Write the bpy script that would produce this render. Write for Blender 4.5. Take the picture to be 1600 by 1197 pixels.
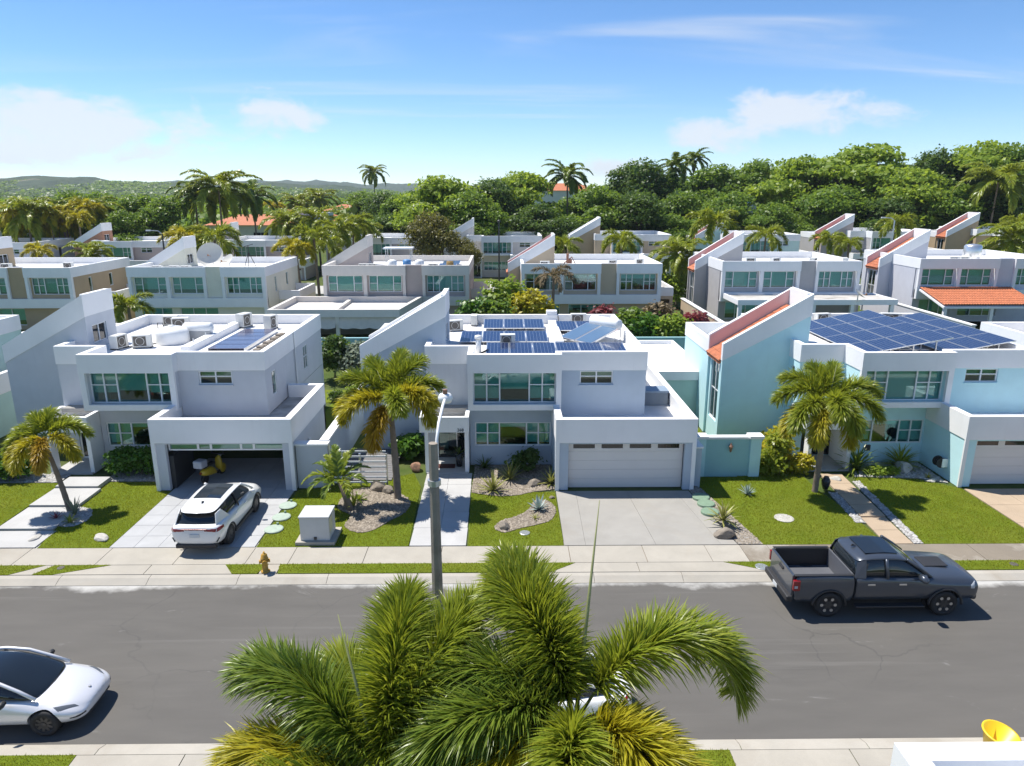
import bpy, bmesh, math, random
import numpy as np
from mathutils import Vector, Matrix
R = math.radians
scene = bpy.context.scene
for o in list(bpy.data.objects):
    bpy.data.objects.remove(o)
COL = scene.collection

# ------------------------------------------------------------------ camera
CAM_H, FPX, PITCH, YAW = 12.7, 1110.0, R(15.1), R(0.6)
cam_d = bpy.data.cameras.new('camera')
cam_d.sensor_width = 36.0
cam_d.lens = 36.0 * FPX / 1600.0
cam_d.clip_start, cam_d.clip_end = 0.2, 20000.0
cam = bpy.data.objects.new('camera', cam_d)
cam.location = (0, 0, CAM_H)
cam.rotation_euler = (R(90) - PITCH, 0, -YAW)
COL.objects.link(cam)
scene.camera = cam

# ------------------------------------------------------------------ sun and sky
TO_SUN = Vector((-0.43, 0.26, 1.0)).normalized()
SUN_EL = math.asin(TO_SUN.z)
SUN_AZ = math.atan2(TO_SUN.x, TO_SUN.y)
sd = bpy.data.lights.new('sun', 'SUN')
sd.energy = 4.6
sd.angle = R(0.5)
sd.color = (1.0, 0.955, 0.88)
so = bpy.data.objects.new('sun', sd)
so.rotation_euler = (-TO_SUN).to_track_quat('-Z', 'Y').to_euler()
so.location = (-20, 20, 60)
COL.objects.link(so)

world = bpy.data.worlds.new('World')
scene.world = world
world.use_nodes = True
wt = world.node_tree
wt.nodes.clear()


def wn(t, **k):
    n = wt.nodes.new(t)
    for a, b in k.items():
        setattr(n, a, b)
    return n


def wmath(op, a, b=None, clamp=False):
    n = wn('ShaderNodeMath', operation=op, use_clamp=clamp)
    for i, s in enumerate((a, b)):
        if s is None:
            continue
        if isinstance(s, (int, float)):
            n.inputs[i].default_value = s
        else:
            wt.links.new(s, n.inputs[i])
    return n.outputs[0]


sky = wn('ShaderNodeTexSky', sky_type='NISHITA', sun_disc=False)
sky.sun_elevation = SUN_EL
sky.sun_rotation = SUN_AZ
sky.altitude = 0
sky.air_density = 0.7
sky.dust_density = 0.0
sky.ozone_density = 4.0
tc = wn('ShaderNodeTexCoord')
sep = wn('ShaderNodeSeparateXYZ')
wt.links.new(tc.outputs['Generated'], sep.inputs[0])
# clouds live on a flat layer: direction / elevation gives their ground-plane position
zz = wmath('MAXIMUM', sep.outputs[2], 0.012)
u = wmath('DIVIDE', sep.outputs[0], wmath('ADD', zz, 0.06))
v = wmath('DIVIDE', sep.outputs[1], wmath('ADD', zz, 0.06))
cmb = wn('ShaderNodeCombineXYZ')
wt.links.new(u, cmb.inputs[0]); wt.links.new(v, cmb.inputs[1])


def cloud_noise(vec, scale, detail, rough, offs, stretch=(1, 1, 1), dist=0.0, rot=0.0):
    mp = wn('ShaderNodeMapping')
    mp.inputs['Location'].default_value = offs
    mp.inputs['Scale'].default_value = stretch
    mp.inputs['Rotation'].default_value = (0, 0, rot)
    wt.links.new(vec, mp.inputs[0])
    nz = wn('ShaderNodeTexNoise')
    nz.inputs['Scale'].default_value = scale
    nz.inputs['Detail'].default_value = detail
    nz.inputs['Roughness'].default_value = rough
    nz.inputs['Distortion'].default_value = dist
    wt.links.new(mp.outputs[0], nz.inputs['Vector'])
    return nz.outputs['Fac']


def ramp01(s, lo, hi):
    n = wn('ShaderNodeMapRange', interpolation_type='SMOOTHSTEP')
    n.inputs['From Min'].default_value = lo
    n.inputs['From Max'].default_value = hi
    wt.links.new(s, n.inputs['Value'])
    return n.outputs[0]


# thin high streaks
wisp = cloud_noise(cmb.outputs[0], 0.55, 7, 0.55, (3.1, 1.7, 0), (0.55, 1.7, 1), 1.2, R(28))
wisp2 = cloud_noise(cmb.outputs[0], 0.22, 3, 0.5, (7.0, 4.0, 0), (1, 1, 1), 0.3)
wisp = wmath('MULTIPLY', ramp01(wisp, 0.47, 0.80), ramp01(wisp2, 0.34, 0.60))
wisp = wmath('MULTIPLY', wisp, 0.60)
# heaped fair-weather clouds standing low over the horizon, all the way round
az = wmath('ARCTAN2', sep.outputs[0], sep.outputs[1])
el = wmath('ARCSINE', sep.outputs[2])
CLOUDS = [(-38.5, 3.8, 5.0, 1.8), (-31.0, 4.8, 3.6, 1.7), (-26.0, 4.4, 3.6, 1.6), (-17.0, 5.2, 4.2, 2.1), (-34, 2.4, 9.0, 1.0), (14.5, 3.9, 3.6, 1.6), (19.5, 5.3, 3.2, 1.7), (25.5, 5.2, 4.2, 1.6), (8.0, 1.6, 3.0, 0.9), (48, 4.5, 5, 1.8),
          (-60, 5, 6, 2), (-95, 4, 5, 1.8), (-130, 6, 6, 2.2), (80, 5, 5, 2), (112, 4.2, 6, 1.8), (150, 5.5, 6, 2.2), (-170, 4.5, 5, 1.8)]
blob = None
for (ca, ce, wa, we) in CLOUDS:
    da = wmath('DIVIDE', wmath('SUBTRACT', az, R(ca)), R(wa))
    de = wmath('DIVIDE', wmath('SUBTRACT', el, R(ce)), R(we))
    s_ = wmath('ADD', wmath('MULTIPLY', da, da), wmath('MULTIPLY', de, de))
    e_ = wmath('EXPONENT', wmath('MULTIPLY', s_, -1.0))
    blob = e_ if blob is None else wmath('ADD', blob, e_)
puff = cloud_noise(tc.outputs['Generated'], 16.0, 10, 0.60, (0.52, 0.3, 0.62), (1, 1, 1.9), 0.35)
pf = wmath('ADD', wmath('MULTIPLY', wmath('SUBTRACT', puff, 0.5), 1.9), wmath('MULTIPLY', blob, 0.85))
puffm = wmath('MULTIPLY', ramp01(pf, 0.36, 0.92), 0.80)
wisp = wmath('MULTIPLY', wisp, ramp01(sep.outputs[2], 0.05, 0.14))
cl = wmath('MAXIMUM', wisp, puffm, True)
bgs = wn('ShaderNodeBackground')
bgs.inputs['Strength'].default_value = 0.115
hsv = wn('ShaderNodeHueSaturation')
hsv.inputs['Saturation'].default_value = 1.14
wt.links.new(sky.outputs[0], hsv.inputs['Color'])
wt.links.new(hsv.outputs[0], bgs.inputs['Color'])
bgc = wn('ShaderNodeBackground')
bgc.inputs['Color'].default_value = (0.93, 0.96, 1.0, 1)
bgc.inputs['Strength'].default_value = 0.64
mx = wn('ShaderNodeMixShader')
wt.links.new(cl, mx.inputs[0])
wt.links.new(bgs.outputs[0], mx.inputs[1])
wt.links.new(bgc.outputs[0], mx.inputs[2])
wo = wn('ShaderNodeOutputWorld')
wt.links.new(mx.outputs[0], wo.inputs['Surface'])

scene.view_settings.view_transform = 'Standard'
scene.view_settings.look = 'None'
scene.view_settings.gamma = 1.0
scene.view_settings.use_curve_mapping = False
scene.view_settings.exposure = 0.60

# ------------------------------------------------------------------ pixel helper (ground position of a photo pixel)
_fw = np.array([math.sin(YAW) * math.cos(PITCH), math.cos(YAW) * math.cos(PITCH), -math.sin(PITCH)])
_rt = np.array([math.cos(YAW), -math.sin(YAW), 0.0])
_up = np.cross(_rt, _fw)


def G(x, y, z=0.15):
    d = _fw + _rt * (x - 800.0) / FPX - _up * (y - 598.5) / FPX
    t = (z - CAM_H) / d[2]
    return (float(d[0] * t), float(d[1] * t))


def AT(x, y, Y):
    d = _fw + _rt * (x - 800.0) / FPX - _up * (y - 598.5) / FPX
    t = Y / d[1]
    return (float(d[0] * t), Y, float(CAM_H + d[2] * t))


# ------------------------------------------------------------------ materials
MATS = {}


def lin(c):
    return tuple((v / 12.92 if v <= 0.04045 else ((v + 0.055) / 1.055) ** 2.4) for v in c)


class NT:
    def __init__(s, name):
        s.m = bpy.data.materials.new(name)
        s.m.use_nodes = True
        s.t = s.m.node_tree
        s.b = s.t.nodes['Principled BSDF']
        s.out = s.t.nodes['Material Output']
        g = s.n('ShaderNodeNewGeometry')
        s.geo = g
        s.pos = g.outputs['Position']
        s.rpi = g.outputs['Random Per Island']

    def n(s, t, **k):
        nd = s.t.nodes.new(t)
        for a, b in k.items():
            setattr(nd, a, b)
        return nd

    def l(s, a, b):
        s.t.links.new(a, b)

    def noise(s, scale, detail=4, rough=0.55, stretch=None, vec=None, dist=0.0):
        v = vec if vec is not None else s.pos
        if stretch:
            mp = s.n('ShaderNodeMapping')
            mp.inputs['Scale'].default_value = stretch
            s.l(v, mp.inputs[0])
            v = mp.outputs[0]
        nz = s.n('ShaderNodeTexNoise')
        nz.inputs['Scale'].default_value = scale
        nz.inputs['Detail'].default_value = detail
        nz.inputs['Roughness'].default_value = rough
        nz.inputs['Distortion'].default_value = dist
        s.l(v, nz.inputs['Vector'])
        return nz.outputs['Fac']

    def mr(s, v, lo, hi, a=0.0, b=1.0):
        n = s.n('ShaderNodeMapRange')
        n.inputs[1].default_value = lo; n.inputs[2].default_value = hi
        n.inputs[3].default_value = a; n.inputs[4].default_value = b
        s.l(v, n.inputs[0])
        return n.outputs[0]

    def mix(s, f, a, b, mode='MIX'):
        n = s.n('ShaderNodeMix', data_type='RGBA', blend_type=mode)
        for i, x in ((0, f), (6, a), (7, b)):
            if isinstance(x, (int, float)):
                n.inputs[i].default_value = x
            elif isinstance(x, tuple):
                n.inputs[i].default_value = (*x[:3], 1)
            else:
                s.l(x, n.inputs[i])
        return n.outputs[2]

    def bump(s, h, strength, dist=0.02):
        b = s.n('ShaderNodeBump')
        b.inputs['Strength'].default_value = strength
        b.inputs['Distance'].default_value = dist
        s.l(h, b.inputs['Height'])
        s.l(b.outputs[0], s.b.inputs['Normal'])

    def base(s, c):
        if isinstance(c, tuple):
            s.b.inputs['Base Color'].default_value = (*c[:3], 1)
        else:
            s.l(c, s.b.inputs['Base Color'])

    def set(s, **k):
        for a, b in k.items():
            s.b.inputs[a.replace('_', ' ')].default_value = b


def pmat(name, c, rough=0.6, var=0.12, scale=2.0, bump=0.0, bscale=40.0, metal=0.0, coat=0.0, spec=0.5, streak=0.0, dirt=0.0):
    if name in MATS:
        return MATS[name]
    m = NT(name)
    m.set(Roughness=rough, Metallic=metal, Coat_Weight=coat)
    m.b.inputs['Specular IOR Level'].default_value = spec
    if coat:
        m.set(Coat_Roughness=0.05)
    col = c
    if var:
        f = m.noise(scale, 5, 0.6)
        f = m.mr(f, 0.3, 0.7)
        col = m.mix(f, tuple(x * (1 - var) for x in c), tuple(min(1, x * (1 + var * 0.6)) for x in c))
    if streak:
        f = m.noise(1.0, 4, 0.6, stretch=(5.5, 5.5, 0.35))
        f = m.mr(f, 0.55, 0.8, 0.0, streak)
        col = m.mix(f, col, tuple(x * 0.55 for x in c))
    if dirt:
        f = m.noise(0.55, 7, 0.62, dist=0.6)
        f = m.mr(f, 0.5, 0.72, 0.0, dirt)
        col = m.mix(f, col, (c[0] * 0.42, c[1] * 0.40, c[2] * 0.36))
    m.base(col)
    if bump:
        m.bump(m.noise(bscale, 4, 0.6), bump)
    MATS[name] = m.m
    return m.m


def wallmat(name, c):
    return pmat(name, c, rough=0.75, var=0.05, scale=1.3, bump=0.12, bscale=60, spec=0.25, streak=0.10)


M_white = pmat('white_plaster', (0.82, 0.82, 0.82), rough=0.7, var=0.04, scale=0.9, bump=0.08, bscale=60, spec=0.25, streak=0.10)
M_cream_trim = pmat('cream_trim_plaster', (0.66, 0.62, 0.57), rough=0.7, var=0.05, bump=0.08, spec=0.25, streak=0.12)
M_roof = pmat('white_roof_sealant', (0.80, 0.79, 0.77), rough=0.8, var=0.06, scale=0.7, bump=0.1, bscale=25, spec=0.2, dirt=0.28)
M_roofold = pmat('stained_roof_deck', (0.50, 0.48, 0.45), rough=0.85, var=0.15, scale=0.8, bump=0.1, spec=0.2, dirt=0.85)
M_blue = wallmat('pale_blue_plaster', (0.44, 0.51, 0.585))
M_lblue = wallmat('light_grey_blue_plaster', (0.545, 0.57, 0.61))
M_aqua = wallmat('aqua_plaster', (0.53, 0.78, 0.82))
M_mint = wallmat('mint_plaster', (0.47, 0.64, 0.60))
M_tan = wallmat('tan_plaster', (0.43, 0.33, 0.21))
M_sand = wallmat('sand_plaster', (0.52, 0.42, 0.30))
M_creamw = wallmat('cream_plaster', (0.74, 0.72, 0.60))
M_taupe = wallmat('taupe_plaster', (0.44, 0.375, 0.345))
M_grey = wallmat('grey_plaster', (0.42, 0.41, 0.41))
M_lgrey = wallmat('light_grey_plaster', (0.56, 0.57, 0.62))
M_terra = wallmat('terracotta_plaster', (0.42, 0.22, 0.14))
M_teal = wallmat('teal_wall_plaster', (0.32, 0.55, 0.58))
M_frame = pmat('white_window_aluminium', (0.74, 0.76, 0.77), rough=0.4, var=0.02)
M_dark = pmat('dark_charcoal_metal', (0.035, 0.037, 0.04), rough=0.5, var=0.1)
M_black = pmat('black_rubber', (0.018, 0.018, 0.019), rough=0.75, var=0.15, scale=8)
M_grille = pmat('grey_grille', (0.10, 0.09, 0.08), rough=0.6, var=0.1)
M_metal = pmat('galvanised_steel', (0.58, 0.60, 0.62), rough=0.35, var=0.08, metal=0.7)
M_alu = pmat('brushed_aluminium', (0.72, 0.73, 0.74), rough=0.3, var=0.04, metal=0.8)
M_wtank = pmat('white_enamel', (0.80, 0.80, 0.79), rough=0.35, var=0.03)
M_acbox = pmat('air_conditioner_enamel', (0.66, 0.66, 0.63), rough=0.5, var=0.08, scale=3, streak=0.3)
M_blind = pmat('roller_blind_cloth', (0.70, 0.74, 0.70), rough=0.9, var=0.04)
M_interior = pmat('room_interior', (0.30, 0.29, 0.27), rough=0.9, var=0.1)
M_door = pmat('pale_garage_door', (0.68, 0.665, 0.64), rough=0.5, var=0.03, scale=0.8, bump=0.03)
M_conc_pole = pmat('weathered_pole_concrete', (0.30, 0.255, 0.205), rough=0.85, var=0.25, scale=3, bump=0.3, bscale=30, streak=0.5)
M_rock = pmat('pale_boulder', (0.24, 0.205, 0.165), rough=0.9, var=0.35, scale=5, bump=0.5, bscale=12)
M_rockw = pmat('white_marble_rock', (0.46, 0.44, 0.40), rough=0.85, var=0.25, scale=7, bump=0.4, bscale=14)
M_soil = pmat('dry_soil', (0.23, 0.17, 0.11), rough=0.95, var=0.3, scale=6, bump=0.4)
M_wood = pmat('grey_deck_board', (0.17, 0.165, 0.165), rough=0.8, var=0.2, scale=9, bump=0.2)
M_tile = pmat('orange_clay_tile', (0.52, 0.17, 0.075), rough=0.75, var=0.30, scale=5, bump=0.15, dirt=0.25)
M_yellow = pmat('yellow_paint', (0.60, 0.42, 0.02), rough=0.3, var=0.05, coat=0.6)
M_hydrant = pmat('hydrant_yellow_paint', (0.50, 0.28, 0.035), rough=0.5, var=0.2, scale=9)
M_bucket = pmat('yellow_plastic', (0.78, 0.52, 0.02), rough=0.4, var=0.04)
M_cabinet = pmat('grey_green_utility_cabinet', (0.52, 0.53, 0.52), rough=0.55, var=0.06, streak=0.2)
M_red = pmat('red_plastic', (0.42, 0.03, 0.025), rough=0.35, var=0.05)
M_bluep = pmat('blue_plastic_drum', (0.10, 0.26, 0.50), rough=0.45, var=0.08)
M_lid = pmat('green_plastic_cover', (0.19, 0.28, 0.19), rough=0.6, var=0.15, scale=6)
M_lidp = pmat('pale_green_plastic_cover', (0.36, 0.44, 0.37), rough=0.6, var=0.12, scale=6)
M_mat = pmat('maroon_door_mat', (0.08, 0.025, 0.02), rough=0.95, var=0.2, scale=20)
M_pot = pmat('black_glazed_pot', (0.02, 0.025, 0.03), rough=0.25, var=0.1)
M_brass = pmat('aged_copper_lantern', (0.30, 0.17, 0.12), rough=0.5, var=0.3, metal=0.4)
M_plate = pmat('pale_number_plate', (0.60, 0.62, 0.62), rough=0.5, var=0.03)
M_blackpaint = pmat('dark_lettering', (0.03, 0.03, 0.035), rough=0.6, var=0)
M_awn = pmat('cream_awning_cloth', (0.62, 0.57, 0.50), rough=0.9, var=0.1, streak=0.2)


def glassmat(name, tint, spec_rough=0.03, refl=1.0):
    m = NT(name)
    t = m.n('ShaderNodeBsdfTransparent'); t.inputs[0].default_value = (*tint, 1)
    g = m.n('ShaderNodeBsdfGlossy'); g.inputs['Roughness'].default_value = spec_rough
    g.inputs['Color'].default_value = (0.9, 0.95, 0.95, 1)
    f = m.n('ShaderNodeFresnel'); f.inputs['IOR'].default_value = 1.55
    nb = m.n('ShaderNodeBump'); nb.inputs['Strength'].default_value = 0.02
    m.l(m.noise(1.7, 2), nb.inputs['Height'])
    m.l(nb.outputs[0], g.inputs['Normal'])
    fm = m.mr(f.outputs[0], 0.0, 1.0, 0.04 * refl, 1.0)
    x = m.n('ShaderNodeMixShader')
    m.l(fm, x.inputs[0]); m.l(t.outputs[0], x.inputs[1]); m.l(g.outputs[0], x.inputs[2])
    m.l(x.outputs[0], m.out.inputs['Surface'])
    MATS[name] = m.m
    return m.m


M_glass = glassmat('teal_tinted_glass', (0.60, 0.86, 0.84))
M_glass2 = glassmat('green_grey_glass', (0.62, 0.80, 0.74))
M_glassd = pmat('dark_tinted_glass', (0.012, 0.016, 0.02), rough=0.04, var=0, spec=0.7)


def solarmat():
    m = NT('blue_solar_cells')
    tc_ = m.n('ShaderNodeTexCoord')
    sp = m.n('ShaderNodeSeparateXYZ'); m.l(tc_.outputs['Object'], sp.inputs[0])

    def lines(o, period, w):
        a = m.n('ShaderNodeMath', operation='PINGPONG'); m.l(o, a.inputs[0]); a.inputs[1].default_value = period / 2
        b = m.n('ShaderNodeMath', operation='LESS_THAN'); m.l(a.outputs[0], b.inputs[0]); b.inputs[1].default_value = w
        return b.outputs[0]
    lx, ly = lines(sp.outputs[0], 0.17, 0.007), lines(sp.outputs[1], 0.17, 0.004)
    mxn = m.n('ShaderNodeMath', operation='MAXIMUM'); m.l(lx, mxn.inputs[0]); m.l(ly, mxn.inputs[1])
    f = m.mr(m.noise(9, 3), 0.3, 0.7)
    c = m.mix(f, (0.008, 0.018, 0.06), (0.014, 0.03, 0.10))
    m.base(m.mix(mxn.outputs[0], c, (0.16, 0.19, 0.25)))
    m.set(Roughness=0.16, Coat_Weight=0.25)
    m.b.inputs['Specular IOR Level'].default_value = 0.35
    MATS['solar'] = m.m
    return m.m


M_solar = solarmat()


def asphalt():
    m = NT('street_asphalt')
    fine = m.noise(55, 3, 0.7)
    mid = m.noise(1.2, 6, 0.6, stretch=(0.35, 1.6, 1))
    big = m.noise(0.16, 4, 0.55, stretch=(0.6, 1.4, 1))
    c = m.mix(m.mr(mid, 0.3, 0.7), (0.100, 0.094, 0.085), (0.128, 0.120, 0.108))
    c = m.mix(m.mr(big, 0.3, 0.7, 0, 0.6), c, (0.146, 0.136, 0.121))
    c = m.mix(m.mr(fine, 0.35, 0.75, 0, 0.5), c, (0.075, 0.073, 0.07))
    # dry pale spill marks and dust along the gutters
    st = m.noise(0.9, 8, 0.7, stretch=(0.5, 0.9, 1), dist=1.4)
    c = m.mix(m.mr(st, 0.63, 0.75, 0, 0.55), c, (0.30, 0.295, 0.28))
    tar = m.noise(0.6, 6, 0.6, dist=0.7)
    c = m.mix(m.mr(tar, 0.67, 0.74, 0, 0.35), c, (0.055, 0.055, 0.055))
    vo = m.n('ShaderNodeTexVoronoi', feature='DISTANCE_TO_EDGE'); vo.inputs['Scale'].default_value = 0.22
    wv = m.n('ShaderNodeVectorMath', operation='ADD'); m.l(m.pos, wv.inputs[0])
    nzc = m.n('ShaderNodeTexNoise'); nzc.inputs['Scale'].default_value = 0.9; nzc.inputs['Detail'].default_value = 6
    m.l(m.pos, nzc.inputs['Vector']); m.l(nzc.outputs['Color'], wv.inputs[1]); m.l(wv.outputs[0], vo.inputs['Vector'])
    crk = m.mr(vo.outputs['Distance'], 0.0, 0.008, 0.5, 0.0)
    cm = m.n('ShaderNodeMath', operation='MULTIPLY'); m.l(crk, cm.inputs[0]); m.l(m.mr(m.noise(0.13, 3), 0.5, 0.62), cm.inputs[1])
    c = m.mix(cm.outputs[0], c, (0.05, 0.05, 0.05))
    sk = m.noise(0.8, 5, 0.6, stretch=(0.10, 3.2, 1))
    c = m.mix(m.mr(sk, 0.60, 0.74, 0, 0.28), c, (0.21, 0.20, 0.185))
    sp = m.n('ShaderNodeSeparateXYZ'); m.l(m.pos, sp.inputs[0])
    gut = m.n('ShaderNodeMath', operation='ADD'); m.l(sp.outputs[1], gut.inputs[0])
    wob = m.mr(m.noise(0.45, 7, 0.66), 0.25, 0.75, -0.45, 0.45)
    m.l(wob, gut.inputs[1])
    c = m.mix(m.mr(gut.outputs[0], 20.95, 21.32, 0, 0.85), c, (0.50, 0.49, 0.46))
    m.base(c)
    m.set(Roughness=0.88)
    m.b.inputs['Specular IOR Level'].default_value = 0.3
    m.bump(fine, 0.35, 0.01)
    return m.m


def concrete(name, c, dirt=0.35, warm=(0.30, 0.24, 0.17), bump=0.12):
    m = NT(name)
    f = m.noise(0.9, 6, 0.62, dist=0.4)
    col = m.mix(m.mr(f, 0.32, 0.68), tuple(x * 0.90 for x in c), tuple(min(1, x * 1.06) for x in c))
    f2 = m.noise(0.33, 7, 0.66, dist=0.8)
    col = m.mix(m.mr(f2, 0.52, 0.74, 0, dirt), col, warm)
    oi = m.n('ShaderNodeObjectInfo')
    col = m.mix(m.mr(oi.outputs['Random'], 0, 1, 0, 0.16), col, tuple(x * 0.7 for x in c))
    f3 = m.noise(30, 3, 0.7)
    col = m.mix(m.mr(f3, 0.4, 0.8, 0, 0.14), col, tuple(x * 0.5 for x in c))
    m.base(col)
    m.set(Roughness=0.85)
    m.b.inputs['Specular IOR Level'].default_value = 0.3
    m.bump(f3, bump, 0.01)
    MATS[name] = m.m
    return m.m


M_asphalt = asphalt()
M_side = concrete('sidewalk_concrete', (0.40, 0.37, 0.315))
M_kerb = concrete('kerb_concrete', (0.42, 0.39, 0.335), 0.45)
M_drive = concrete('driveway_concrete', (0.34, 0.325, 0.295), 0.28)
M_pav = concrete('pale_grey_pavers', (0.42, 0.425, 0.43), 0.12, (0.33, 0.33, 0.34))
M_walk = concrete('light_walkway_slabs', (0.46, 0.455, 0.445), 0.12, (0.36, 0.34, 0.31))
M_rwalk = concrete('sandy_pebble_walkway', (0.44, 0.34, 0.24), 0.25, (0.30, 0.22, 0.15), 0.5)
M_oldside = concrete('weathered_sidewalk_concrete', (0.235, 0.20, 0.155), 1.0, (0.50, 0.47, 0.41), 0.4)


def grassmat(name, a, b, dry):
    m = NT(name)
    f = m.noise(1.1, 5, 0.6)
    f2 = m.noise(0.30, 4, 0.55)
    f3 = m.noise(38, 3, 0.75)
    c = m.mix(m.mr(f, 0.3, 0.7), a, b)
    c = m.mix(m.mr(f2, 0.45, 0.75, 0, 0.5), c, dry)
    c = m.mix(m.mr(f3, 0.35, 0.8, 0, 0.35), c, tuple(x * 0.45 for x in a))
    m.base(c)
    m.set(Roughness=0.9)
    m.b.inputs['Specular IOR Level'].default_value = 0.15
    m.bump(f3, 0.9, 0.03)
    return m.m


M_grass = grassmat('mown_lawn', (0.115, 0.165, 0.010), (0.165, 0.215, 0.014), (0.20, 0.20, 0.030))
M_terrain = grassmat('rough_ground_cover', (0.06, 0.10, 0.02), (0.10, 0.13, 0.03), (0.15, 0.13, 0.07))


def leafmat(name, a, b, c2, trans=0.45, rough=0.45, tip=None):
    m = NT(name)
    f = m.noise(0.8, 3, 0.5)
    col = m.mix(m.rpi, a, b)
    col = m.mix(m.mr(f, 0.35, 0.7, 0, 0.55), col, c2)
    oi = m.n('ShaderNodeObjectInfo')
    col = m.mix(m.mr(oi.outputs['Random'], 0, 1, 0, 0.30), col, tuple(x * 1.0 for x in c2))
    m.base(col)
    m.set(Roughness=rough)
    m.b.inputs['Specular IOR Level'].default_value = 0.35
    tr = m.n('ShaderNodeBsdfTranslucent')
    br = m.mix(0.5, col, (b[0] * 1.5, b[1] * 1.5, b[2] * 0.8))
    m.l(br, tr.inputs['Color'])
    x = m.n('ShaderNodeMixShader'); x.inputs[0].default_value = trans
    m.l(m.b.outputs[0], x.inputs[1]); m.l(tr.outputs[0], x.inputs[2])
    m.l(x.outputs[0], m.out.inputs['Surface'])
    MATS[name] = m.m
    return m.m


M_blade = leafmat('grass_blade', (0.165, 0.224, 0.012), (0.294, 0.327, 0.021), (0.316, 0.278, 0.042), 0.45, 0.7)
M_leaf = leafmat('broad_leaf_green', (0.075, 0.157, 0.024), (0.216, 0.303, 0.043), (0.140, 0.230, 0.027))
M_leafy = leafmat('broad_leaf_lime', (0.153, 0.248, 0.027), (0.332, 0.413, 0.056), (0.215, 0.312, 0.033))
M_leafd = leafmat('broad_leaf_dark', (0.048, 0.103, 0.025), (0.122, 0.180, 0.034), (0.078, 0.146, 0.023))
M_leafo = leafmat('olive_fine_leaf', (0.090, 0.106, 0.023), (0.187, 0.173, 0.043), (0.143, 0.127, 0.039))
M_palm = leafmat('palm_leaf_green', (0.145, 0.224, 0.021), (0.361, 0.375, 0.045), (0.242, 0.294, 0.024), 0.4, 0.35)
M_palmy = leafmat('palm_leaf_yellow', (0.265, 0.288, 0.022), (0.530, 0.436, 0.033), (0.389, 0.371, 0.027), 0.4, 0.4)
M_palmg = leafmat('palm_leaf_gold', (0.331, 0.240, 0.017), (0.510, 0.325, 0.030), (0.382, 0.273, 0.022), 0.4, 0.4)
M_palmd = leafmat('palm_leaf_deep', (0.087, 0.166, 0.023), (0.248, 0.293, 0.042), (0.161, 0.225, 0.027), 0.35, 0.32)
M_palmb = leafmat('palm_leaf_withered', (0.16, 0.12, 0.06), (0.26, 0.20, 0.12), (0.20, 0.15, 0.08), 0.2, 0.7)
M_agave = leafmat('agave_blue_leaf', (0.20, 0.27, 0.27), (0.30, 0.37, 0.36), (0.25, 0.32, 0.31), 0.1, 0.5)
M_spiky = leafmat('variegated_spiky_leaf', (0.13, 0.16, 0.03), (0.38, 0.36, 0.12), (0.24, 0.25, 0.06), 0.2, 0.4)
M_redleaf = leafmat('burgundy_leaf', (0.16, 0.03, 0.04), (0.30, 0.06, 0.08), (0.20, 0.05, 0.05), 0.3, 0.5)
M_hedge = leafmat('hedge_leaf', (0.044, 0.125, 0.011), (0.100, 0.206, 0.018), (0.075, 0.169, 0.013), 0.3, 0.4)
M_silver = leafmat('silver_green_leaf', (0.16, 0.21, 0.16), (0.26, 0.30, 0.22), (0.20, 0.24, 0.17), 0.25, 0.6)
M_trunk = pmat('ringed_palm_trunk', (0.21, 0.165, 0.125), rough=0.9, var=0.25, scale=4, bump=0.5, bscale=10)
M_bark = pmat('grey_brown_bark', (0.115, 0.09, 0.068), rough=0.95, var=0.3, scale=4, bump=0.6, bscale=9)
M_shaft = pmat('green_crownshaft', (0.16, 0.22, 0.05), rough=0.5, var=0.2, scale=4)
M_spear = pmat('pale_spear_leaf', (0.24, 0.25, 0.10), rough=0.5, var=0.2, scale=3)
M_curtain = pmat('grey_white_curtain', (0.62, 0.64, 0.66), rough=0.9, var=0.1, scale=6)

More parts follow.
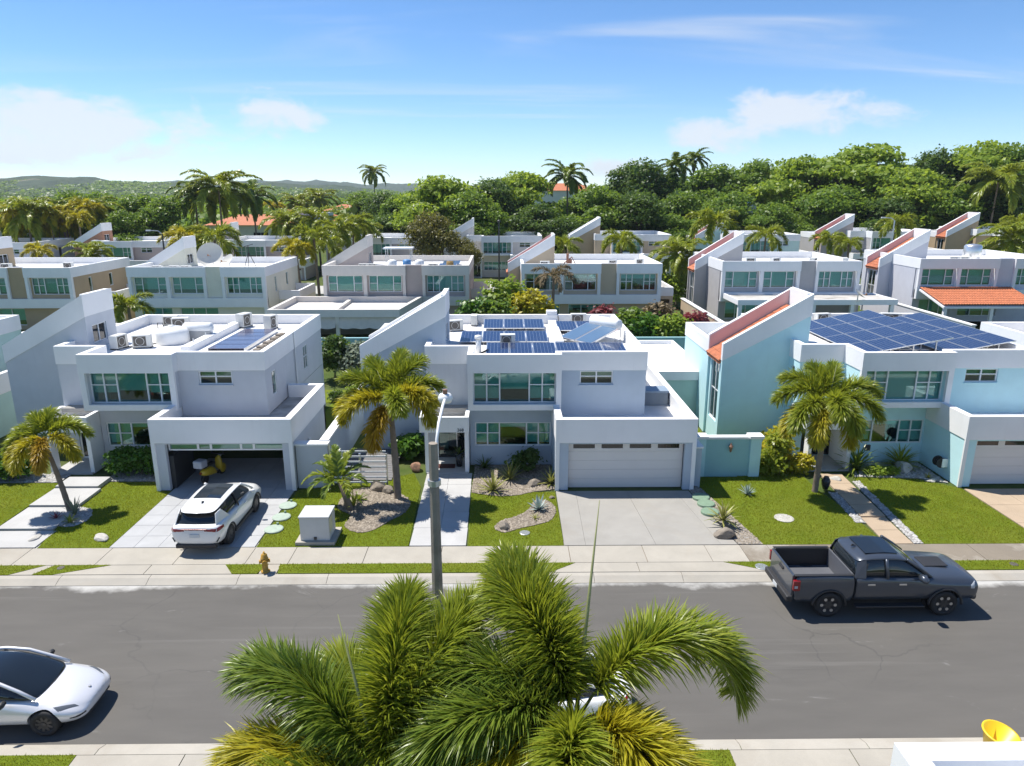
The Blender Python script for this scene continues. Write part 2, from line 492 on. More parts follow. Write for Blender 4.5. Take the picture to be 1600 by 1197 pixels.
# ------------------------------------------------------------------ mesh helpers
class MB:
    def __init__(s):
        s.v, s.f = [], []

    def face(s, pts):
        b = len(s.v)
        s.v += [tuple(p) for p in pts]
        s.f.append(tuple(range(b, b + len(pts))))

    def box(s, x0, x1, y0, y1, z0, z1):
        b = len(s.v)
        s.v += [(x, y, z) for z in (z0, z1) for (x, y) in ((x0, y0), (x1, y0), (x1, y1), (x0, y1))]
        s.f += [tuple(b + i for i in q) for q in ((3, 2, 1, 0), (4, 5, 6, 7), (0, 1, 5, 4), (1, 2, 6, 5), (2, 3, 7, 6), (3, 0, 4, 7))]
        return s

    def prism(s, poly, a0, a1, axis='z'):
        """extrude a 2D polygon; axis z: poly=(x,y); axis y: poly=(x,z); axis x: poly=(y,z)"""
        n = len(poly)

        def P(p, a):
            return (p[0], p[1], a) if axis == 'z' else ((p[0], a, p[1]) if axis == 'y' else (a, p[0], p[1]))
        ar = sum(poly[i][0] * poly[(i + 1) % n][1] - poly[(i + 1) % n][0] * poly[i][1] for i in range(n))
        if (ar < 0) != (axis == 'y'):
            poly = poly[::-1]
        b = len(s.v)
        s.v += [P(p, a0) for p in poly] + [P(p, a1) for p in poly]
        s.f.append(tuple(b + i for i in range(n - 1, -1, -1)))
        s.f.append(tuple(b + n + i for i in range(n)))
        for i in range(n):
            j = (i + 1) % n
            s.f.append((b + i, b + j, b + n + j, b + n + i))
        return s

    def tube(s, pts, rad, n=8, cap=True):
        pts = [Vector(p) for p in pts]
        if not hasattr(rad, '__len__'):
            rad = [rad] * len(pts)
        b = len(s.v)
        up = Vector((0, 0, 1))
        prev = None
        for i, p in enumerate(pts):
            t = (pts[min(i + 1, len(pts) - 1)] - pts[max(i - 1, 0)]).normalized()
            if prev is None:
                a = t.cross(up)
                if a.length < 1e-3:
                    a = Vector((1, 0, 0))
            else:
                a = prev - t * prev.dot(t)
                if a.length < 1e-4:
                    a = t.orthogonal()
            a.normalize(); prev = a
            c = t.cross(a)
            for k in range(n):
                th = 2 * math.pi * k / n
                s.v.append(tuple(p + (a * math.cos(th) + c * math.sin(th)) * rad[i]))
        for i in range(len(pts) - 1):
            for k in range(n):
                k2 = (k + 1) % n
                s.f.append((b + i * n + k, b + i * n + k2, b + (i + 1) * n + k2, b + (i + 1) * n + k))
        if cap:
            s.f.append(tuple(b + k for k in range(n - 1, -1, -1)))
            e = b + (len(pts) - 1) * n
            s.f.append(tuple(e + k for k in range(n)))
        return s

    def lathe(s, c, prof, n=16, axis='z', cap=True):
        """prof: list of (radius, height)"""
        b = len(s.v)
        for r, h in prof:
            for k in range(n):
                th = 2 * math.pi * k / n
                a, d = r * math.cos(th), r * math.sin(th)
                if axis == 'z':
                    s.v.append((c[0] + a, c[1] + d, c[2] + h))
                elif axis == 'y':
                    s.v.append((c[0] + d, c[1] + h, c[2] + a))
                else:
                    s.v.append((c[0] + h, c[1] + a, c[2] + d))
        for i in range(len(prof) - 1):
            for k in range(n):
                k2 = (k + 1) % n
                s.f.append((b + i * n + k, b + i * n + k2, b + (i + 1) * n + k2, b + (i + 1) * n + k))
        if cap:
            s.f.append(tuple(b + k for k in range(n - 1, -1, -1)))
            e = b + (len(prof) - 1) * n
            s.f.append(tuple(e + k for k in range(n)))
        return s

    def wall(s, axis, u0, u1, z0, z1, d0, d1, holes=()):
        """slab spanned by u and z between depth d0 and d1, with rectangular holes (u0,u1,z0,z1)"""
        def P(u_, z_, d_):
            return (u_, d_, z_) if axis == 'y' else (d_, u_, z_)
        us = sorted({u0, u1, *[h[0] for h in holes], *[h[1] for h in holes]})
        zs = sorted({z0, z1, *[h[2] for h in holes], *[h[3] for h in holes]})
        us = [x for x in us if u0 <= x <= u1]; zs = [x for x in zs if z0 <= x <= z1]

        def inh(u_, z_):
            return any(h[0] < u_ < h[1] and h[2] < z_ < h[3] for h in holes)
        nu, nz = len(us) - 1, len(zs) - 1
        solid = [[not inh((us[i] + us[i + 1]) / 2, (zs[j] + zs[j + 1]) / 2) for j in range(nz)] for i in range(nu)]

        def ok(i, j):
            return 0 <= i < nu and 0 <= j < nz and solid[i][j]
        for i in range(nu):
            for j in range(nz):
                if not solid[i][j]:
                    continue
                a, b_, c, d = us[i], us[i + 1], zs[j], zs[j + 1]
                s.face([P(a, c, d0), P(b_, c, d0), P(b_, d, d0), P(a, d, d0)])
                s.face([P(b_, c, d1), P(a, c, d1), P(a, d, d1), P(b_, d, d1)])
                if not ok(i - 1, j): s.face([P(a, c, d1), P(a, c, d0), P(a, d, d0), P(a, d, d1)])
                if not ok(i + 1, j): s.face([P(b_, c, d0), P(b_, c, d1), P(b_, d, d1), P(b_, d, d0)])
                if not ok(i, j - 1): s.face([P(a, c, d1), P(b_, c, d1), P(b_, c, d0), P(a, c, d0)])
                if not ok(i, j + 1): s.face([P(a, d, d0), P(b_, d, d0), P(b_, d, d1), P(a, d, d1)])
        return s

    def rim(s, path, z0, z1, t=0.2, proud=0.03, closed=True):
        """wall strip following a path (interior on the left of travel), mitred"""
        n = len(path)

        def off(d):
            out = []
            for i in range(n):
                p = Vector((*path[i], 0))
                a = Vector((*path[i - 1], 0)) if (closed or i > 0) else None
                c = Vector((*path[(i + 1) % n], 0)) if (closed or i < n - 1) else None
                ns = []
                for q, r in ((a, p), (p, c)):
                    if q is None or r is None:
                        continue
                    e = (r - q).normalized()
                    ns.append(Vector((-e.y, e.x, 0)))
                if len(ns) == 1:
                    o = p + ns[0] * d
                else:
                    m = (ns[0] + ns[1])
                    m = m / max(0.2, m.dot(ns[0]))
                    o = p + m * d
                out.append((o.x, o.y))
            return out
        O, I = off(-proud), off(t)
        for i in range(n if closed else n - 1):
            j = (i + 1) % n
            o0, o1, i0, i1 = O[i], O[j], I[i], I[j]
            s.face([(*o0, z0), (*o1, z0), (*o1, z1), (*o0, z1)])
            s.face([(*i1, z0), (*i0, z0), (*i0, z1), (*i1, z1)])
            s.face([(*o0, z1), (*o1, z1), (*i1, z1), (*i0, z1)])
            s.face([(*o1, z0), (*o0, z0), (*i0, z0), (*i1, z0)])
        if not closed:
            s.face([(*I[0], z0), (*O[0], z0), (*O[0], z1), (*I[0], z1)])
            s.face([(*O[-1], z0), (*I[-1], z0), (*I[-1], z1), (*O[-1], z1)])
        return s

    def mesh(s, name, mat, smooth=False):
        me = bpy.data.meshes.new(name)
        me.from_pydata(s.v, [], s.f)
        if mat is not None:
            me.materials.append(mat)
        if smooth:
            me.polygons.foreach_set('use_smooth', [True] * len(me.polygons))
        me.update()
        return me

    def build(s, name, mat, parent=None, smooth=False, bevel=0.0, loc=None):
        o = bpy.data.objects.new(name, s.mesh(name, mat, smooth))
        COL.objects.link(o)
        if parent is not None:
            o.parent = parent
        if loc is not None:
            o.location = loc
        if bevel:
            bv = o.modifiers.new('bevel', 'BEVEL'); bv.width = bevel; bv.segments = 2; bv.limit_method = 'ANGLE'
        return o


def tag(o, label=None, cat=None, group=None, kind=None):
    if label: o['label'] = label
    if cat: o['category'] = cat
    if group: o['group'] = group
    if kind: o['kind'] = kind
    return o


def empty(name, loc, rz=0.0, label=None, cat=None, group=None, scale=None):
    o = bpy.data.objects.new(name, None)
    COL.objects.link(o)
    o.location = loc
    o.rotation_euler = (0, 0, rz)
    if scale: o.scale = scale
    o.empty_display_size = 0.3
    return tag(o, label, cat, group)


def struct(name, mb, mat, smooth=False):
    return tag(mb.build(name, mat, None, smooth), kind='structure')


def part(name, mesh, parent, loc=(0, 0, 0), rot=(0, 0, 0), sc=(1, 1, 1)):
    o = bpy.data.objects.new(name, mesh)
    COL.objects.link(o)
    o.parent = parent
    o.location = loc; o.rotation_euler = rot; o.scale = sc
    return o


def np_mesh(name, V, quads=None, tris=None, mat=None, smooth=False):
    me = bpy.data.meshes.new(name)
    nq = 0 if quads is None else len(quads)
    nt = 0 if tris is None else len(tris)
    me.vertices.add(len(V))
    me.vertices.foreach_set('co', np.ascontiguousarray(V, dtype=np.float32).ravel())
    loops = []
    if nq: loops.append(np.asarray(quads, dtype=np.int32).ravel())
    if nt: loops.append(np.asarray(tris, dtype=np.int32).ravel())
    li = np.concatenate(loops)
    me.loops.add(len(li))
    me.loops.foreach_set('vertex_index', li)
    me.polygons.add(nq + nt)
    st = np.concatenate([np.arange(nq) * 4, nq * 4 + np.arange(nt) * 3]).astype(np.int32)
    me.polygons.foreach_set('loop_start', st)
    if smooth:
        me.polygons.foreach_set('use_smooth', np.ones(nq + nt, dtype=bool))
    me.update(calc_edges=True)
    me.validate()
    if mat is not None:
        me.materials.append(mat)
    return me


# ------------------------------------------------------------------ ground
def terrain_z(x, y):
    def st(a, b, t):
        t = min(1, max(0, (t - a) / (b - a)))
        return t * t * (3 - 2 * t)
    z = 0.12
    if y < 24:
        z = 0.12 if y < 13.9 or y > 21.7 else -0.10
    z += 0.75 * st(44, 55, y) + 0.5 * st(72, 95, y)
    z += 4.5 * st(20, 90, x) * st(112, 170, y)
    return z


xs = [-6000, -2500, -1200, -600, -300, -180] + list(range(-120, 121, 8)) + [180, 300, 600, 1200, 2500, 6000]
ys = [-400, -100, -30, -5, 5, 10, 13.85, 13.95, 21.6, 21.7, 24, 30, 38, 44, 46, 48, 50, 52, 55, 62, 72, 78, 84, 90, 95, 105, 112] + list(range(118, 180, 8)) + [220, 300, 450, 700, 1200, 2500, 5000, 9000]
mb = MB()
for y in ys:
    for x in xs:
        mb.v.append((x, y, terrain_z(x, y)))
nx = len(xs)
for j in range(len(ys) - 1):
    for i in range(nx - 1):
        mb.f.append((j * nx + i, j * nx + i + 1, (j + 1) * nx + i + 1, (j + 1) * nx + i))
struct('ground', mb, M_terrain)

mb = MB().box(-140, 140, 14.15, 21.25, -0.3, 0.0)
struct('road', mb, M_asphalt)
# the second street between the rows behind (mostly hidden)
mb = MB().box(-140, 140, 81.0, 88.0, 0.5, 1.44)
struct('back_road', mb, M_asphalt)


def slab(parent, name, poly, z0, z1, mat, gap=0.012):
    """one slab with a small recessed joint round it; poly in world XY"""
    c = Vector((sum(p[0] for p in poly) / len(poly), sum(p[1] for p in poly) / len(poly), 0))
    q = []
    for p in poly:
        d = Vector((p[0], p[1], 0)) - c
        k = max(0.0, 1 - gap / max(d.length, 0.01))
        q.append((c.x + d.x * k, c.y + d.y * k))
    return MB().prism(q, z0, z1).build(name, mat, parent)


rng = random.Random(7)
# far kerb: rolled kerb sections along the houses
kerb = struct('kerb', MB().box(-60, 60, 21.27, 21.70, -0.3, 0.02), M_kerb)
x = -42.0
while x < 44:
    w = 3.0
    m_ = MB()
    sec = [(21.24, -0.02), (21.24, 0.015), (21.40, 0.075), (21.52, 0.125), (21.70, 0.14), (21.70, -0.02)]
    m_.prism(sec, x + 0.008, x + w - 0.008, 'x')
    m_.build('kerb_section', M_kerb, kerb)
    x += w
kerb2 = struct('near_kerb', MB().box(-60, 60, 13.70, 14.13, -0.3, 0.02), M_kerb)
x = -30.5
while x < 32:
    m_ = MB()
    sec = [(14.16, -0.02), (14.16, 0.015), (14.02, 0.075), (13.90, 0.125), (13.70, 0.14), (13.70, -0.02)]
    m_.prism(sec, x + 0.008, x + 3.0 - 0.008, 'x')
    m_.build('kerb_section', M_kerb, kerb2)
    x += 3.0

# sidewalk slabs
side = struct('sidewalk', MB().box(-60, 60, 22.36, 23.58, -0.2, 0.118), M_soil)
cuts = [-44, -41, -38, -35, -32, -29, -26, -23, -20.2, -17.2, -14.3, -11.6, -9.1, -7.6, -5.0, -2.3, 0.3, 2.3, 5.0, 7.3, 8.6, 9.6, 11.4, 14.2, 17.0, 19.8, 22.6, 25.5, 28.5, 31.5, 34.5, 37.5, 40]
for a, b in zip(cuts[:-1], cuts[1:]):
    m_ = M_oldside if a > 8.5 else M_side
    slab(side, 'slab', [(a, 22.36), (b, 22.36), (b, 23.58), (a, 23.58)], 0.02, 0.15, m_)
nside = struct('near_sidewalk', MB().box(-60, 60, 11.2, 12.75, -0.2, 0.118), M_soil)
for k in range(-10, 11):
    slab(nside, 'slab', [(k * 2.5, 11.2), (k * 2.5 + 2.5, 11.2), (k * 2.5 + 2.5, 12.75), (k * 2.5, 12.75)], 0.02, 0.15, M_side)

# lawns and verges (sheets a little above the bare ground)
LAWNS = []


def lawn(poly, z=0.150, name='lawn'):
    LAWNS.append((poly, z))
    tag(MB().prism(poly, z - 0.06, z).build(name, M_grass), kind='structure')


def pxs(*p, z=0.15):
    return [G(a, b, z) for a, b in p]


def rect(x0, x1, y0, y1):
    return [(x0, y0), (x1, y0), (x1, y1), (x0, y1)]


# verges between kerb and sidewalk
VY0, VY1 = 21.72, 22.35
for a, b, c, d in ((-40, -33.0, -40, -33.0), (-26.5, -16.85, -26.5, -15.95), (-16.05, -15.35, -15.65, -13.7), (-9.3, -8.45, -9.75, -8.25),
                   (-7.75, 1.55, -7.85, 2.45), (9.05, 9.6, 7.65, 9.45), (14.6, 18.75, 14.6, 18.75), (19.2, 19.9, 19.25, 20.4), (26.5, 33, 26.0, 33)):
    lawn([(a, VY0), (b, VY0), (d, VY1), (c, VY1)], 0.16, 'verge')
# drive aprons and paved gaps in the verge
apron = struct('verge_paving', MB().box(-60, 60, 21.71, 22.355, -0.2, 0.10), M_side)
for poly, mt in (([(-15.35, VY0), (-12.3, VY0), (-12.3, VY1), (-13.7, VY1)], M_side), (rect(-12.3, -9.3, VY0, VY1), M_side),
                 ([(-16.85, VY0), (-16.05, VY0), (-15.65, VY1), (-15.95, VY1)], M_side), (rect(-8.4, -7.8, VY0, VY1), M_side),
                 ([(1.55, VY0), (4.6, VY0), (4.6, VY1), (2.45, VY1)], M_side), ([(4.6, VY0), (9.05, VY0), (7.65, VY1), (4.6, VY1)], M_side),
                 (rect(9.65, 14.6, VY0, VY1), M_kerb), (rect(18.78, 19.2, VY0, VY1), M_oldside), (rect(20.4, 26.0, VY0, VY1), M_oldside),
                 (rect(-33, -26.5, VY0, VY1), M_side)):
    slab(apron, 'slab', poly, 0.02, 0.148, mt)
# near verge: grass patches and drives
for a, b in ((-13.5, -9.9), (-4.9, 2.6), (3.2, 5.2), (14, 20), (-26, -20)):
    lawn(rect(a, b, 12.78, 13.68), 0.16, 'verge')
napron = struct('near_verge_paving', MB().box(-60, 60, 12.76, 13.69, -0.2, 0.10), M_side)
for a, b in ((-20, -16.8), (-16.8, -13.5), (-9.9, -7.4), (-7.4, -4.9), (2.6, 3.2), (5.2, 8), (8, 11), (11, 14)):
    slab(napron, 'slab', rect(a, b, 12.78, 13.68), 0.02, 0.15, M_side)

# front lawns
Y0 = 23.60
lawn([(-26.5, Y0), (-19.6, Y0), (-19.75, 29.6), (-26.5, 29.6)])                                   # left of the stepping-slab walk
lawn([(-17.05, Y0), (-14.47, Y0), (-14.47, 28.6), (-15.08, 28.75), (-15.08, 29.7), (-17.9, 29.7), (-17.9, 28.6)])    # lawn with the small leaning palm
lawn([(-9.1, Y0), (-3.55, Y0), (-3.7, 29.0), (-4.2, 30.6), (-5.1, 30.0), (-9.0, 28.7)])              # lawn with the tall palm
lawn([(-1.36, Y0), (2.15, Y0), (2.15, 28.4), (-1.46, 28.4)])                                       # centre lawn
lawn([(9.5, Y0), (14.0, Y0), (13.95, 26.3), (13.6, 28.5), (13.6, 33.4), (10.6, 33.4), (10.6, 30.0), (8.5, 30.0), (8.6, 28.6)])
lawn([(15.45, Y0), (20.0, Y0), (19.95, 28.6), (18.6, 29.7), (15.9, 29.9), (15.6, 29.0)])
lawn([(8.45, 30.4), (10.6, 30.4), (10.6, 50.5), (8.45, 50.5)])
lawn([(-9.0, 33.0), (-4.0, 42.0), (-4.0, 50.5), (-9.0, 50.5)] if False else rect(-10.6, -7.95, 34.6, 50.5))
lawn(rect(-7.9, 8.4, 42.0, 50.5)); lawn(rect(10.7, 25.0, 42.0, 50.5)); lawn(rect(-26, -10.7, 42.0, 50.5))

# driveways
drv = struct('centre_driveway', MB().box(2.1, 8.4, 23.6, 28.4, -0.1, 0.118), M_drive)
for poly in ([(2.17, Y0), (2.95, Y0), (3.05, 28.5), (2.20, 28.5)], [(2.95, Y0), (5.55, Y0), (5.25, 28.5), (3.05, 28.5)],
             [(5.55, Y0), (7.95, Y0), (7.35, 28.5), (5.25, 28.5)], [(7.95, Y0), (8.55, Y0), (7.95, 28.5), (7.35, 28.5)]):
    slab(drv, 'slab', poly, 0.02, 0.155, M_drive, 0.014)
drl = struct('left_driveway', MB().box(-14.7, -9.1, 23.6, 31.0, -0.1, 0.118), M_drive)
yy = Y0
while yy < 32.0:
    nrow = 6
    for k in range(nrow):
        a = -14.45 + (5.30 / nrow) * k
        s_ = 0.0
        slab(drl, 'paver', rect(a + s_, a + 5.30 / nrow + s_, yy, yy + 0.9), 0.05, 0.155 + rng.uniform(-0.002, 0.002), M_pav, 0.010)
    yy += 0.9
drr = struct('right_driveway', MB().box(20.05, 26.4, 23.6, 28.6, -0.1, 0.118), M_drive)
for k in range(4):
    for j in range(3):
        slab(drr, 'slab', rect(20.05 + k * 1.55, 20.05 + k * 1.55 + 1.55, Y0 + j * 1.65, Y0 + j * 1.65 + 1.65), 0.02, 0.155, M_rwalk)

# walkways
wk = struct('centre_walkway', MB().box(-3.45, -1.45, 23.6, 30.5, -0.1, 0.118), M_walk)
yb = [23.62, 25.05, 26.45, 27.85, 29.25, 30.55]
for a, b in zip(yb[:-1], yb[1:]):
    for j in range(2):
        x0 = -3.52 - (a - 23.6) * 0.012 + j * 1.04
        slab(wk, 'slab', rect(x0, x0 + 1.04, a, b), 0.02, 0.162, M_walk, 0.010)
wl = struct('left_walkway', MB().box(-19.55, -17.1, 23.6, 29.6, -0.1, 0.118), M_walk)
for k, (a, b) in enumerate(((23.62, 24.95), (25.02, 26.95), (27.02, 28.75), (28.82, 29.9))):
    slab(wl, 'slab', rect(-19.5 - 0.02 * k, -17.15 - 0.18 * k, a, b), 0.02, 0.165 + 0.055 * k, M_walk, 0.02)
wr = struct('right_walkway', MB().box(14.05, 15.5, 23.6, 30.0, -0.1, 0.118), M_rwalk)
for k in range(6):
    a = Y0 + k * 1.1
    xo = 0.06 * k
    slab(wr, 'slab', [(14.05 + xo, a), (15.05 + xo, a), (15.11 + xo, a + 1.1), (14.11 + xo, a + 1.1)], 0.02, 0.155 + (0.05 if k > 1 else 0), M_rwalk, 0.012)

# ------------------------------------------------------------------ houses
def window(house, axis, u0, u1, z0, z1, d, cols, mat=None, bar=(), fw_=0.055, face=-1, blind=0.0, blindm=None, wname='window', frame_mat=None, curtain=False):
    """framed window in a wall; cols = relative pane widths, bar = indices of columns with a mid rail"""
    mat = mat or M_glass

    def bx(m, a, b, c, e, p, q):
        if axis == 'y': m.box(a, b, p, q, c, e)
        else: m.box(p, q, a, b, c, e)
    f = MB()
    t = 0.04
    bx(f, u0, u1, z0, z0 + fw_, d - t, d + t); bx(f, u0, u1, z1 - fw_, z1, d - t, d + t)
    bx(f, u0, u0 + fw_, z0 + fw_, z1 - fw_, d - t, d + t); bx(f, u1 - fw_, u1, z0 + fw_, z1 - fw_, d - t, d + t)
    tot = sum(cols); a = u0 + fw_
    inner = (u1 - u0 - 2 * fw_) - fw_ * 1.2 * (len(cols) - 1)
    panes = []
    for i, c in enumerate(cols):
        w = inner * c / tot
        if i in bar:
            zm = (z0 + z1) / 2 + 0.05
            bx(f, a, a + w, zm - 0.022, zm + 0.022, d - t * 0.8, d + t * 0.8)
            panes += [(a, a + w, z0 + fw_, zm - 0.022), (a, a + w, zm + 0.022, z1 - fw_)]
        else:
            panes.append((a, a + w, z0 + fw_, z1 - fw_))
        a += w
        if i < len(cols) - 1:
            bx(f, a, a + fw_ * 1.2, z0 + fw_, z1 - fw_, d - t, d + t)
            a += fw_ * 1.2
    wo_ = f.build(wname, frame_mat or M_frame, house)
    for (p, q, r, s_) in panes:
        m = MB(); bx(m, p - 0.004, q + 0.004, r - 0.004, s_ + 0.004, d - 0.008, d + 0.008)
        m.build('pane', mat, wo_)
    if hasattr(blind, "__len__") or blind > 0:
        m = MB(); k = -face
        bl = blind if hasattr(blind, '__len__') else [blind] * len(cols)
        a = u0 + 0.02; ww = (u1 - u0 - 0.04)
        cum = 0
        for i, c in enumerate(cols):
            if bl[i] <= 0.01:
                cum += c; continue
            p, q = a + ww * cum / tot + 0.01, a + ww * (cum + c) / tot - 0.01
            zb = z1 - (z1 - z0) * bl[i]
            dd = d + k * 0.14
            bx(m, p, q, zb, z1 - 0.01, min(dd, dd + k * 0.01), max(dd, dd + k * 0.01))
            cum += c
        m.build('blind', blindm or M_blind, wo_)
    return wo_


def barrel_roof(p0, ux, uy, w, l, pitch=0.24, row=0.36):
    """rows of barrel tiles on the plane p0 + a*ux (across) + b*uy (up the slope)"""
    ux, uy = Vector(ux).normalized(), Vector(uy).normalized()
    n = ux.cross(uy).normalized()
    if n.z < 0: n = -n
    p0 = Vector(p0)
    mb = MB()
    nc, nr = max(1, int(w / pitch)), max(1, int(l / row))
    pw, pr = w / nc, l / nr
    for i in range(nc):
        for j in range(nr):
            b = len(mb.v)
            for e, lift in ((0.0, 0.035), (1.0, 0.0)):
                for k in range(5):
                    th = math.pi * k / 4
                    q = p0 + ux * (pw * (i + 0.5) - math.cos(th) * pw * 0.52) + uy * (pr * (j + e * 1.06)) + n * (math.sin(th) * pw * 0.42 + lift * 0.9)
                    mb.v.append(tuple(q))
            for k in range(4):
                mb.f.append((b + k, b + k + 1, b + 6 + k, b + 5 + k))
            mb.f.append((b + 4, b + 3, b + 2, b + 1, b))
    return mb


FIN_L, FIN_R, FIN_ZL, FIN_ZR = -7.0, -2.85, 5.35, 7.80


def fin_wing(h, wm, trim, yf=2.6, yb=5.2, xl=FIN_L, xr=FIN_R, zl=FIN_ZL, zr=FIN_ZR, z_tower=4.9, side_win=True, tile=True):
    """the wing with its mono-pitch tile roof between two sloping parapets"""
    bl, brr = 0.85, 1.05
    w = MB()
    for y0, y1 in ((yf, yf + 0.2), (yb - 0.2, yb)):
        w.prism([(xl, 0), (xr, 0), (xr, zr - brr), (xl, zl - bl)], y0, y1, 'y')
    w.wall('x', yf + 0.2, yb - 0.2, z_tower, zr - 0.5, xr - 0.2, xr, [(yf + 0.5, yf + 1.75, 5.35, 6.25)])
    w.wall('x', yf + 0.2, yb - 0.2, 0.0, zl - bl - 0.15, xl + 0.12, xl + 0.32, [(yf + 0.75, yb - 0.5, 1.1, zl - bl - 0.35)])
    w.build('wall', wm, h)
    t = MB()
    for y0, y1 in ((yf - 0.03, yf + 0.21), (yb - 0.21, yb + 0.03)):
        t.prism([(xl - 0.02, zl - bl), (xr + 0.02, zr - brr), (xr + 0.02, zr), (xl - 0.02, zl)], y0, y1, 'y')
    t.wall('x', yf + 0.21, yb - 0.21, zr - 0.5 - 0.55, zr, xr - 0.21, xr + 0.02)
    t.build('parapet', trim, h)
    ux, uz = (xr - 0.2 - xl), (zr - zl)
    sl = Vector((ux, 0, uz))
    if tile:
        r = MB().prism([(xl - 0.1, zl - 0.95), (xr - 0.21, zr - 0.95 - 0.12), (xr - 0.21, zr - 1.05 - 0.12), (xl - 0.1, zl - 1.05)], yf + 0.21, yb - 0.21, 'y')
        r.build('roof', M_tile, h)
        tl = barrel_roof((xl - 0.12, yf + 0.22, zl - 0.93), (0, 1, 0), tuple(sl), yb - yf - 0.44, sl.length, 0.20, 0.36)
        tag(tl.build('roof_tiles', M_tile, h), kind='stuff')
        MB().prism([(xl + 0.02, zl - 0.80), (xr - 0.22, zr - 0.90), (xr - 0.22, zr - 0.10), (xl + 0.02, zl - 0.06)], yb - 0.225, yb - 0.211, 'y').build('parapet_lining', M_pink, h)
    else:
        r = MB().prism([(xl + 0.05, zl - 0.16), (xr - 0.21, zr - 0.16), (xr - 0.21, zr - 0.34), (xl + 0.05, zl - 0.34)], yf + 0.21, yb - 0.21, 'y')
        r.build('roof', M_roof, h)
    window(h, 'x', yf + 0.5, yf + 1.75, 5.35, 6.25, xr - 0.1, (1, 1), M_glassd, face=1)
    if side_win:
        window(h, 'x', yf + 0.75, yb - 0.5, 1.1, zl - bl - 0.35, xl + 0.22, (1, 1), M_glass, bar=(0, 1), face=-1, blind=0.9)


M_pink = wallmat('faded_pink_plaster', (0.70, 0.50, 0.48))


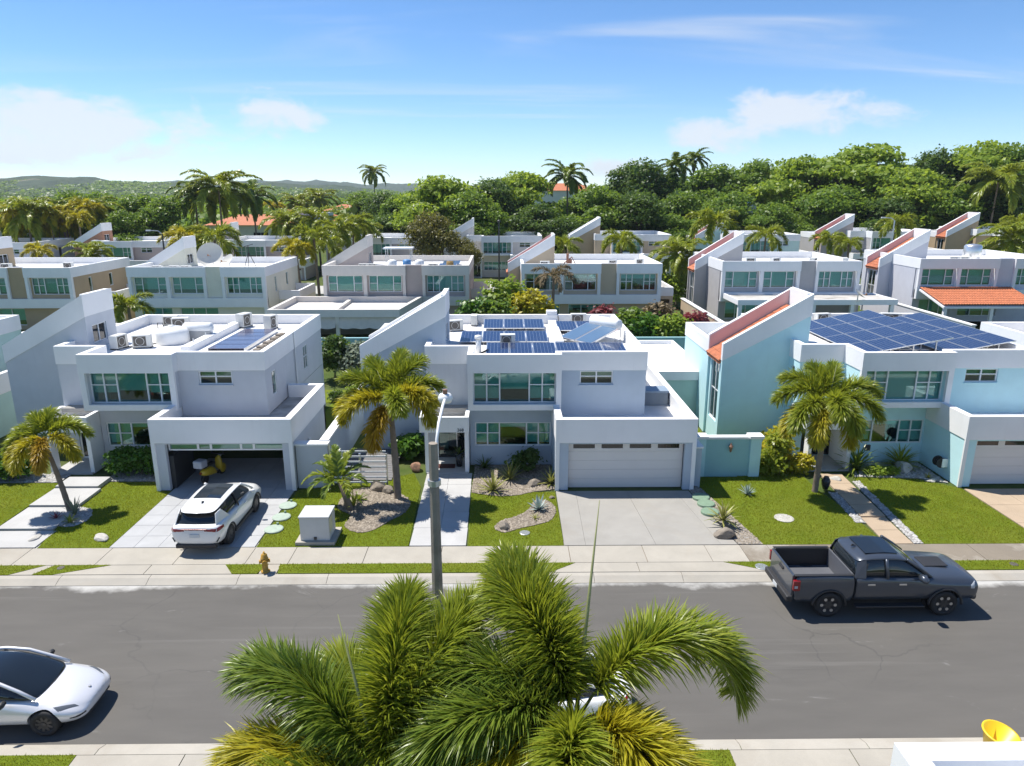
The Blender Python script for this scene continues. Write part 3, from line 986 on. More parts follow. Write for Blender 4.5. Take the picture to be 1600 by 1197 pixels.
def front_house(name, ox, oy, oz, wm, wm2, trim, label, yT=10.0, lod=0, group=None, gdoor='shut', bay=(0.75, 0.75, 0.62, 0.75, 0.75), roofm=None, tile=True, wing_m=None):
    h = empty(name, (ox, oy, oz), 0, label, 'house', group)
    roofm = roofm or M_roof
    # -- walls of the main volume
    w = MB()
    w.wall('y', 2.5, 6.4, 2.62, 4.9, 0.0, 0.2, [(3.40, 4.90, 4.08, 4.72)])
    side_holes = [(0.9, 1.5, 3.3, 4.45), (6.2, 7.0, 3.2, 4.5)]
    w.wall('x', 0.2, 9.9, 2.64, 4.9, 6.2, 6.4, side_holes)
    w.wall('x', 3.85, 9.9, 0.0, 2.60, 6.2, 6.38)
    w.wall('y', -3.5, 6.4, 0.0, 4.9, 9.9, 10.1)
    w.wall('x', -0.5, 1.3, 3.05, 4.9, -1.63, -1.43)
    w.wall('x', -0.5, 0.2, 3.05, 4.9, 2.3, 2.5)
    w.box(-1.43, 2.3, -0.5, 0.5, 3.05, 3.26)
    w.wall('y', -1.63, 2.2, 0.0, 3.05, 0.5, 0.7, [(-1.40, 2.15, 0.95, 2.12)])
    w.wall('x', 0.7, 1.3, 0.0, 3.05, -1.63, -1.43)
    w.build('wall', wm, h)
    w = MB()
    w.wall('y', -3.7, -1.63, 0.0, 4.9, 1.3, 1.5, [(-3.25, -1.75, 0.05, 1.95)])
    w.wall('x', 1.5, 10.1, 0.0, 4.9, -3.7, -3.5, [(1.85, 2.25, 3.7, 4.4)])
    w.build('stair_wall', wm2, h)
    # rear left block, lower
    w = MB()
    w.wall('x', 5.2, 10.0, 0.0, 4.35, -6.98, -6.78)
    w.wall('y', -6.78, -3.7, 0.0, 4.35, 9.8, 10.0)
    w.build('rear_wall', wm, h)
    MB().box(-6.78, -3.7, 5.2, 9.8, 4.2, 4.36).build('rear_roof', roofm, h)
    MB().rim([(-3.71, 10.0), (-6.98, 10.0), (-6.98, 5.24)], 4.35, 5.1, 0.2, 0.03, False).build('rear_parapet', trim, h)
    # -- roof and parapet
    path = [(-1.63, -0.5), (2.5, -0.5), (2.5, 0.0), (6.4, 0.0), (6.4, 10.1), (-3.7, 10.1), (-3.7, 1.3), (-1.63, 1.3)]
    MB().rim(path, 4.75, 5.6, 0.22, 0.035).build('parapet', trim, h)
    pin = [(-1.45, -0.32), (2.32, -0.32), (2.32, 0.18), (6.22, 0.18), (6.22, 9.92), (-3.52, 9.92), (-3.52, 1.48), (-1.45, 1.48)]
    MB().prism(pin, 4.88, 5.06).build('roof', roofm, h)
    # -- bay window frame
    f = MB()
    f.wall('y', -1.66, 2.53, 3.02, 4.76, -0.53, -0.36, [(-1.42, 2.29, 3.28, 4.755)])
    f.build('bay_surround', trim, h)
    window(h, 'y', -1.43, 2.30, 3.27, 4.86, -0.10, (18, 18, 44, 18, 18), M_glass, bar=(0, 1, 3, 4), blind=list(bay) if lod == 0 else 0.8)
    window(h, 'y', -1.40, 2.15, 0.95, 2.12, 0.58, (18, 18, 44, 18, 18), M_glass, bar=(0, 1, 3, 4), blind=[0.9, 0.9, 0.25, 0.9, 0.9] if lod == 0 else 0.8)
    window(h, 'y', 3.40, 4.90, 4.08, 4.72, 0.1, (1, 1), M_glass2, bar=(0, 1), blind=0.55)
    MB().box(3.36, 4.94, -0.06, 0.02, 4.02, 4.075).build('sill', wm, h)
    if lod < 2:
        window(h, 'x', 0.9, 1.5, 3.3, 4.45, 6.34, (1,), M_glass2, face=1, blind=0.9)
        window(h, 'x', 6.2, 7.0, 3.2, 4.5, 6.34, (1, 1), M_glass2, bar=(0, 1), face=1)
        window(h, 'x', 1.85, 2.25, 3.7, 4.4, -3.62, (1,), M_glassd, bar=(0,))
    # -- floors inside so rooms read as rooms
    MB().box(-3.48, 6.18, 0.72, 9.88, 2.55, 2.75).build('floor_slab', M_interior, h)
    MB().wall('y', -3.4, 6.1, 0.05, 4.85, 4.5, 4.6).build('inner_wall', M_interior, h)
    # -- wing
    fin_wing(h, wing_m or wm, trim, tile=tile)
    # -- porch
    pp = [(-3.86, -0.5), (-1.66, -0.5), (-1.66, 1.28), (-3.86, 1.28)]
    p = MB(); p.rim(pp, 1.98, 2.7, 0.16, 0.02)
    p.box(-3.70, -1.82, -0.34, 1.12, 2.06, 2.30)
    p.build('porch_canopy', trim, h)
    c = MB(); c.box(-1.84, -1.66, -0.48, 1.28, 0.0, 1.98); c.build('column', trim, h)
    c = MB(); c.box(-3.66, -3.50, -0.48, 0.0, 0.0, 1.98); c.build('column', trim, h)
    # door and side light
    d = MB(); d.wall('y', -3.25, -1.75, 0.05, 1.95, 1.36, 1.44, [(-3.17, -2.35, 0.13, 1.87), (-2.29, -1.83, 0.13, 1.87)])
    dr = d.build('door', M_dark if gdoor == 'shut' else M_frame, h)
    MB().box(-3.18, -2.34, 1.39, 1.41, 0.12, 1.88).build('pane', M_glass2 if gdoor == 'shut' else M_glassd, dr)
    MB().box(-2.30, -1.82, 1.39, 1.41, 0.12, 1.88).build('pane', M_glassd, dr)
    MB().box(-2.34, -2.30, 1.30, 1.36, 0.6, 1.5).build('handle', M_alu, dr)
    MB().box(-3.60, -1.70, -0.62, 1.28, -0.05, 0.05).build('porch_floor', M_walk, h)
    # -- garage
    g = MB()
    g.wall('x', -2.3, 0.5, 0.0, 2.3, 2.2, 2.4)
    g.wall('x', -2.3, yT, 0.0, 2.3, 7.95, 8.15)
    g.wall('y', 2.2, 8.15, 0.0, 2.3, -2.5, -2.3, [(2.72, 7.72, -0.001, 2.12)])
    g.wall('y', 6.4, 8.15, 0.0, 2.3, yT - 0.2, yT)
    g.wall('y', 2.4, 7.95, 0.0, 2.44, min(3.6, yT - 0.5), min(3.8, yT - 0.3))
    g.build('garage_wall', wm, h)
    tpath = [(2.2, 0.48), (2.2, -2.55), (8.15, -2.55), (8.15, yT), (6.46, yT)]
    gp = MB().rim(tpath, 2.2, 3.25, 0.26, 0.035, False)
    gp.build('garage_parapet', trim, h)
    MB().box(2.165, 2.33, -2.585, -2.50, 0.0, 2.2).build('pier_trim', trim, h)
    MB().box(8.02, 8.185, -2.585, -2.50, 0.0, 2.2).build('pier_trim', trim, h)
    MB().prism([(2.42, -2.28), (7.94, -2.28), (7.94, yT - 0.02), (6.42, yT - 0.02), (6.42, 0.02), (2.42, 0.02)], 2.46, 2.62).build('terrace_deck', M_roof if lod == 0 and name != 'grey_house' else M_roofold, h)
    if gdoor == 'shut':
        gd = empty('garage_door', (0, 0, 0)); gd.parent = h
        n = 5
        for k in range(n):
            z0, z1 = 0.01 + k * 2.10 / n, 0.01 + (k + 1) * 2.10 / n - 0.006
            if k == n - 1:
                holes = [(2.95 + j * 1.22, 3.88 + j * 1.22, z0 + 0.13, z0 + 0.34) for j in range(4)]
                s_ = MB().wall('y', 2.73, 7.71, z0, z1, -2.22, -2.17, holes).build('section', M_door, gd)
                for hh in holes:
                    MB().box(hh[0] - 0.005, hh[1] + 0.005, -2.20, -2.19, hh[2] - 0.005, hh[3] + 0.005).build('pane', M_glassd, s_)
            else:
                MB().box(2.73, 7.71, -2.22, -2.17, z0, z1).build('section', M_door, gd)
    return h


# front row
H_C = front_house('pale_blue_house', 0.0, 31.1, 0.15, M_blue, M_lblue, M_white, 'pale blue two-storey house with solar panels and white shut garage door', 10.0, 0, 'houses of the front row', 'shut', (0.9, 0.9, 0.62, 0.9, 0.9), tile=False)
H_L = front_house('grey_house', -17.25, 31.25, 0.15, M_lblue, M_lblue, M_white, 'light grey two-storey house with an open garage holding a yellow scooter', 3.2, 0, 'houses of the front row', 'open', (0.72, 0.72, 0.66, 0.72, 0.72), tile=False)
H_R = front_house('aqua_house', 17.70, 31.3, 0.15, M_aqua, M_aqua, M_white, 'aqua two-storey house with tile-roofed wing and a wide solar array', 10.0, 0, 'houses of the front row', 'shut', (1.0, 1.0, 1.0, 1.0, 1.0))
H_G = front_house('mint_house', -34.75, 31.2, 0.15, M_mint, M_mint, M_white, 'mint green house cut off beside the light grey house', 10.0, 1, 'houses of the front row', 'shut')
H_E = front_house('white_house', 35.2, 31.2, 0.15, M_lgrey, M_lgrey, M_white, 'pale house cut off beyond the aqua house and its solar array', 10.0, 1, 'houses of the front row', 'shut')

# transom of the open garage on the grey house
gd = empty('garage_door', (0, 0, 0)); gd.parent = H_L
fr = MB()
holes = [(2.80, 3.95, 1.80, 2.08), (4.05, 4.50, 1.80, 2.08), (4.60, 5.80, 1.80, 2.08), (5.90, 6.35, 1.80, 2.08), (6.45, 7.62, 1.80, 2.08)]
fr.wall('y', 2.73, 7.71, 1.74, 2.115, -2.22, -2.17, holes)
fo = fr.build('section', M_frame, gd)
for hh in holes:
    MB().box(hh[0] - 0.005, hh[1] + 0.005, -2.20, -2.19, hh[2] - 0.005, hh[3] + 0.005).build('pane', M_glass2, fo)
    MB().box(hh[0], hh[1], -2.14, -2.13, hh[2], hh[3]).build('pane_backing', M_blind, fo)


# house numbers
def number(h, txt, x, y, z, size, mat=M_blackpaint):
    cu = bpy.data.curves.new('house_number', 'FONT')
    cu.body = txt
    cu.size = size
    cu.extrude = 0.008
    cu.align_x = 'CENTER'
    tmp = bpy.data.objects.new('tmp', cu)
    COL.objects.link(tmp)
    bpy.context.view_layer.update()
    me = bpy.data.meshes.new_from_object(tmp.evaluated_get(bpy.context.evaluated_depsgraph_get()))
    bpy.data.objects.remove(tmp)
    me.materials.append(mat)
    return part('house_number', me, h, (x, y, z), (R(90), 0, 0))


number(H_C, '268', -2.02, -0.535, 2.03, 0.20)
n_ = number(H_L, '267', 2.10, -2.0, 1.0, 0.18)
n_.rotation_euler = (R(90), 0, R(-90)); n_.location = (2.185, -1.9, 1.1)
ov = MB()
ov.lathe((-2.70, -0.53, 2.36), [(0.0, -0.02), (0.10, -0.02), (0.11, 0.0), (0.0, 0.0)], 24, 'y')
for i, v_ in enumerate(ov.v):
    ov.v[i] = (-2.70 + (v_[0] + 2.70) * 2.4, v_[1], v_[2])
ov.build('number_plaque', M_brass, H_R)
number(H_R, '266', -2.70, -0.565, 2.30, 0.13, M_blackpaint)

# a lower return wall seen above the centre wing
# ------------------------------------------------------------------ rear row (backs toward us)
def rear_house(name, x0, w, oy, oz, wm, trim, label, wing_m=None, fin=True, ext=None, win=M_glass, blind=0.9, tile=True):
    """the back elevation faces us: two window bays, a plain panel, a third bay"""
    h = empty(name, (x0, oy, oz), 0, label, 'house', 'houses of the second row')
    fr_ = [(0.02, 0.275), (0.30, 0.545), (0.70, 0.975)]
    panel = (0.565, 0.68)
    k = MB()
    holes = [(a * w + 0.12, b * w - 0.12, 3.25, 4.70) for a, b in fr_]
    lo = [(0.05 * w, 0.28 * w, 0.5, 2.0), (0.34 * w, 0.62 * w, 0.5, 2.0)]
    k.wall('y', 0.0, w, 0.0, 2.12, 0.45, 0.65, lo)
    k.wall('y', 0.0, w, 2.12, 4.8, 0.28, 0.48, holes)
    k.wall('x', 0.48, 10.0, 0.0, 4.8, w - 0.2, w, [(2.6, 3.1, 3.1, 4.5), (6.0, 6.6, 3.3, 4.5)])
    k.wall('x', 0.65, 10.0, 0.0, 4.8, 0.0, 0.2)
    k.wall('y', 0.2, w - 0.2, 0.0, 4.8, 9.8, 10.0)
    k.build('wall', wm, h)
    t = MB()
    # white pilasters and the belt between the storeys
    edges = [0.0, 0.275, 0.545, 0.68, 0.975]
    wd = [0.022, 0.025, 0.02, 0.02, 0.025]
    for e, ww in zip(edges, wd):
        t.box(e * w, (e + ww) * w, -0.02, 0.30, 2.90, 4.76)
    t.box(0.0, w, -0.02, 0.44, 2.10, 2.90)
    t.box(w - 0.3, w + 0.01, 0.0, 0.46, 0.0, 2.10)
    t.build('trim', trim, h)
    # parapet (notched above the plain panel) and roof
    path = [(0.0, -0.02), (panel[0] * w, -0.02), (panel[0] * w, 0.42), (panel[1] * w, 0.42), (panel[1] * w, -0.02), (w, -0.02), (w, 10.0), (0, 10.0)]
    MB().rim(path, 4.75, 5.6, 0.22, 0.03).build('parapet', trim, h)
    MB().box(0.2, w - 0.2, 0.45, 9.8, 4.84, 5.02).build('roof', M_roof, h)
    MB().box(panel[0] * w + 0.01, panel[1] * w - 0.01, 0.17, 0.265, 2.92, 5.58).build('panel', wm, h)
    for i, (a, b) in enumerate(fr_):
        cols = (1, 2.1, 1) if i < 2 else (1, 1, 2.2, 1, 1)
        window(h, 'y', a * w + 0.12, b * w - 0.12, 3.25, 4.70, 0.40, cols, win, bar=(0, 2) if i < 2 else (0, 1, 3, 4), blind=blind)
    for a, b, c, d in lo:
        window(h, 'y', a, b, c, d, 0.57, (1, 1, 1), win, blind=blind * 0.8)
    window(h, 'x', 2.6, 3.1, 3.1, 4.5, w - 0.08, (1,), M_glass2, face=1, blind=1.0)
    window(h, 'x', 6.0, 6.6, 3.3, 4.5, w - 0.08, (1,), M_glass2, face=1)
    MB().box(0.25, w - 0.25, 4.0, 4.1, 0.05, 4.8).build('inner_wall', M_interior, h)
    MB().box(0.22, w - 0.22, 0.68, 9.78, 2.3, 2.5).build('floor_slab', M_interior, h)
    if fin:
        fin_wing(h, wing_m or wm, trim, 4.6, 7.2, -1.15, 3.15, 5.2, 7.85, 4.9, tile=tile)
    # terrace block on the far right
    q = MB()
    q.wall('x', 3.6, 9.0, 0.0, 2.3, w + 1.7, w + 1.9)
    q.wall('y', w + 0.02, w + 1.9, 0.0, 2.3, 3.4, 3.6, [(w + 0.25, w + 1.6, 0.0, 2.0)])
    q.build('side_wall', wm, h)
    q = MB().rim([(w + 0.02, 3.4), (w + 1.9, 3.4), (w + 1.9, 9.0), (w + 0.02, 9.0)], 2.3, 3.1, 0.2, 0.02, False)
    q.build('terrace_parapet', trim, h)
    MB().box(w + 0.05, w + 1.69, 3.62, 8.9, 2.25, 2.4).build('terrace_deck', M_roofold, h)
    return h


B0 = rear_house('tan_rear_house', -50.0, 12.55, 62, 0.75, M_tan, M_white, 'tan house with white bands at the left edge of the second row', tile=False)
B1 = rear_house('cream_rear_house', -32.6, 11.85, 62, 0.80, M_creamw, M_white, 'cream house with satellite dishes on its roof in the second row', win=M_glass, blind=0.75, tile=False)
B2 = rear_house('taupe_rear_house', -15.75, 12.65, 62, 0.92, M_taupe, M_cream_trim, 'taupe house with a blue drum and tanks on its roof in the second row', tile=False)
B3 = rear_house('sand_rear_house', 1.48, 12.2, 62, 1.05, M_sand, M_white, 'sand coloured house behind the dry palm in the second row', blind=0.3)
B4 = rear_house('grey_rear_house', 18.95, 12.1, 62, 1.25, M_grey, M_white, 'grey house with a long flat patio roof in the second row')
B5 = rear_house('lilac_grey_rear_house', 36.2, 12.3, 62, 1.45, M_lgrey, M_white, 'lilac grey house with an orange tiled porch roof in the second row')

# patio of the taupe house: flat roof with a scalloped awning
px0, py0 = 0.2, -9.2
q = MB().rim([(-2.6, -7.4), (7.6, -7.4), (8.6, -0.1), (-2.6, -0.1)], 2.35, 2.95, 0.3, 0.0)
q.box(-2.3, 7.3, -7.1, -0.4, 2.36, 2.48)
q.box(2.2, 2.5, -7.1, -0.4, 2.48, 2.75)
pat = q.build('patio_roof', M_cream_trim, B2)
for xx in (-2.45, 2.6, 7.3):
    MB().box(xx, xx + 0.28, -7.3, -7.02, -0.3, 2.36).build('column', M_cream_trim, B2)
aw = MB()
for s0, s1 in ((-2.3, 2.6), (2.85, 7.6)):
    n = 14
    for k in range(n):
        a, b = s0 + (s1 - s0) * k / n, s0 + (s1 - s0) * (k + 1) / n
        za, zb = 1.55 - 0.12 * abs(math.sin(k * 0.9)), 1.55 - 0.12 * abs(math.sin((k + 1) * 0.9))
        aw.face([(a, -7.45, za), (b, -7.45, zb), (b, -7.15, 2.30), (a, -7.15, 2.30)])
        aw.face([(a, -7.47, za), (a, -7.17, 2.30), (b, -7.17, 2.30), (b, -7.47, zb)])
aw.build('awning', M_awn, B2)
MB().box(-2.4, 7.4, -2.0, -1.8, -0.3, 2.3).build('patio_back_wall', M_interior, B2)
# patio of the grey house
q = MB().rim([(0.2, -4.2), (13.4, -4.2), (13.4, -0.1), (0.2, -0.1)], 2.42, 2.85, 0.12, 0.0)
q.box(0.3, 13.3, -4.1, -0.2, 2.43, 2.70)
q.build('patio_roof', M_white, B4)
MB().box(0.35, 13.25, -4.05, -0.25, 2.71, 2.73).build('patio_roof_coat', M_roofold, B4)
for xx in (0.3, 6.4, 9.6, 12.9):
    MB().box(xx, xx + 0.3, -4.1, -3.8, -0.3, 2.42).build('column', M_white, B4)
# tiled porch of the lilac grey house
q = barrel_roof((0.2, -3.9, 2.15), (1, 0, 0), (0, 3.8, 0.95), 8.0, 3.92, 0.22, 0.38)
tag(q.build('porch_tiles', M_tile, B5), kind='stuff')
MB().prism([(-3.95, 2.02), (-0.05, 3.0), (-0.05, 2.86), (-3.95, 1.86)], 0.15, 8.25, 'x').build('porch_roof', M_white, B5)
for xx in (0.3, 4.2, 7.9):
    MB().box(xx, xx + 0.25, -3.85, -3.6, -0.3, 1.9).build('column', M_white, B5)

# ------------------------------------------------------------------ third row, across the back street
row3 = [(-52.1, 97, 0.7, M_taupe, M_terra, 'plaster house of the third row beside the left-hand palms with terracotta wing'),
        (-34.4, 97, 0.8, M_taupe, M_taupe, 'taupe house of the third row half hidden by two yellow-green palms'),
        (-17.6, 97, 1.15, M_grey, M_grey, 'grey house of the third row behind the taupe roof tanks'),
        (-1.4, 97, 1.35, M_cream_trim, M_cream_trim, 'pale cream house of the third row against the big almond tree'),
        (16.0, 97, 1.5, M_sand, M_tan, 'sand coloured house of the third row with a tan wing'),
        (33.4, 97, 1.5, M_mint, M_mint, 'mint house of the third row behind a foxtail palm'),
        (50.9, 97, 1.9, M_grey, M_taupe, 'taupe grey house of the third row with an orange tiled wing'),
        (68.2, 97, 2.1, M_tan, M_tan, 'tan house of the third row with a round white wall lamp'),
        (-69.8, 97, 0.5, M_lgrey, M_terra, 'white banded house with a terracotta wall behind the tan house')]
for (xx, yy, z_, m1, m2, lb) in row3:
    front_house('third_row_house', xx, yy, z_, m1, m1, M_white, lb, 4.0, 2, 'houses of the third row', 'shut', tile=xx > 20, wing_m=m2)

# ------------------------------------------------------------------ house across our own street (only a roof corner shows)
h = empty('opposite_house', (10.6, 2.8, 0.15), 0, 'white parapet roof corner of the house on the near side of the street', 'house')
MB().wall('y', -5.5, 5.5, 0.0, 4.9, 4.65, 4.85).build('wall', M_lgrey, h)
MB().wall('x', -4.85, 4.65, 0.0, 4.9, -5.5, -5.3).build('wall', M_lgrey, h)
MB().wall('x', -4.85, 4.65, 0.0, 4.9, 5.3, 5.5).build('wall', M_lgrey, h)
MB().wall('y', -5.5, 5.5, 0.0, 4.9, -5.05, -4.85).build('wall', M_lgrey, h)
MB().rim([(-5.5, -5.05), (5.5, -5.05), (5.5, 4.85), (-5.5, 4.85)], 4.7, 5.6, 0.28, 0.03).build('parapet', M_white, h)
MB().box(-5.25, 5.25, -4.8, 4.6, 4.8, 4.95).build('roof', M_roof, h)

# ------------------------------------------------------------------ garden walls
def gwall(name, x0, x1, y0, y1, z0, z1, mat, label, cap=True, capm=None):
    o = empty(name, ((x0 + x1) / 2, (y0 + y1) / 2, z0), 0, label, 'wall')
    a, b = (x1 - x0) / 2, (y1 - y0) / 2
    MB().box(-a, a, -b, b, -0.3, z1 - z0).build('wall_body', mat, o)
    if cap:
        MB().box(-a - 0.05, a + 0.05, -b - 0.05, b + 0.05, z1 - z0, z1 - z0 + 0.08).build('coping', capm or M_white, o)
    return o


gwall('garden_wall', -8.05, -7.75, 29.4, 41.5, 0.15, 2.15, M_blue, 'blue side-yard wall with white coping beside the slatted gate')
gwall('garden_wall', -9.05, -7.70, 29.0, 29.38, 0.15, 2.1, M_lblue, 'short white-capped wall joining the grey garage to the side yard')
gwall('garden_wall', -28, 28, 50.6, 50.85, 0.4, 2.45, M_teal, 'long blue-green back boundary wall behind the front row', False)
gwall('garden_wall', 16.5, 16.75, 50.9, 66, 0.9, 3.0, M_sand, 'sand coloured boundary wall between sand and grey rear houses')
gwall('garden_wall', 34.2, 34.45, 50.9, 66, 1.2, 3.2, M_lgrey, 'white boundary wall beside the tiled porch')
gwall('garden_wall', -18.5, -18.25, 50.9, 66, 0.8, 2.8, M_creamw, 'cream boundary wall between cream and taupe rear houses')
gwall('garden_wall', -35.6, -35.35, 50.9, 66, 0.8, 2.6, M_creamw, 'cream boundary wall between tan and cream rear houses')
# aqua gate wall with two piers and a lantern
o = empty('gate_wall', (10.05, 30.2, 0.15), 0, 'aqua gate wall with white coping and copper lantern', 'wall')
MB().box(-1.25, 1.25, -0.10, 0.10, -0.05, 1.80).build('wall_body', M_teal, o)
for sx in (-1.25, 1.25):
    MB().box(sx - 0.24, sx + 0.24, -0.2, 0.2, -0.05, 1.84).build('pier', M_aqua, o)
    MB().box(sx - 0.32, sx + 0.32, -0.28, 0.28, 1.84, 1.96).build('pier_cap', M_white, o)
MB().box(-0.93, 0.93, -0.17, 0.17, 1.80, 1.90).build('coping', M_white, o)
ln = MB(); ln.lathe((0.1, -0.24, 1.35), [(0.02, -0.14), (0.05, -0.10), (0.09, 0.12), (0.11, 0.13), (0.05, 0.22), (0.015, 0.30)], 8)
ln.box(0.08, 0.12, -0.24, -0.10, 1.47, 1.51)
ln.build('lantern', M_brass, o)
# centre house: stub wall right of the garage
gwall('garden_wall', 8.2, 8.55, 28.9, 29.9, 0.15, 1.95, M_blue, 'blue stub wall with white cap right of the white garage door')
# aqua house: flat-roofed garden pavilion behind the side passage
o = empty('garden_pavilion', (9.75, 42.2, 0.15), 0, 'white flat-roofed garden pavilion on posts beside the aqua house', 'pavilion')
q = MB().rim([(-1.3, -4.3), (1.5, -4.3), (1.5, 4.3), (-1.3, 4.3)], 2.45, 2.95, 0.15, 0.0); q.box(-1.15, 1.35, -4.15, 4.15, 2.5, 2.72); q.build('roof', M_white, o)
MB().box(-0.9, 1.45, -4.2, -4.0, 0.0, 2.45).build('wall', M_mint, o)
for py in (-4.2, -1.0, 3.9):
    MB().box(-1.25, -0.95, py, py + 0.28, 0.0, 2.45).build('post', M_white, o)
    MB().box(-1.33, -0.87, py - 0.08, py + 0.36, 0.0, 0.14).build('post_base', M_white, o)

# ------------------------------------------------------------------ roof equipment
def panel_mesh(w, l):
    fr = MB()
    fr.box(-w / 2, w / 2, -l / 2, -l / 2 + 0.03, 0, 0.04); fr.box(-w / 2, w / 2, l / 2 - 0.03, l / 2, 0, 0.04)
    fr.box(-w / 2, -w / 2 + 0.03, -l / 2 + 0.03, l / 2 - 0.03, 0, 0.04); fr.box(w / 2 - 0.03, w / 2, -l / 2 + 0.03, l / 2 - 0.03, 0, 0.04)
    cells = MB().box(-w / 2 + 0.03, w / 2 - 0.03, -l / 2 + 0.03, l / 2 - 0.03, 0.012, 0.036)
    return fr.mesh('panel_frame', M_alu), cells.mesh('cells', M_solar)


def solar_array(loc, label, panels, w, l, roof_z, rot=(0, 0, 0)):
    """panels: list of local (x, y, z) centres and tilt about y"""
    a = empty('solar_array', loc, 0, label, 'solar panels')
    fm, cm = panel_mesh(w, l)
    for (x, y, z, ty, tx) in panels:
        p = part('solar_panel', fm, a, (x, y, z), (tx, ty, 0))
        part('cells', cm, p)
    rails = MB()
    seen = set()
    for (x, y, z, ty, tx) in panels:
        for s in (-0.3, 0.3):
            rails.box(x - w * 0.45, x + w * 0.45, y + s * l - 0.025, y + s * l + 0.025, z - 0.07, z - 0.03) if ty == 0 else None
            rails.box(x - 0.025, x + 0.025, y + s * l - 0.025, y + s * l + 0.025, min(0.0, z), z - 0.02)
    tag(rails.build('rack', M_metal, a), kind='stuff')
    return a


RZ = 0.15 + 5.06
pc, W_, L_ = [], 1.10, 2.05
for k in range(6):
    pc.append((-0.34 + k * 1.125, 33.55, 0.14, 0, R(4)))
for k in range(4):
    pc.append((-1.72 + k * 1.125, 36.15, 0.22, 0, R(4)))
for k in range(3):
    pc.append((-0.62 + k * 1.125, 39.35, 0.30, 0, R(4)))
for k in range(2):
    pc.append((3.45 + k * 1.125, 39.0, 0.24, 0, R(4)))
solar_array((0, 0, RZ), 'dark blue solar panels in rows on the pale blue house roof', pc, W_, L_, RZ)
pr_ = []
for t0, nc in ((16.55, 4), (20.75, 3)):
    for i in range(nc):
        for j in range(4):
            pr_.append((t0 + 0.53 + i * 1.06, 32.75 + j * 2.0 + 0.3 + (0.0 if t0 < 20 else 0.25), 0.12 + 0.19 * (i * 1.06 + 0.53), -R(10.5), 0))
solar_array((0, 0, RZ), 'wide blue solar array on two tilted tables on the aqua house roof', pr_, 1.05, 1.97, RZ)


def ac_unit(loc, rz, label, w=0.85, d=0.36, hh=0.62, group='air conditioners on the roofs'):
    a = empty('air_conditioner', loc, rz, label, 'air conditioner', group)
    MB().box(-w / 2, w / 2, -d / 2, d / 2, 0.06, hh).build('casing', M_acbox, a, bevel=0.015)
    MB().box(-w / 2 + 0.07, w / 2 - 0.20, -d / 2 - 0.008, -d / 2 + 0.01, 0.12, hh - 0.06).build('grille', M_grille, a)
    f = MB()
    f.lathe((-0.06, -d / 2 - 0.012, 0.06 + (hh - 0.06) / 2), [(0.185, 0.006), (0.185, -0.006), (0.205, -0.006), (0.205, 0.006)], 18, 'y', False)
    f.build('fan_ring', M_acbox, a)
    b = MB(); b.box(-w / 2, -w / 2 + 0.06, -d / 2, d / 2, 0, 0.06); b.box(w / 2 - 0.06, w / 2, -d / 2, d / 2, 0, 0.06); b.build('foot_rail', M_dark, a)
    return a


zr = RZ
# centre roof
ac_unit((0.15, 35.0 - 0.15, zr), 0, 'square air conditioner standing between the solar panel rows', 0.75, 0.4, 0.62)
ac_unit((-2.75, 38.9, zr), R(20), 'air conditioner beside the wing on the pale blue roof')
ac_unit((-1.75, 40.6, zr), R(90), 'air conditioner behind the back panel row of the pale blue roof', 0.7)
ac_unit((4.3, 40.95, zr), 0, 'dark-grilled air conditioner by the rear parapet of the pale blue roof', 0.9)
o = empty('vent_riser', (-1.25, 33.2, zr), 0, 'white pipe riser with loose hoses at the roof corner', 'vent pipe')
MB().tube([(0, 0, 0), (0, 0, 0.75)], 0.13, 12).build('pipe', M_wtank, o, True)
MB().lathe((0, 0, 0.75), [(0.0, -0.02), (0.19, -0.02), (0.17, 0.12), (0.0, 0.16)], 12).build('cap', M_wtank, o, True)
hz = MB()
for k in range(4):
    hz.tube([(0.1, -0.05 + 0.05 * k, 0.02), (0.3 + 0.05 * k, -0.1, 0.08 + 0.05 * k), (0.55, 0.1 * k - 0.1, 0.05), (0.75, 0.05, 0.02)], 0.02, 6)
hz.build('hose', M_dark, o, True)
# solar water heater with white tank
o = empty('solar_water_heater', (3.55, 35.25, zr), R(39), 'white solar water heater tank above two glazed collectors', 'water heater')
M_coll = pmat('collector_glass', (0.09, 0.16, 0.26), rough=0.3, var=0.05)
for y_ in (-0.57, 0.57):
    p_ = MB().box(0.0, 2.05, -0.55, 0.55, 0, 0.08).build('collector', M_alu, o); p_.location = (0.0, y_, 0.14); p_.rotation_euler = (0, R(-15), 0)
    MB().box(0.05, 2.0, -0.50, 0.50, 0.081, 0.088).build('glazing', M_coll, p_)
MB().lathe((2.22, 0, 0.86), [(0.0, -1.0), (0.22, -0.99), (0.29, -0.92), (0.29, 0.92), (0.22, 0.99), (0.0, 1.0)], 24, 'y').build('tank', M_wtank, o, True)
for (x_, y_, h_) in ((2.0, -0.9, 0.62), (2.0, 0.9, 0.62), (2.4, -0.9, 0.62), (2.4, 0.9, 0.62), (0.1, -1.0, 0.16), (0.1, 1.0, 0.16)):
    MB().tube([(x_, y_, 0), (x_, y_, h_)], 0.022, 6).build('leg', M_metal, o)
# roof beam with conduit
o = empty('roof_duct', (2.75, 38.0, zr), 0, 'white duct beam with dark conduits between the panel groups', 'duct')
MB().box(-0.22, 0.22, -3.2, 3.3, 0.0, 0.26).build('casing', M_white, o)
MB().box(-0.3, 0.3, 3.0, 3.55, 0.0, 0.75).build('junction_box', M_white, o)
MB().tube([(0.36, 3.3, 0.6), (0.36, 2.0, 0.06), (0.34, 0, 0.05), (0.30, -2.6, 0.05), (0.9, -3.0, 0.05)], 0.03, 6).build('conduit', M_dark, o, True)
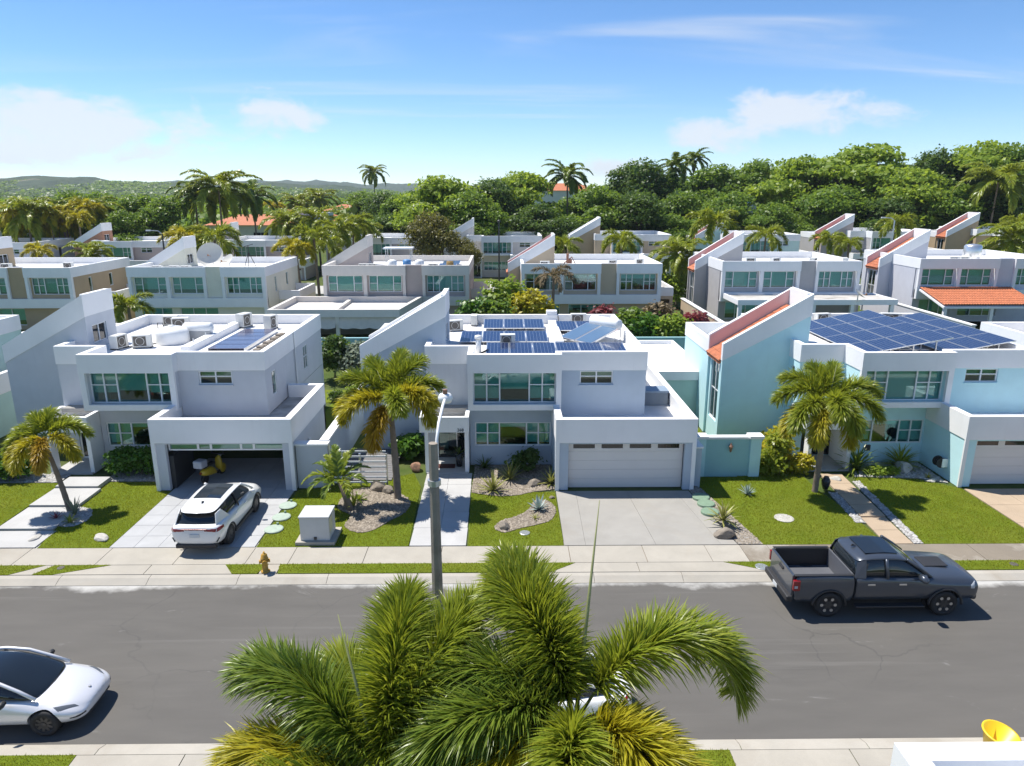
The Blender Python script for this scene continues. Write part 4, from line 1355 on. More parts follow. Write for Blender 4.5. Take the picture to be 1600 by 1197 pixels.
# storage chest and lounge bits on the terrace
o = empty('storage_chest', (7.15, 33.0, 2.77), 0, 'grey storage chest with lid on the side terrace', 'chest')
MB().box(-0.66, 0.66, -0.42, 0.42, 0.0, 0.62).build('chest_body', pmat('grey_resin', (0.20, 0.24, 0.28), rough=0.6), o, bevel=0.02)
MB().box(-0.70, 0.70, -0.46, 0.46, 0.625, 0.74).build('lid', pmat('blue_grey_resin', (0.26, 0.33, 0.41), rough=0.5), o, bevel=0.03)
# left roof
zl = zr
ac_unit((-19.0, 34.5, zl), R(78), 'air conditioner seen end-on beside the grey wing', 0.8, 0.42, 0.7)
ac_unit((-17.95, 34.7, zl), R(12), 'air conditioner facing the street beside the domed tank', 0.85, 0.4, 0.66)
ac_unit((-18.1, 39.4, zl), R(10), 'air conditioner in front of the rear parapet of the grey roof', 0.9, 0.4, 0.7)
ac_unit((-19.2, 40.6, zl), R(6), 'rearmost air conditioner with a dark side on the grey roof', 0.8, 0.4, 0.6)
ac_unit((-14.85, 40.2, zl), R(70), 'tall air conditioner at the end of the white beam', 0.8, 0.5, 0.8)
ac_unit((-13.15, 39.6, zl), R(70), 'tall air conditioner behind the dark heater mats', 0.7, 0.45, 0.8)
o = empty('domed_tank', (-17.0, 35.9, zl), 0, 'squat white domed water tank on the grey roof', 'water tank')
MB().lathe((0, 0, 0), [(0.0, 0.0), (0.80, 0.0), (0.82, 0.05), (0.80, 0.55), (0.74, 0.68), (0.5, 0.80), (0.15, 0.86), (0.0, 0.86)], 28).build('tank', M_wtank, o, True)
MB().lathe((0, 0, 0.86), [(0.0, -0.03), (0.16, -0.03), (0.16, 0.04), (0.0, 0.05)], 16).build('lid', M_wtank, o, True)
o = empty('heater_cylinder', (-15.95, 36.6, zl), 0, 'horizontal white heater cylinder beside the domed tank', 'water heater')
MB().lathe((0, 0, 0.62), [(0.0, -0.75), (0.22, -0.74), (0.30, -0.66), (0.30, 0.66), (0.22, 0.74), (0.0, 0.75)], 22, 'x').build('tank', M_wtank, o, True)
MB().prism([(-0.3, 0.05), (0.5, 0.05), (-0.3, 0.5)], -0.7, 0.7, 'x').build('collector', pmat('hazy_collector', (0.34, 0.35, 0.36), rough=0.3), o)
s_ = MB()
for x_ in (-0.6, 0.6):
    s_.tube([(x_, -0.25, 0), (x_, 0, 0.36), (x_, 0.25, 0)], 0.02, 6)
s_.build('stand', M_metal, o)
o = empty('gas_generator', (-16.35, 38.3, zl), R(20), 'small red machine beside the roof beam', 'generator')
MB().box(-0.26, 0.26, -0.2, 0.2, 0.12, 0.34).build('tank', M_red, o, bevel=0.05)
MB().box(-0.28, 0.28, -0.22, 0.22, 0.0, 0.12).build('frame', M_dark, o)
o = empty('roof_beam', (-15.25, 37.2, zl), 0, 'long white beam running back across the grey roof', 'beam')
MB().box(-0.22, 0.22, -3.9, 2.8, 0.0, 0.34).build('beam_body', M_white, o)
bm_ = MB()
for k in range(4):
    bm_.tube([(-0.05, -2.8 + k * 1.5, 0.34), (-0.05, -2.8 + k * 1.5, 0.52)], 0.03, 6)
bm_.build('stub_pipe', M_metal, o)
o = empty('solar_heater_mat', (-13.4, 36.2, zl), 0, 'dark striped pool-heating mats on the grey roof', 'solar heater')
mm_ = pmat('grey_solar_film', (0.10, 0.10, 0.16), rough=0.2, var=0.1, coat=0.3)
for k in range(5):
    MB().box(-0.85, 0.85, -2.6 + k * 1.02, -1.66 + k * 1.02, 0.16, 0.19).build('mat_strip', mm_, o)
q = MB(); q.box(-0.9, -0.86, -2.65, 2.5, 0.0, 0.2); q.box(0.86, 0.9, -2.65, 2.5, 0.0, 0.2); q.build('frame', M_alu, o)
o = empty('slab_stack', (-12.05, 36.0, zl), 0, 'row of loose blocks and timber beside the heater mats', 'blocks')
q = MB()
for k in range(9):
    q.box(-0.15 + 0.02 * (k % 3), 0.14, -2.3 + k * 0.5, -1.95 + k * 0.5, 0, 0.1 + 0.05 * (k % 2))
q.build('block', M_rock, o)
o = empty('roof_pipes', (-18.6, 37.6, zl), 0, 'dark conduit loops lying across the grey roof', 'pipes')
q = MB()
q.tube([(-0.9, 2.0, 0.03), (-0.9, 2.0, 0.35), (-0.6, 2.0, 0.35), (-0.6, 2.0, 0.03)], 0.03, 6)
q.tube([(-0.6, 2.4, 0.3), (0.2, 2.2, 0.2), (0.8, 1.9, 0.05), (1.6, 1.6, 0.05)], 0.03, 6)
q.tube([(-0.3, -3.0, 0.03), (0.3, -2.6, 0.03), (1.8, -1.2, 0.03), (2.4, 1.5, 0.03)], 0.035, 6)
q.build('pipe', M_dark, o, True)
o = empty('downpipe', (-10.83, 35.8, 0.15), 0, 'thin dark downpipe on the side of the grey house', 'pipe')
MB().tube([(0.04, 0, 2.75), (0.04, 0, 5.62)], 0.035, 6).build('pipe', M_metal, o)
# right roof
ac_unit((18.6, 40.95, zr), R(10), 'air conditioner against the aqua rear parapet')
ac_unit((22.6, 40.95, zr), R(-10), 'pair-fan air conditioner by the aqua rear corner', 1.1)

# second row roof equipment
z2 = 62


def dish(loc, r, label, tilt=R(38), rz=0.0):
    o = empty('satellite_dish', loc, rz, label, 'satellite dish')
    prof = [(r * k / 8, 0.28 * r * (k / 8) ** 2) for k in range(1, 9)]
    m = MB(); m.lathe((0, 0, 0), [(0.001, 0.0)] + prof, 28, 'z', False)
    d_ = m.build('reflector', pmat('ivory_dish', (0.62, 0.60, 0.54), rough=0.5, var=0.05), o, True)
    d_.location = (0, 0, r * 1.02); d_.rotation_euler = (tilt + R(28), 0, 0)
    MB().tube([(0, 0.12, 0), (0, 0.12, r * 1.0)], 0.05, 8).build('mast', M_metal, o)
    q = MB(); q.tube([(0, -0.1, r), (0, -r * 0.9, r * 1.15)], 0.02, 6); q.lathe((0, -r * 0.9, r * 1.15), [(0, -0.08), (0.07, -0.08), (0.07, 0.08), (0, 0.08)], 10)
    q.build('feed_arm', pmat('rusty_feed', (0.35, 0.18, 0.10), rough=0.7), o)
    return o


def roofz(b): return b.location.z + 5.02


dish((-26.9, 66.2, roofz(B1)), 1.15, 'large ivory satellite dish on the cream roof', rz=R(8))
dish((-25.0, 65.2, roofz(B1)), 0.72, 'smaller tilted satellite dish on the cream roof', R(20), R(-40))
o = empty('antenna_tripod', (-22.6, 63.8, roofz(B1)), 0, 'dark tripod mast on the cream roof', 'antenna')
q = MB()
for a in (0, 2.1, 4.2):
    q.tube([(0.75 * math.cos(a), 0.75 * math.sin(a), 0), (0, 0, 1.7)], 0.03, 6)
q.tube([(0, 0, 1.4), (0, 0, 2.3)], 0.035, 6); q.tube([(-0.4, 0, 2.15), (0.45, 0, 2.4)], 0.03, 6)
q.build('mast', M_dark, o)
for k, (x_, lb) in enumerate(((-30.4, 'air conditioner at the left end of the cream roof'), (-28.9, 'second air conditioner along the cream roof front'), (-27.9, 'third air conditioner beside the large dish'))):
    ac_unit((x_, 63.0, roofz(B1)), R(5 * k), lb)
for k, (x_, lb) in enumerate(((-46.4, 'air conditioner on the tan roof beside the wing'), (-45.2, 'second air conditioner on the tan roof'), (-40.2, 'air conditioner at the right of the tan roof'))):
    ac_unit((x_, 64.5 + k, roofz(B0)), R(8 * k), lb)
o = empty('water_drum', (-8.6, 63.3, roofz(B2)), 0, 'blue plastic drum on the taupe roof', 'drum')
MB().lathe((0, 0, 0), [(0, 0), (0.36, 0), (0.38, 0.3), (0.36, 0.32), (0.38, 0.6), (0.36, 0.9), (0.2, 0.98), (0, 0.98)], 18).build('drum', M_bluep, o, True)
for k, (x_, lb) in enumerate(((-7.5, 'white water drum right of the blue drum'), (-9.9, 'white water drum left of the blue drum'))):
    o = empty('water_drum', (x_, 63.4, roofz(B2)), 0, lb, 'drum')
    MB().lathe((0, 0, 0), [(0, 0), (0.40, 0), (0.41, 0.5), (0.40, 0.85), (0.2, 0.95), (0, 0.95)], 18).build('drum', M_wtank, o, True)
o = empty('rusty_drum', (-4.9, 64.5, roofz(B2)), 0, 'small rusty brown drum on the taupe roof', 'drum')
MB().lathe((0, 0, 0), [(0, 0), (0.3, 0), (0.34, 0.35), (0.3, 0.7), (0, 0.72)], 14).build('drum', pmat('rust_brown', (0.25, 0.16, 0.05), rough=0.8, var=0.3, scale=6), o, True)
for k, (x_, lb) in enumerate(((-12.4, 'air conditioner on the taupe roof beside the wing'), (-11.6, 'second air conditioner on the taupe roof'), (-6.3, 'air conditioner in the middle of the taupe roof'))):
    ac_unit((x_, 63.2, roofz(B2)), R(10 * k), lb)
o = empty('roof_table', (-9.6, 65.5, roofz(B2)), 0, 'flat white collector on legs on the taupe roof', 'water heater')
MB().box(-1.3, 1.3, -0.8, 0.8, 1.75, 1.86).build('top', M_wtank, o)
q = MB()
for a in (-1.1, 1.1):
    for b in (-0.6, 0.6):
        q.tube([(a, b, 0), (a, b, 1.75)], 0.035, 6)
q.build('leg', M_metal, o)
sp_ = []
for i in range(2):
    for j in range(2):
        sp_.append((-4.6 + 1.1 + i * 2.05, 64.2 + j * 1.9, 0.15, 0, R(3)))
solar_array((0, 0, roofz(B2)), 'grey collectors at the right end of the taupe roof', [(-5.2 + i * 1.7, 65.6, 0.22, 0, R(3)) for i in range(1)] + [(-5.0 + 0.0, 67.9, 0.25, 0, R(3))], 1.6, 2.1, 0)
o = empty('broken_chair', (6.2, 66.0, roofz(B3)), 0, 'rusty angular scrap frame on the sand roof', 'scrap')
q = MB(); q.box(-0.5, -0.3, -0.2, 0.2, 0, 1.1); q.box(-0.3, 0.0, -0.2, 0.2, 0, 0.6); q.tube([(-0.9, 0, 0.1), (0, 0, 0.8), (0.4, 0, 0.05)], 0.06, 6); q.build('frame', pmat('rust_red', (0.26, 0.12, 0.08), rough=0.8, var=0.3, scale=6), o)
for k, (x_, lb) in enumerate(((3.6, 'white condenser beside the sand wing'), (9.8, 'condenser in the middle of the sand roof'), (12.4, 'condenser at the right end of the sand roof'))):
    ac_unit((x_, 64.0 + k, roofz(B3)), R(12 * k), lb)
for k, (x_, lb) in enumerate(((21.8, 'boxy air conditioner beside the grey wing'), (24.0, 'second air conditioner on the grey rear roof'), (27.4, 'tall air conditioner in the middle of the grey rear roof'), (30.2, 'last air conditioner on the grey rear roof'))):
    ac_unit((x_, 63.4, roofz(B4)), R(25 * k), lb, 0.9, 0.45, 0.75)
dish((29.0, 57.6, roofz(B4) - 2.3), 0.55, 'dark satellite dish on the flat patio roof', R(10), R(60))
o = empty('steel_tank', (42.2, 64.5, roofz(B5)), 0, 'stainless steel cylindrical water tank on the lilac grey roof', 'water tank')
MB().lathe((0, 0, 0), [(0, 0.0), (0.72, 0.0), (0.72, 1.45), (0.6, 1.6), (0, 1.68)], 24).build('tank', M_alu, o, True)
for k, (x_, lb) in enumerate(((39.9, 'air conditioner beside the wing of the lilac grey house'), (40.8, 'second air conditioner on the lilac grey roof'))):
    ac_unit((x_, 63.4, roofz(B5)), R(8 * k), lb)

# ------------------------------------------------------------------ street furniture
o = empty('street_lamp', (-1.42, 13.25, 0.15), 0, 'concrete street lamp pole with a curved white arm', 'street lamp')
MB().prism([(0.105, 0.105), (-0.105, 0.105), (-0.105, -0.105), (0.105, -0.105)], -0.3, 0.02).build('base', M_conc_pole, o)
p = MB()
b = 0
for z_, r_ in ((0.0, 0.135), (7.75, 0.088)):
    for k in range(8):
        th = math.pi / 8 + k * math.pi / 4
        p.v.append((r_ * 1.08 * math.cos(th), r_ * 1.08 * math.sin(th), z_))
for k in range(8):
    p.f.append((k, (k + 1) % 8, 8 + (k + 1) % 8, 8 + k))
p.f.append(tuple(range(8, 16))); p.f.append(tuple(range(7, -1, -1)))
p.build('pole', M_conc_pole, o)
for z_ in (6.92,):
    MB().lathe((0, 0, z_), [(0.10, -0.06), (0.135, -0.06), (0.135, 0.06), (0.10, 0.06)], 10).build('strap', M_metal, o)
MB().tube([(0.07, 0.03, 7.3), (0.07, 0.06, 7.8), (0.09, 0.35, 8.05), (0.13, 0.9, 8.25), (0.15, 1.25, 8.30)], 0.032, 8).build('arm', M_wtank, o, True)
hd = MB(); hd.lathe((0.15, 1.32, 8.30), [(0.0, -0.12), (0.13, -0.10), (0.16, 0.0), (0.12, 0.08), (0.05, 0.10), (0.0, 0.10)], 14)
hd.build('lamp_head', M_wtank, o, True)
MB().lathe((0.15, 1.28, 8.40), [(0.0, 0.0), (0.05, 0.0), (0.05, 0.09), (0.0, 0.1)], 10).build('photocell', M_brass, o)

o = empty('street_lamp', (-0.6, 79.5, 1.2), 0, 'thin dark street lamp between the taupe and sand rear houses', 'street lamp')
MB().tube([(0, 0, -0.2), (0, 0, 8.2)], [0.10, 0.07], 8).build('pole', M_dark, o)
MB().lathe((0, 0, 8.2), [(0, 0), (0.16, 0.0), (0.18, 0.2), (0.06, 0.3), (0, 0.3)], 10).build('lamp_head', M_dark, o)
for k, (x_, y_, hh, lb) in enumerate(((-37.6, 80.0, 7.0, 'wooden utility post behind the tan roof'), (48.5, 90.0, 8.0, 'grey curved street lamp before the tan third-row house'), (47.0, 135.0, 12.0, 'tall thin pole among the dark trees'))):
    o = empty('street_lamp', (x_, y_, 1.2), 0, lb, 'street lamp')
    MB().tube([(0, 0, -0.4), (0, 0, hh)], [0.12, 0.08], 8).build('pole', M_dark if k == 0 else M_metal, o)
    MB().tube([(0, 0, hh - 0.05), (-0.4, 0, hh + 0.3), (-1.3, 0, hh + 0.35)], 0.05, 6).build('arm', M_metal, o)
    MB().box(-1.7, -1.2, -0.1, 0.1, hh + 0.28, hh + 0.42).build('lamp_head', M_wtank, o)

# hydrant
hx, hy = G(415, 893)
o = empty('fire_hydrant', (hx, hy, 0.148), R(20), 'yellow fire hydrant beside the verge', 'hydrant')
MB().lathe((0, 0, 0), [(0, 0), (0.15, 0), (0.15, 0.04), (0.10, 0.05), (0.095, 0.46), (0.13, 0.47), (0.13, 0.52), (0.115, 0.54), (0.10, 0.64), (0.05, 0.69), (0.03, 0.70), (0.03, 0.75), (0, 0.75)], 16).build('barrel', M_hydrant, o, True)
for ax_, s_ in (('x', 1), ('x', -1), ('y', -1)):
    r_ = 0.055 if ax_ == 'x' else 0.075
    MB().lathe((0, 0, 0.40), [(0, s_ * 0.05), (r_, s_ * 0.05), (r_, s_ * 0.14), (r_ + 0.015, s_ * 0.14), (r_ + 0.015, s_ * 0.18), (0, s_ * 0.18)], 12, ax_).build('outlet', M_hydrant, o)
# utility cabinet
o = empty('utility_cabinet', (-6.98, 24.30, 0.15), R(0), 'grey utility cabinet on a concrete plinth in the lawn', 'cabinet')
MB().box(-0.72, 0.72, -0.62, 0.62, -0.02, 0.13).build('plinth', M_kerb, o)
MB().box(-0.55, 0.52, -0.48, 0.48, 0.13, 1.02).build('body', M_cabinet, o, bevel=0.015)
MB().box(-0.58, 0.55, -0.51, 0.51, 1.022, 1.09).build('lid', M_cabinet, o, bevel=0.02)
MB().box(0.522, 0.54, -0.40, 0.0, 0.45, 0.98).build('warning_label', pmat('cream_label', (0.62, 0.58, 0.38), rough=0.6), o)
MB().box(-0.05, 0.05, -0.52, -0.482, 0.18, 0.28).build('latch', M_dark, o)
# meter covers
for i, (x_, y_, wh) in enumerate(((450, 791, 'nearest the grey garage'), (440, 809, 'in the middle of three'), (428, 828, 'nearest the sidewalk'))):
    gx, gy = G(x_, y_)
    o = empty('meter_cover', (gx, gy, 0.15), 0, 'pale green round meter cover beside the left driveway, ' + wh, 'cover', 'pale meter covers')
    MB().lathe((0, 0, 0), [(0, 0), (0.36, 0), (0.36, 0.05), (0.33, 0.07), (0, 0.075)], 24).build('cover', M_lidp, o)
    MB().lathe((0.05, 0.33, 0.0), [(0, 0), (0.05, 0), (0.05, 0.14), (0, 0.15)], 10).build('pipe_cap', M_lid, o)
for i, (x_, y_, wh) in enumerate(((1095, 779, 'nearest the garage pier'), (1103, 789, 'in the middle of three'), (1109, 802, 'nearest the variegated plant'))):
    gx, gy = G(x_, y_)
    o = empty('meter_cover', (gx, gy, 0.15), 0, 'dark green round tank cover in the gravel strip, ' + wh, 'cover', 'green tank covers')
    MB().lathe((0, 0, 0), [(0, 0), (0.36, 0), (0.36, 0.09), (0.34, 0.11), (0, 0.115)], 24).build('cover', M_lid, o)
for (x_, y_, r_, lb, mt) in ((820, 833, 0.2, 'grey square meter plate in the centre lawn', M_metal), (1190, 886, 0.22, 'round metal water cover at the end of the verge', M_metal),
                             (1225, 810, 0.38, 'pale round concrete cover in the aqua lawn', M_rockw), (95, 888, 0.12, 'small rusty cover in the paved verge gap', M_grille), (1584, 882, 0.14, 'dark drain cover in the right verge', M_grille)):
    gx, gy = G(x_, y_)
    o = empty('ground_cover_plate', (gx, gy, 0.15), 0, lb, 'cover')
    MB().lathe((0, 0, 0), [(0, 0), (r_, 0), (r_, 0.022), (r_ * 0.9, 0.03), (0, 0.03)], 20).build('cover', mt, o)
# slatted side gate and deck
o = empty('slatted_gate', (-6.35, 29.2, 0.15), 0, 'pale open-slatted metal gate before the side yard', 'gate')
for xx in (-1.3, 0.0, 1.15):
    MB().box(xx - 0.04, xx + 0.04, -0.04, 0.04, 0, 1.95 if xx < 0 else 1.5).build('post', M_alu, o)
for k in range(7):
    MB().box(-1.3, 1.15, -0.075, -0.045, 0.15 + k * 0.24, 0.22 + k * 0.24).build('slat', M_frame, o)
o = empty('side_deck', (-6.35, 31.6, 0.15), 0, 'dark grey boarded side yard path behind the gate', 'deck')
for k in range(14):
    MB().box(-1.2, 1.25, -1.9 + k * 0.29, -1.63 + k * 0.29, 0.0, 0.05).build('plank', M_wood, o)
# porch things
o = empty('door_mat', (-2.85, 31.85 - 0.55, 0.205), 0, 'maroon door mat before the glazed entrance', 'mat')
MB().box(-0.5, 0.5, -0.25, 0.25, 0, 0.02).build('pile', M_mat, o)
o = empty('planter', (-2.15, 31.35, 0.205), 0, 'tall black planter with a small plant on the porch', 'planter')
MB().lathe((0, 0, 0), [(0, 0), (0.14, 0), (0.19, 0.65), (0.16, 0.65), (0.15, 0.58), (0, 0.58)], 14).build('pot', M_pot, o, True)
# pots and hose reel at the aqua house
gx, gy = G(1289, 766)
o = empty('black_pot', (gx, gy, 0.205), 0, 'black glazed urn beside the aqua walkway palm', 'pot')
MB().lathe((0, 0, 0), [(0, 0), (0.10, 0), (0.17, 0.2), (0.19, 0.38), (0.13, 0.52), (0.09, 0.55), (0.11, 0.58), (0.07, 0.58), (0, 0.5)], 16).build('urn', M_pot, o, True)
o = empty('hose_reel', (19.65, 29.9, 0.15), 0, 'wall-mounted hose reel by the aqua garage pier', 'hose reel')
MB().lathe((0.0, 0, 0.75), [(0, -0.18), (0.24, -0.18), (0.24, -0.15), (0.12, -0.14), (0.12, 0.1), (0.24, 0.12), (0.24, 0.15), (0, 0.15)], 18, 'y').build('reel', M_black, o)
MB().box(0.0, 0.25, -0.22, -0.17, 0.55, 0.95).build('bracket', M_wtank, o)
o = empty('electric_box', (17.3, 31.77, 0.75), 0, 'small dark outlet box on the aqua ground-floor wall', 'box')
MB().box(-0.12, 0.12, -0.06, 0.03, 0, 0.28).build('casing', M_dark, o)
# yellow tub by the near kerb
gx, gy = G(1556, 1160, 0.3)
o = empty('yellow_tub', (gx, gy, 0.14), 0, 'yellow plastic tub by the near kerb', 'tub')
t_ = MB(); t_.lathe((0, 0, 0), [(0, 0.0), (0.24, 0.0), (0.36, 0.42), (0.40, 0.43), (0.40, 0.46), (0.35, 0.46), (0.23, 0.03), (0, 0.03)], 26)
q = t_.build('tub', M_bucket, o, True); q.rotation_euler = (R(6), R(6), 0)


# rocks
def rock(loc, sx, sy, sz, label, mat, seed, cat='rock', group=None):
    rr = random.Random(seed)
    bm = bmesh.new(); bmesh.ops.create_icosphere(bm, subdivisions=3, radius=1)
    offs = [Vector((rr.uniform(-1, 1), rr.uniform(-1, 1), rr.uniform(-1, 1))).normalized() for _ in range(14)]
    cut = [rr.uniform(0.55, 0.9) for _ in range(14)]
    for v_ in bm.verts:
        p = v_.co.copy()
        for o_, c_ in zip(offs, cut):
            d_ = p.dot(o_)
            if d_ > c_: p -= o_ * (d_ - c_) * 0.85
        p *= 1 + rr.uniform(-0.025, 0.025)
        v_.co = Vector((p.x * sx, p.y * sy, p.z * sz + sz * 0.45))
    me = bpy.data.meshes.new('rock'); bm.to_mesh(me); bm.free(); me.materials.append(mat)
    o = bpy.data.objects.new('rock', me); COL.objects.link(o); o.location = loc; o.rotation_euler = (0, 0, rr.uniform(0, 6))
    return tag(o, label, cat, group)


def R_at(x, y, sx, sy, sz, lb, mt, sd):
    gx, gy = G(x, y); rock((gx, gy, 0.13), sx, sy, sz, lb, mt, sd)


R_at(590, 764, 0.48, 0.38, 0.26, 'pale boulder at the back of the palm bed', M_rock, 1)
R_at(606, 769, 0.36, 0.28, 0.22, 'second boulder touching the palm bed boulder', M_rock, 2)
R_at(836, 758, 0.42, 0.26, 0.22, 'square tan boulder in the planting bed', M_rock, 3)
R_at(788, 826, 0.30, 0.24, 0.20, 'rough boulder at the tip of the agave bed', M_rock, 4)
R_at(1133, 838, 0.46, 0.36, 0.30, 'dark rock under the variegated plant in the gravel strip', M_rock, 5)
R_at(56, 841, 0.30, 0.20, 0.10, 'flat stone in the left lawn', M_rockw, 6)
R_at(158, 842, 0.42, 0.24, 0.12, 'long flat stone in the left lawn corner', M_rockw, 7)
R_at(650, 735, 0.36, 0.28, 0.30, 'terracotta coloured stone beside the round bush', pmat('terracotta_rock', (0.30, 0.17, 0.11), rough=0.9, var=0.3, scale=6, bump=0.4), 8)
R_at(1412, 735, 0.6, 0.42, 0.34, 'large white rock in the aqua planting bed', M_rockw, 9)
R_at(1455, 752, 0.3, 0.2, 0.10, 'flat pale stone in the aqua bed edge', M_rockw, 10)
R_at(1305, 750, 0.3, 0.25, 0.14, 'pale stone left of the aqua walkway', M_rockw, 12)
R_at(862, 778, 0.15, 0.12, 0.1, 'small stone by the white garage pier', M_rock, 13)


# gravel beds with loose pebbles
def inpoly(p, poly):
    x, y = p; c = False; n = len(poly)
    for i in range(n):
        a, b = poly[i], poly[i - 1]
        if (a[1] > y) != (b[1] > y) and x < (b[0] - a[0]) * (y - a[1]) / (b[1] - a[1]) + a[0]:
            c = not c
    return c


def smooth_poly(P, n=4):
    out = []
    m = len(P)
    for i in range(m):
        p0, p1, p2, p3 = P[i - 1], P[i], P[(i + 1) % m], P[(i + 2) % m]
        for k in range(n):
            t = k / n
            out.append(tuple(0.5 * ((2 * p1[a]) + (-p0[a] + p2[a]) * t + (2 * p0[a] - 5 * p1[a] + 4 * p2[a] - p3[a]) * t * t + (-p0[a] + 3 * p1[a] - 3 * p2[a] + p3[a]) * t ** 3) for a in (0, 1)))
    return out


BEDS = []


def bed(name, poly, mat, pebmat, n, size, label, seed, mound=0.05):
    BEDS.append(poly)
    tag(MB().prism(poly, 0.10, 0.172).build(name, mat), kind='structure')
    rr = random.Random(seed)
    xs_ = [p[0] for p in poly]; ys_ = [p[1] for p in poly]
    V, T = [], []
    ico = [(0, 0, 1), (0.9, 0, 0.1), (0.28, 0.85, 0.1), (-0.73, 0.53, 0.1), (-0.73, -0.53, 0.1), (0.28, -0.85, 0.1)]
    fc = [(0, 1, 2), (0, 2, 3), (0, 3, 4), (0, 4, 5), (0, 5, 1)]
    k = 0
    while k < n:
        x_, y_ = rr.uniform(min(xs_), max(xs_)), rr.uniform(min(ys_), max(ys_))
        if not inpoly((x_, y_), poly): continue
        s = size * rr.uniform(0.5, 1.5); a = rr.uniform(0, 6.28); ca, sa = math.cos(a), math.sin(a); ex = rr.uniform(0.6, 1.3)
        b_ = len(V)
        for (p, q, r_) in ico:
            p2, q2 = p * s * ex, q * s
            V.append((x_ + p2 * ca - q2 * sa, y_ + p2 * sa + q2 * ca, 0.170 + r_ * s * 0.75))
        T += [tuple(b_ + i for i in f) for f in fc]
        k += 1
    me = np_mesh('pebbles', np.array(V), None, np.array(T), pebmat)
    o = bpy.data.objects.new('pebbles', me); COL.objects.link(o)
    tag(o, label, 'pebbles', kind='stuff')


def pebmat(name, cols):
    m = NT(name)
    c = m.mix(m.rpi, cols[0], cols[1])
    m.base(c); m.set(Roughness=0.9)
    return m.m


M_peb = pebmat('tan_pebble', ((0.15, 0.125, 0.095), (0.36, 0.31, 0.25)))
M_pebw = pebmat('white_pebble', ((0.24, 0.235, 0.225), (0.52, 0.51, 0.49)))
M_mulch = pmat('gravel_base', (0.21, 0.175, 0.135), rough=0.95, var=0.35, scale=7, bump=0.5, bscale=22)
M_gbase = pmat('pale_gravel_base', (0.29, 0.275, 0.255), rough=0.95, var=0.3, scale=9, bump=0.5, bscale=25)
bed('gravel_bed', smooth_poly(pxs((527, 792), (548, 768), (585, 762), (618, 770), (640, 782), (634, 800), (606, 816), (580, 830), (556, 832), (538, 822), (548, 806))), M_mulch, M_peb, 2600, 0.045, 'tan pebbles in the kidney-shaped bed round the tall palm', 1)
bed('gravel_bed', [(-1.45, 28.35), (-0.9, 28.15), (-0.2, 27.95), (0.5, 28.05), (1.2, 28.4), (1.9, 28.6), (2.16, 28.7), (2.16, 31.55), (-1.42, 31.55)], M_mulch, M_peb, 2600, 0.045, 'tan pebbles in the planting bed under the ground-floor window', 2)
bed('gravel_bed', smooth_poly(pxs((773, 826), (785, 814), (810, 806), (826, 796), (838, 782), (858, 784), (868, 796), (862, 812), (840, 820), (812, 826), (790, 832))), M_mulch, M_peb, 900, 0.045, 'tan pebbles in the agave bed', 3)
bed('gravel_bed', smooth_poly(pxs((80, 816), (92, 800), (120, 793), (142, 797), (140, 810), (118, 822), (95, 823))), M_gbase, M_pebw, 900, 0.05, 'white stones round the small leaning palm', 4)
bed('gravel_bed', [(8.58, 23.62), (9.48, 23.62), (9.05, 26.0), (8.55, 28.7), (8.25, 29.0), (8.02, 28.4)], M_gbase, M_peb, 1500, 0.04, 'grey gravel strip beside the centre driveway', 5)
bed('gravel_bed', [(-17.9, 29.75), (-15.1, 29.75), (-15.1, 31.6), (-18.0, 31.6)], M_gbase, M_pebw, 1200, 0.05, 'white stones under the clipped hedge', 6)
bed('gravel_bed', [(15.95, 29.95), (18.7, 29.75), (19.7, 29.2), (19.75, 31.7), (16.1, 31.7)], M_gbase, M_pebw, 1500, 0.05, 'white stones in the aqua planting bed', 7)
bed('gravel_bed', [(15.08, Y0), (15.42, Y0), (15.85, 29.4), (15.55, 29.4)], M_gbase, M_pebw, 500, 0.05, 'white edging stones right of the aqua walkway', 8)
bed('gravel_bed', [(13.75, 25.3), (14.1, 25.3), (14.3, 28.2), (13.95, 28.2)], M_gbase, M_pebw, 260, 0.05, 'white edging stones left of the aqua walkway', 9)
bed('gravel_bed', [(-24.5, 29.65), (-19.9, 29.65), (-19.9, 30.6), (-24.5, 30.6)], M_gbase, M_pebw, 600, 0.05, 'white stones before the left-hand shrub', 10)

# ------------------------------------------------------------------ vehicles
def paint(name, c, rough=0.28, metal=0.0, coat=0.8):
    return pmat(name, c, rough=rough, var=0.02, metal=metal, coat=coat)


M_carw = paint('white_car_paint', (0.78, 0.78, 0.76))
M_carg = paint('charcoal_car_paint', (0.055, 0.066, 0.085), 0.3, 0.3)
M_cars = paint('silver_car_paint', (0.70, 0.70, 0.72), 0.3, 0.25)
M_cark = paint('black_car_paint', (0.02, 0.02, 0.022))
M_tail = pmat('red_tail_lamp', (0.22, 0.008, 0.01), rough=0.12, var=0, coat=0.6)
M_head = pmat('clear_head_lamp', (0.42, 0.44, 0.46), rough=0.08, var=0, coat=0.8)
M_headd = pmat('smoked_head_lamp', (0.10, 0.11, 0.125), rough=0.08, var=0, coat=0.8)
M_trimb = pmat('black_plastic_trim', (0.025, 0.025, 0.027), rough=0.55, var=0.1)
M_rimd = pmat('dark_alloy', (0.06, 0.06, 0.062), rough=0.35, var=0.05, metal=0.5)
M_rims = pmat('silver_alloy', (0.55, 0.54, 0.52), rough=0.3, var=0.05, metal=0.7)
M_cabin = pmat('dark_cabin', (0.03, 0.03, 0.032), rough=0.8, var=0.1)


def ring(half):
    """half profile from bottom centre to top centre -> closed ring"""
    return half + [(-y, z) for (y, z) in half[-2:0:-1]]


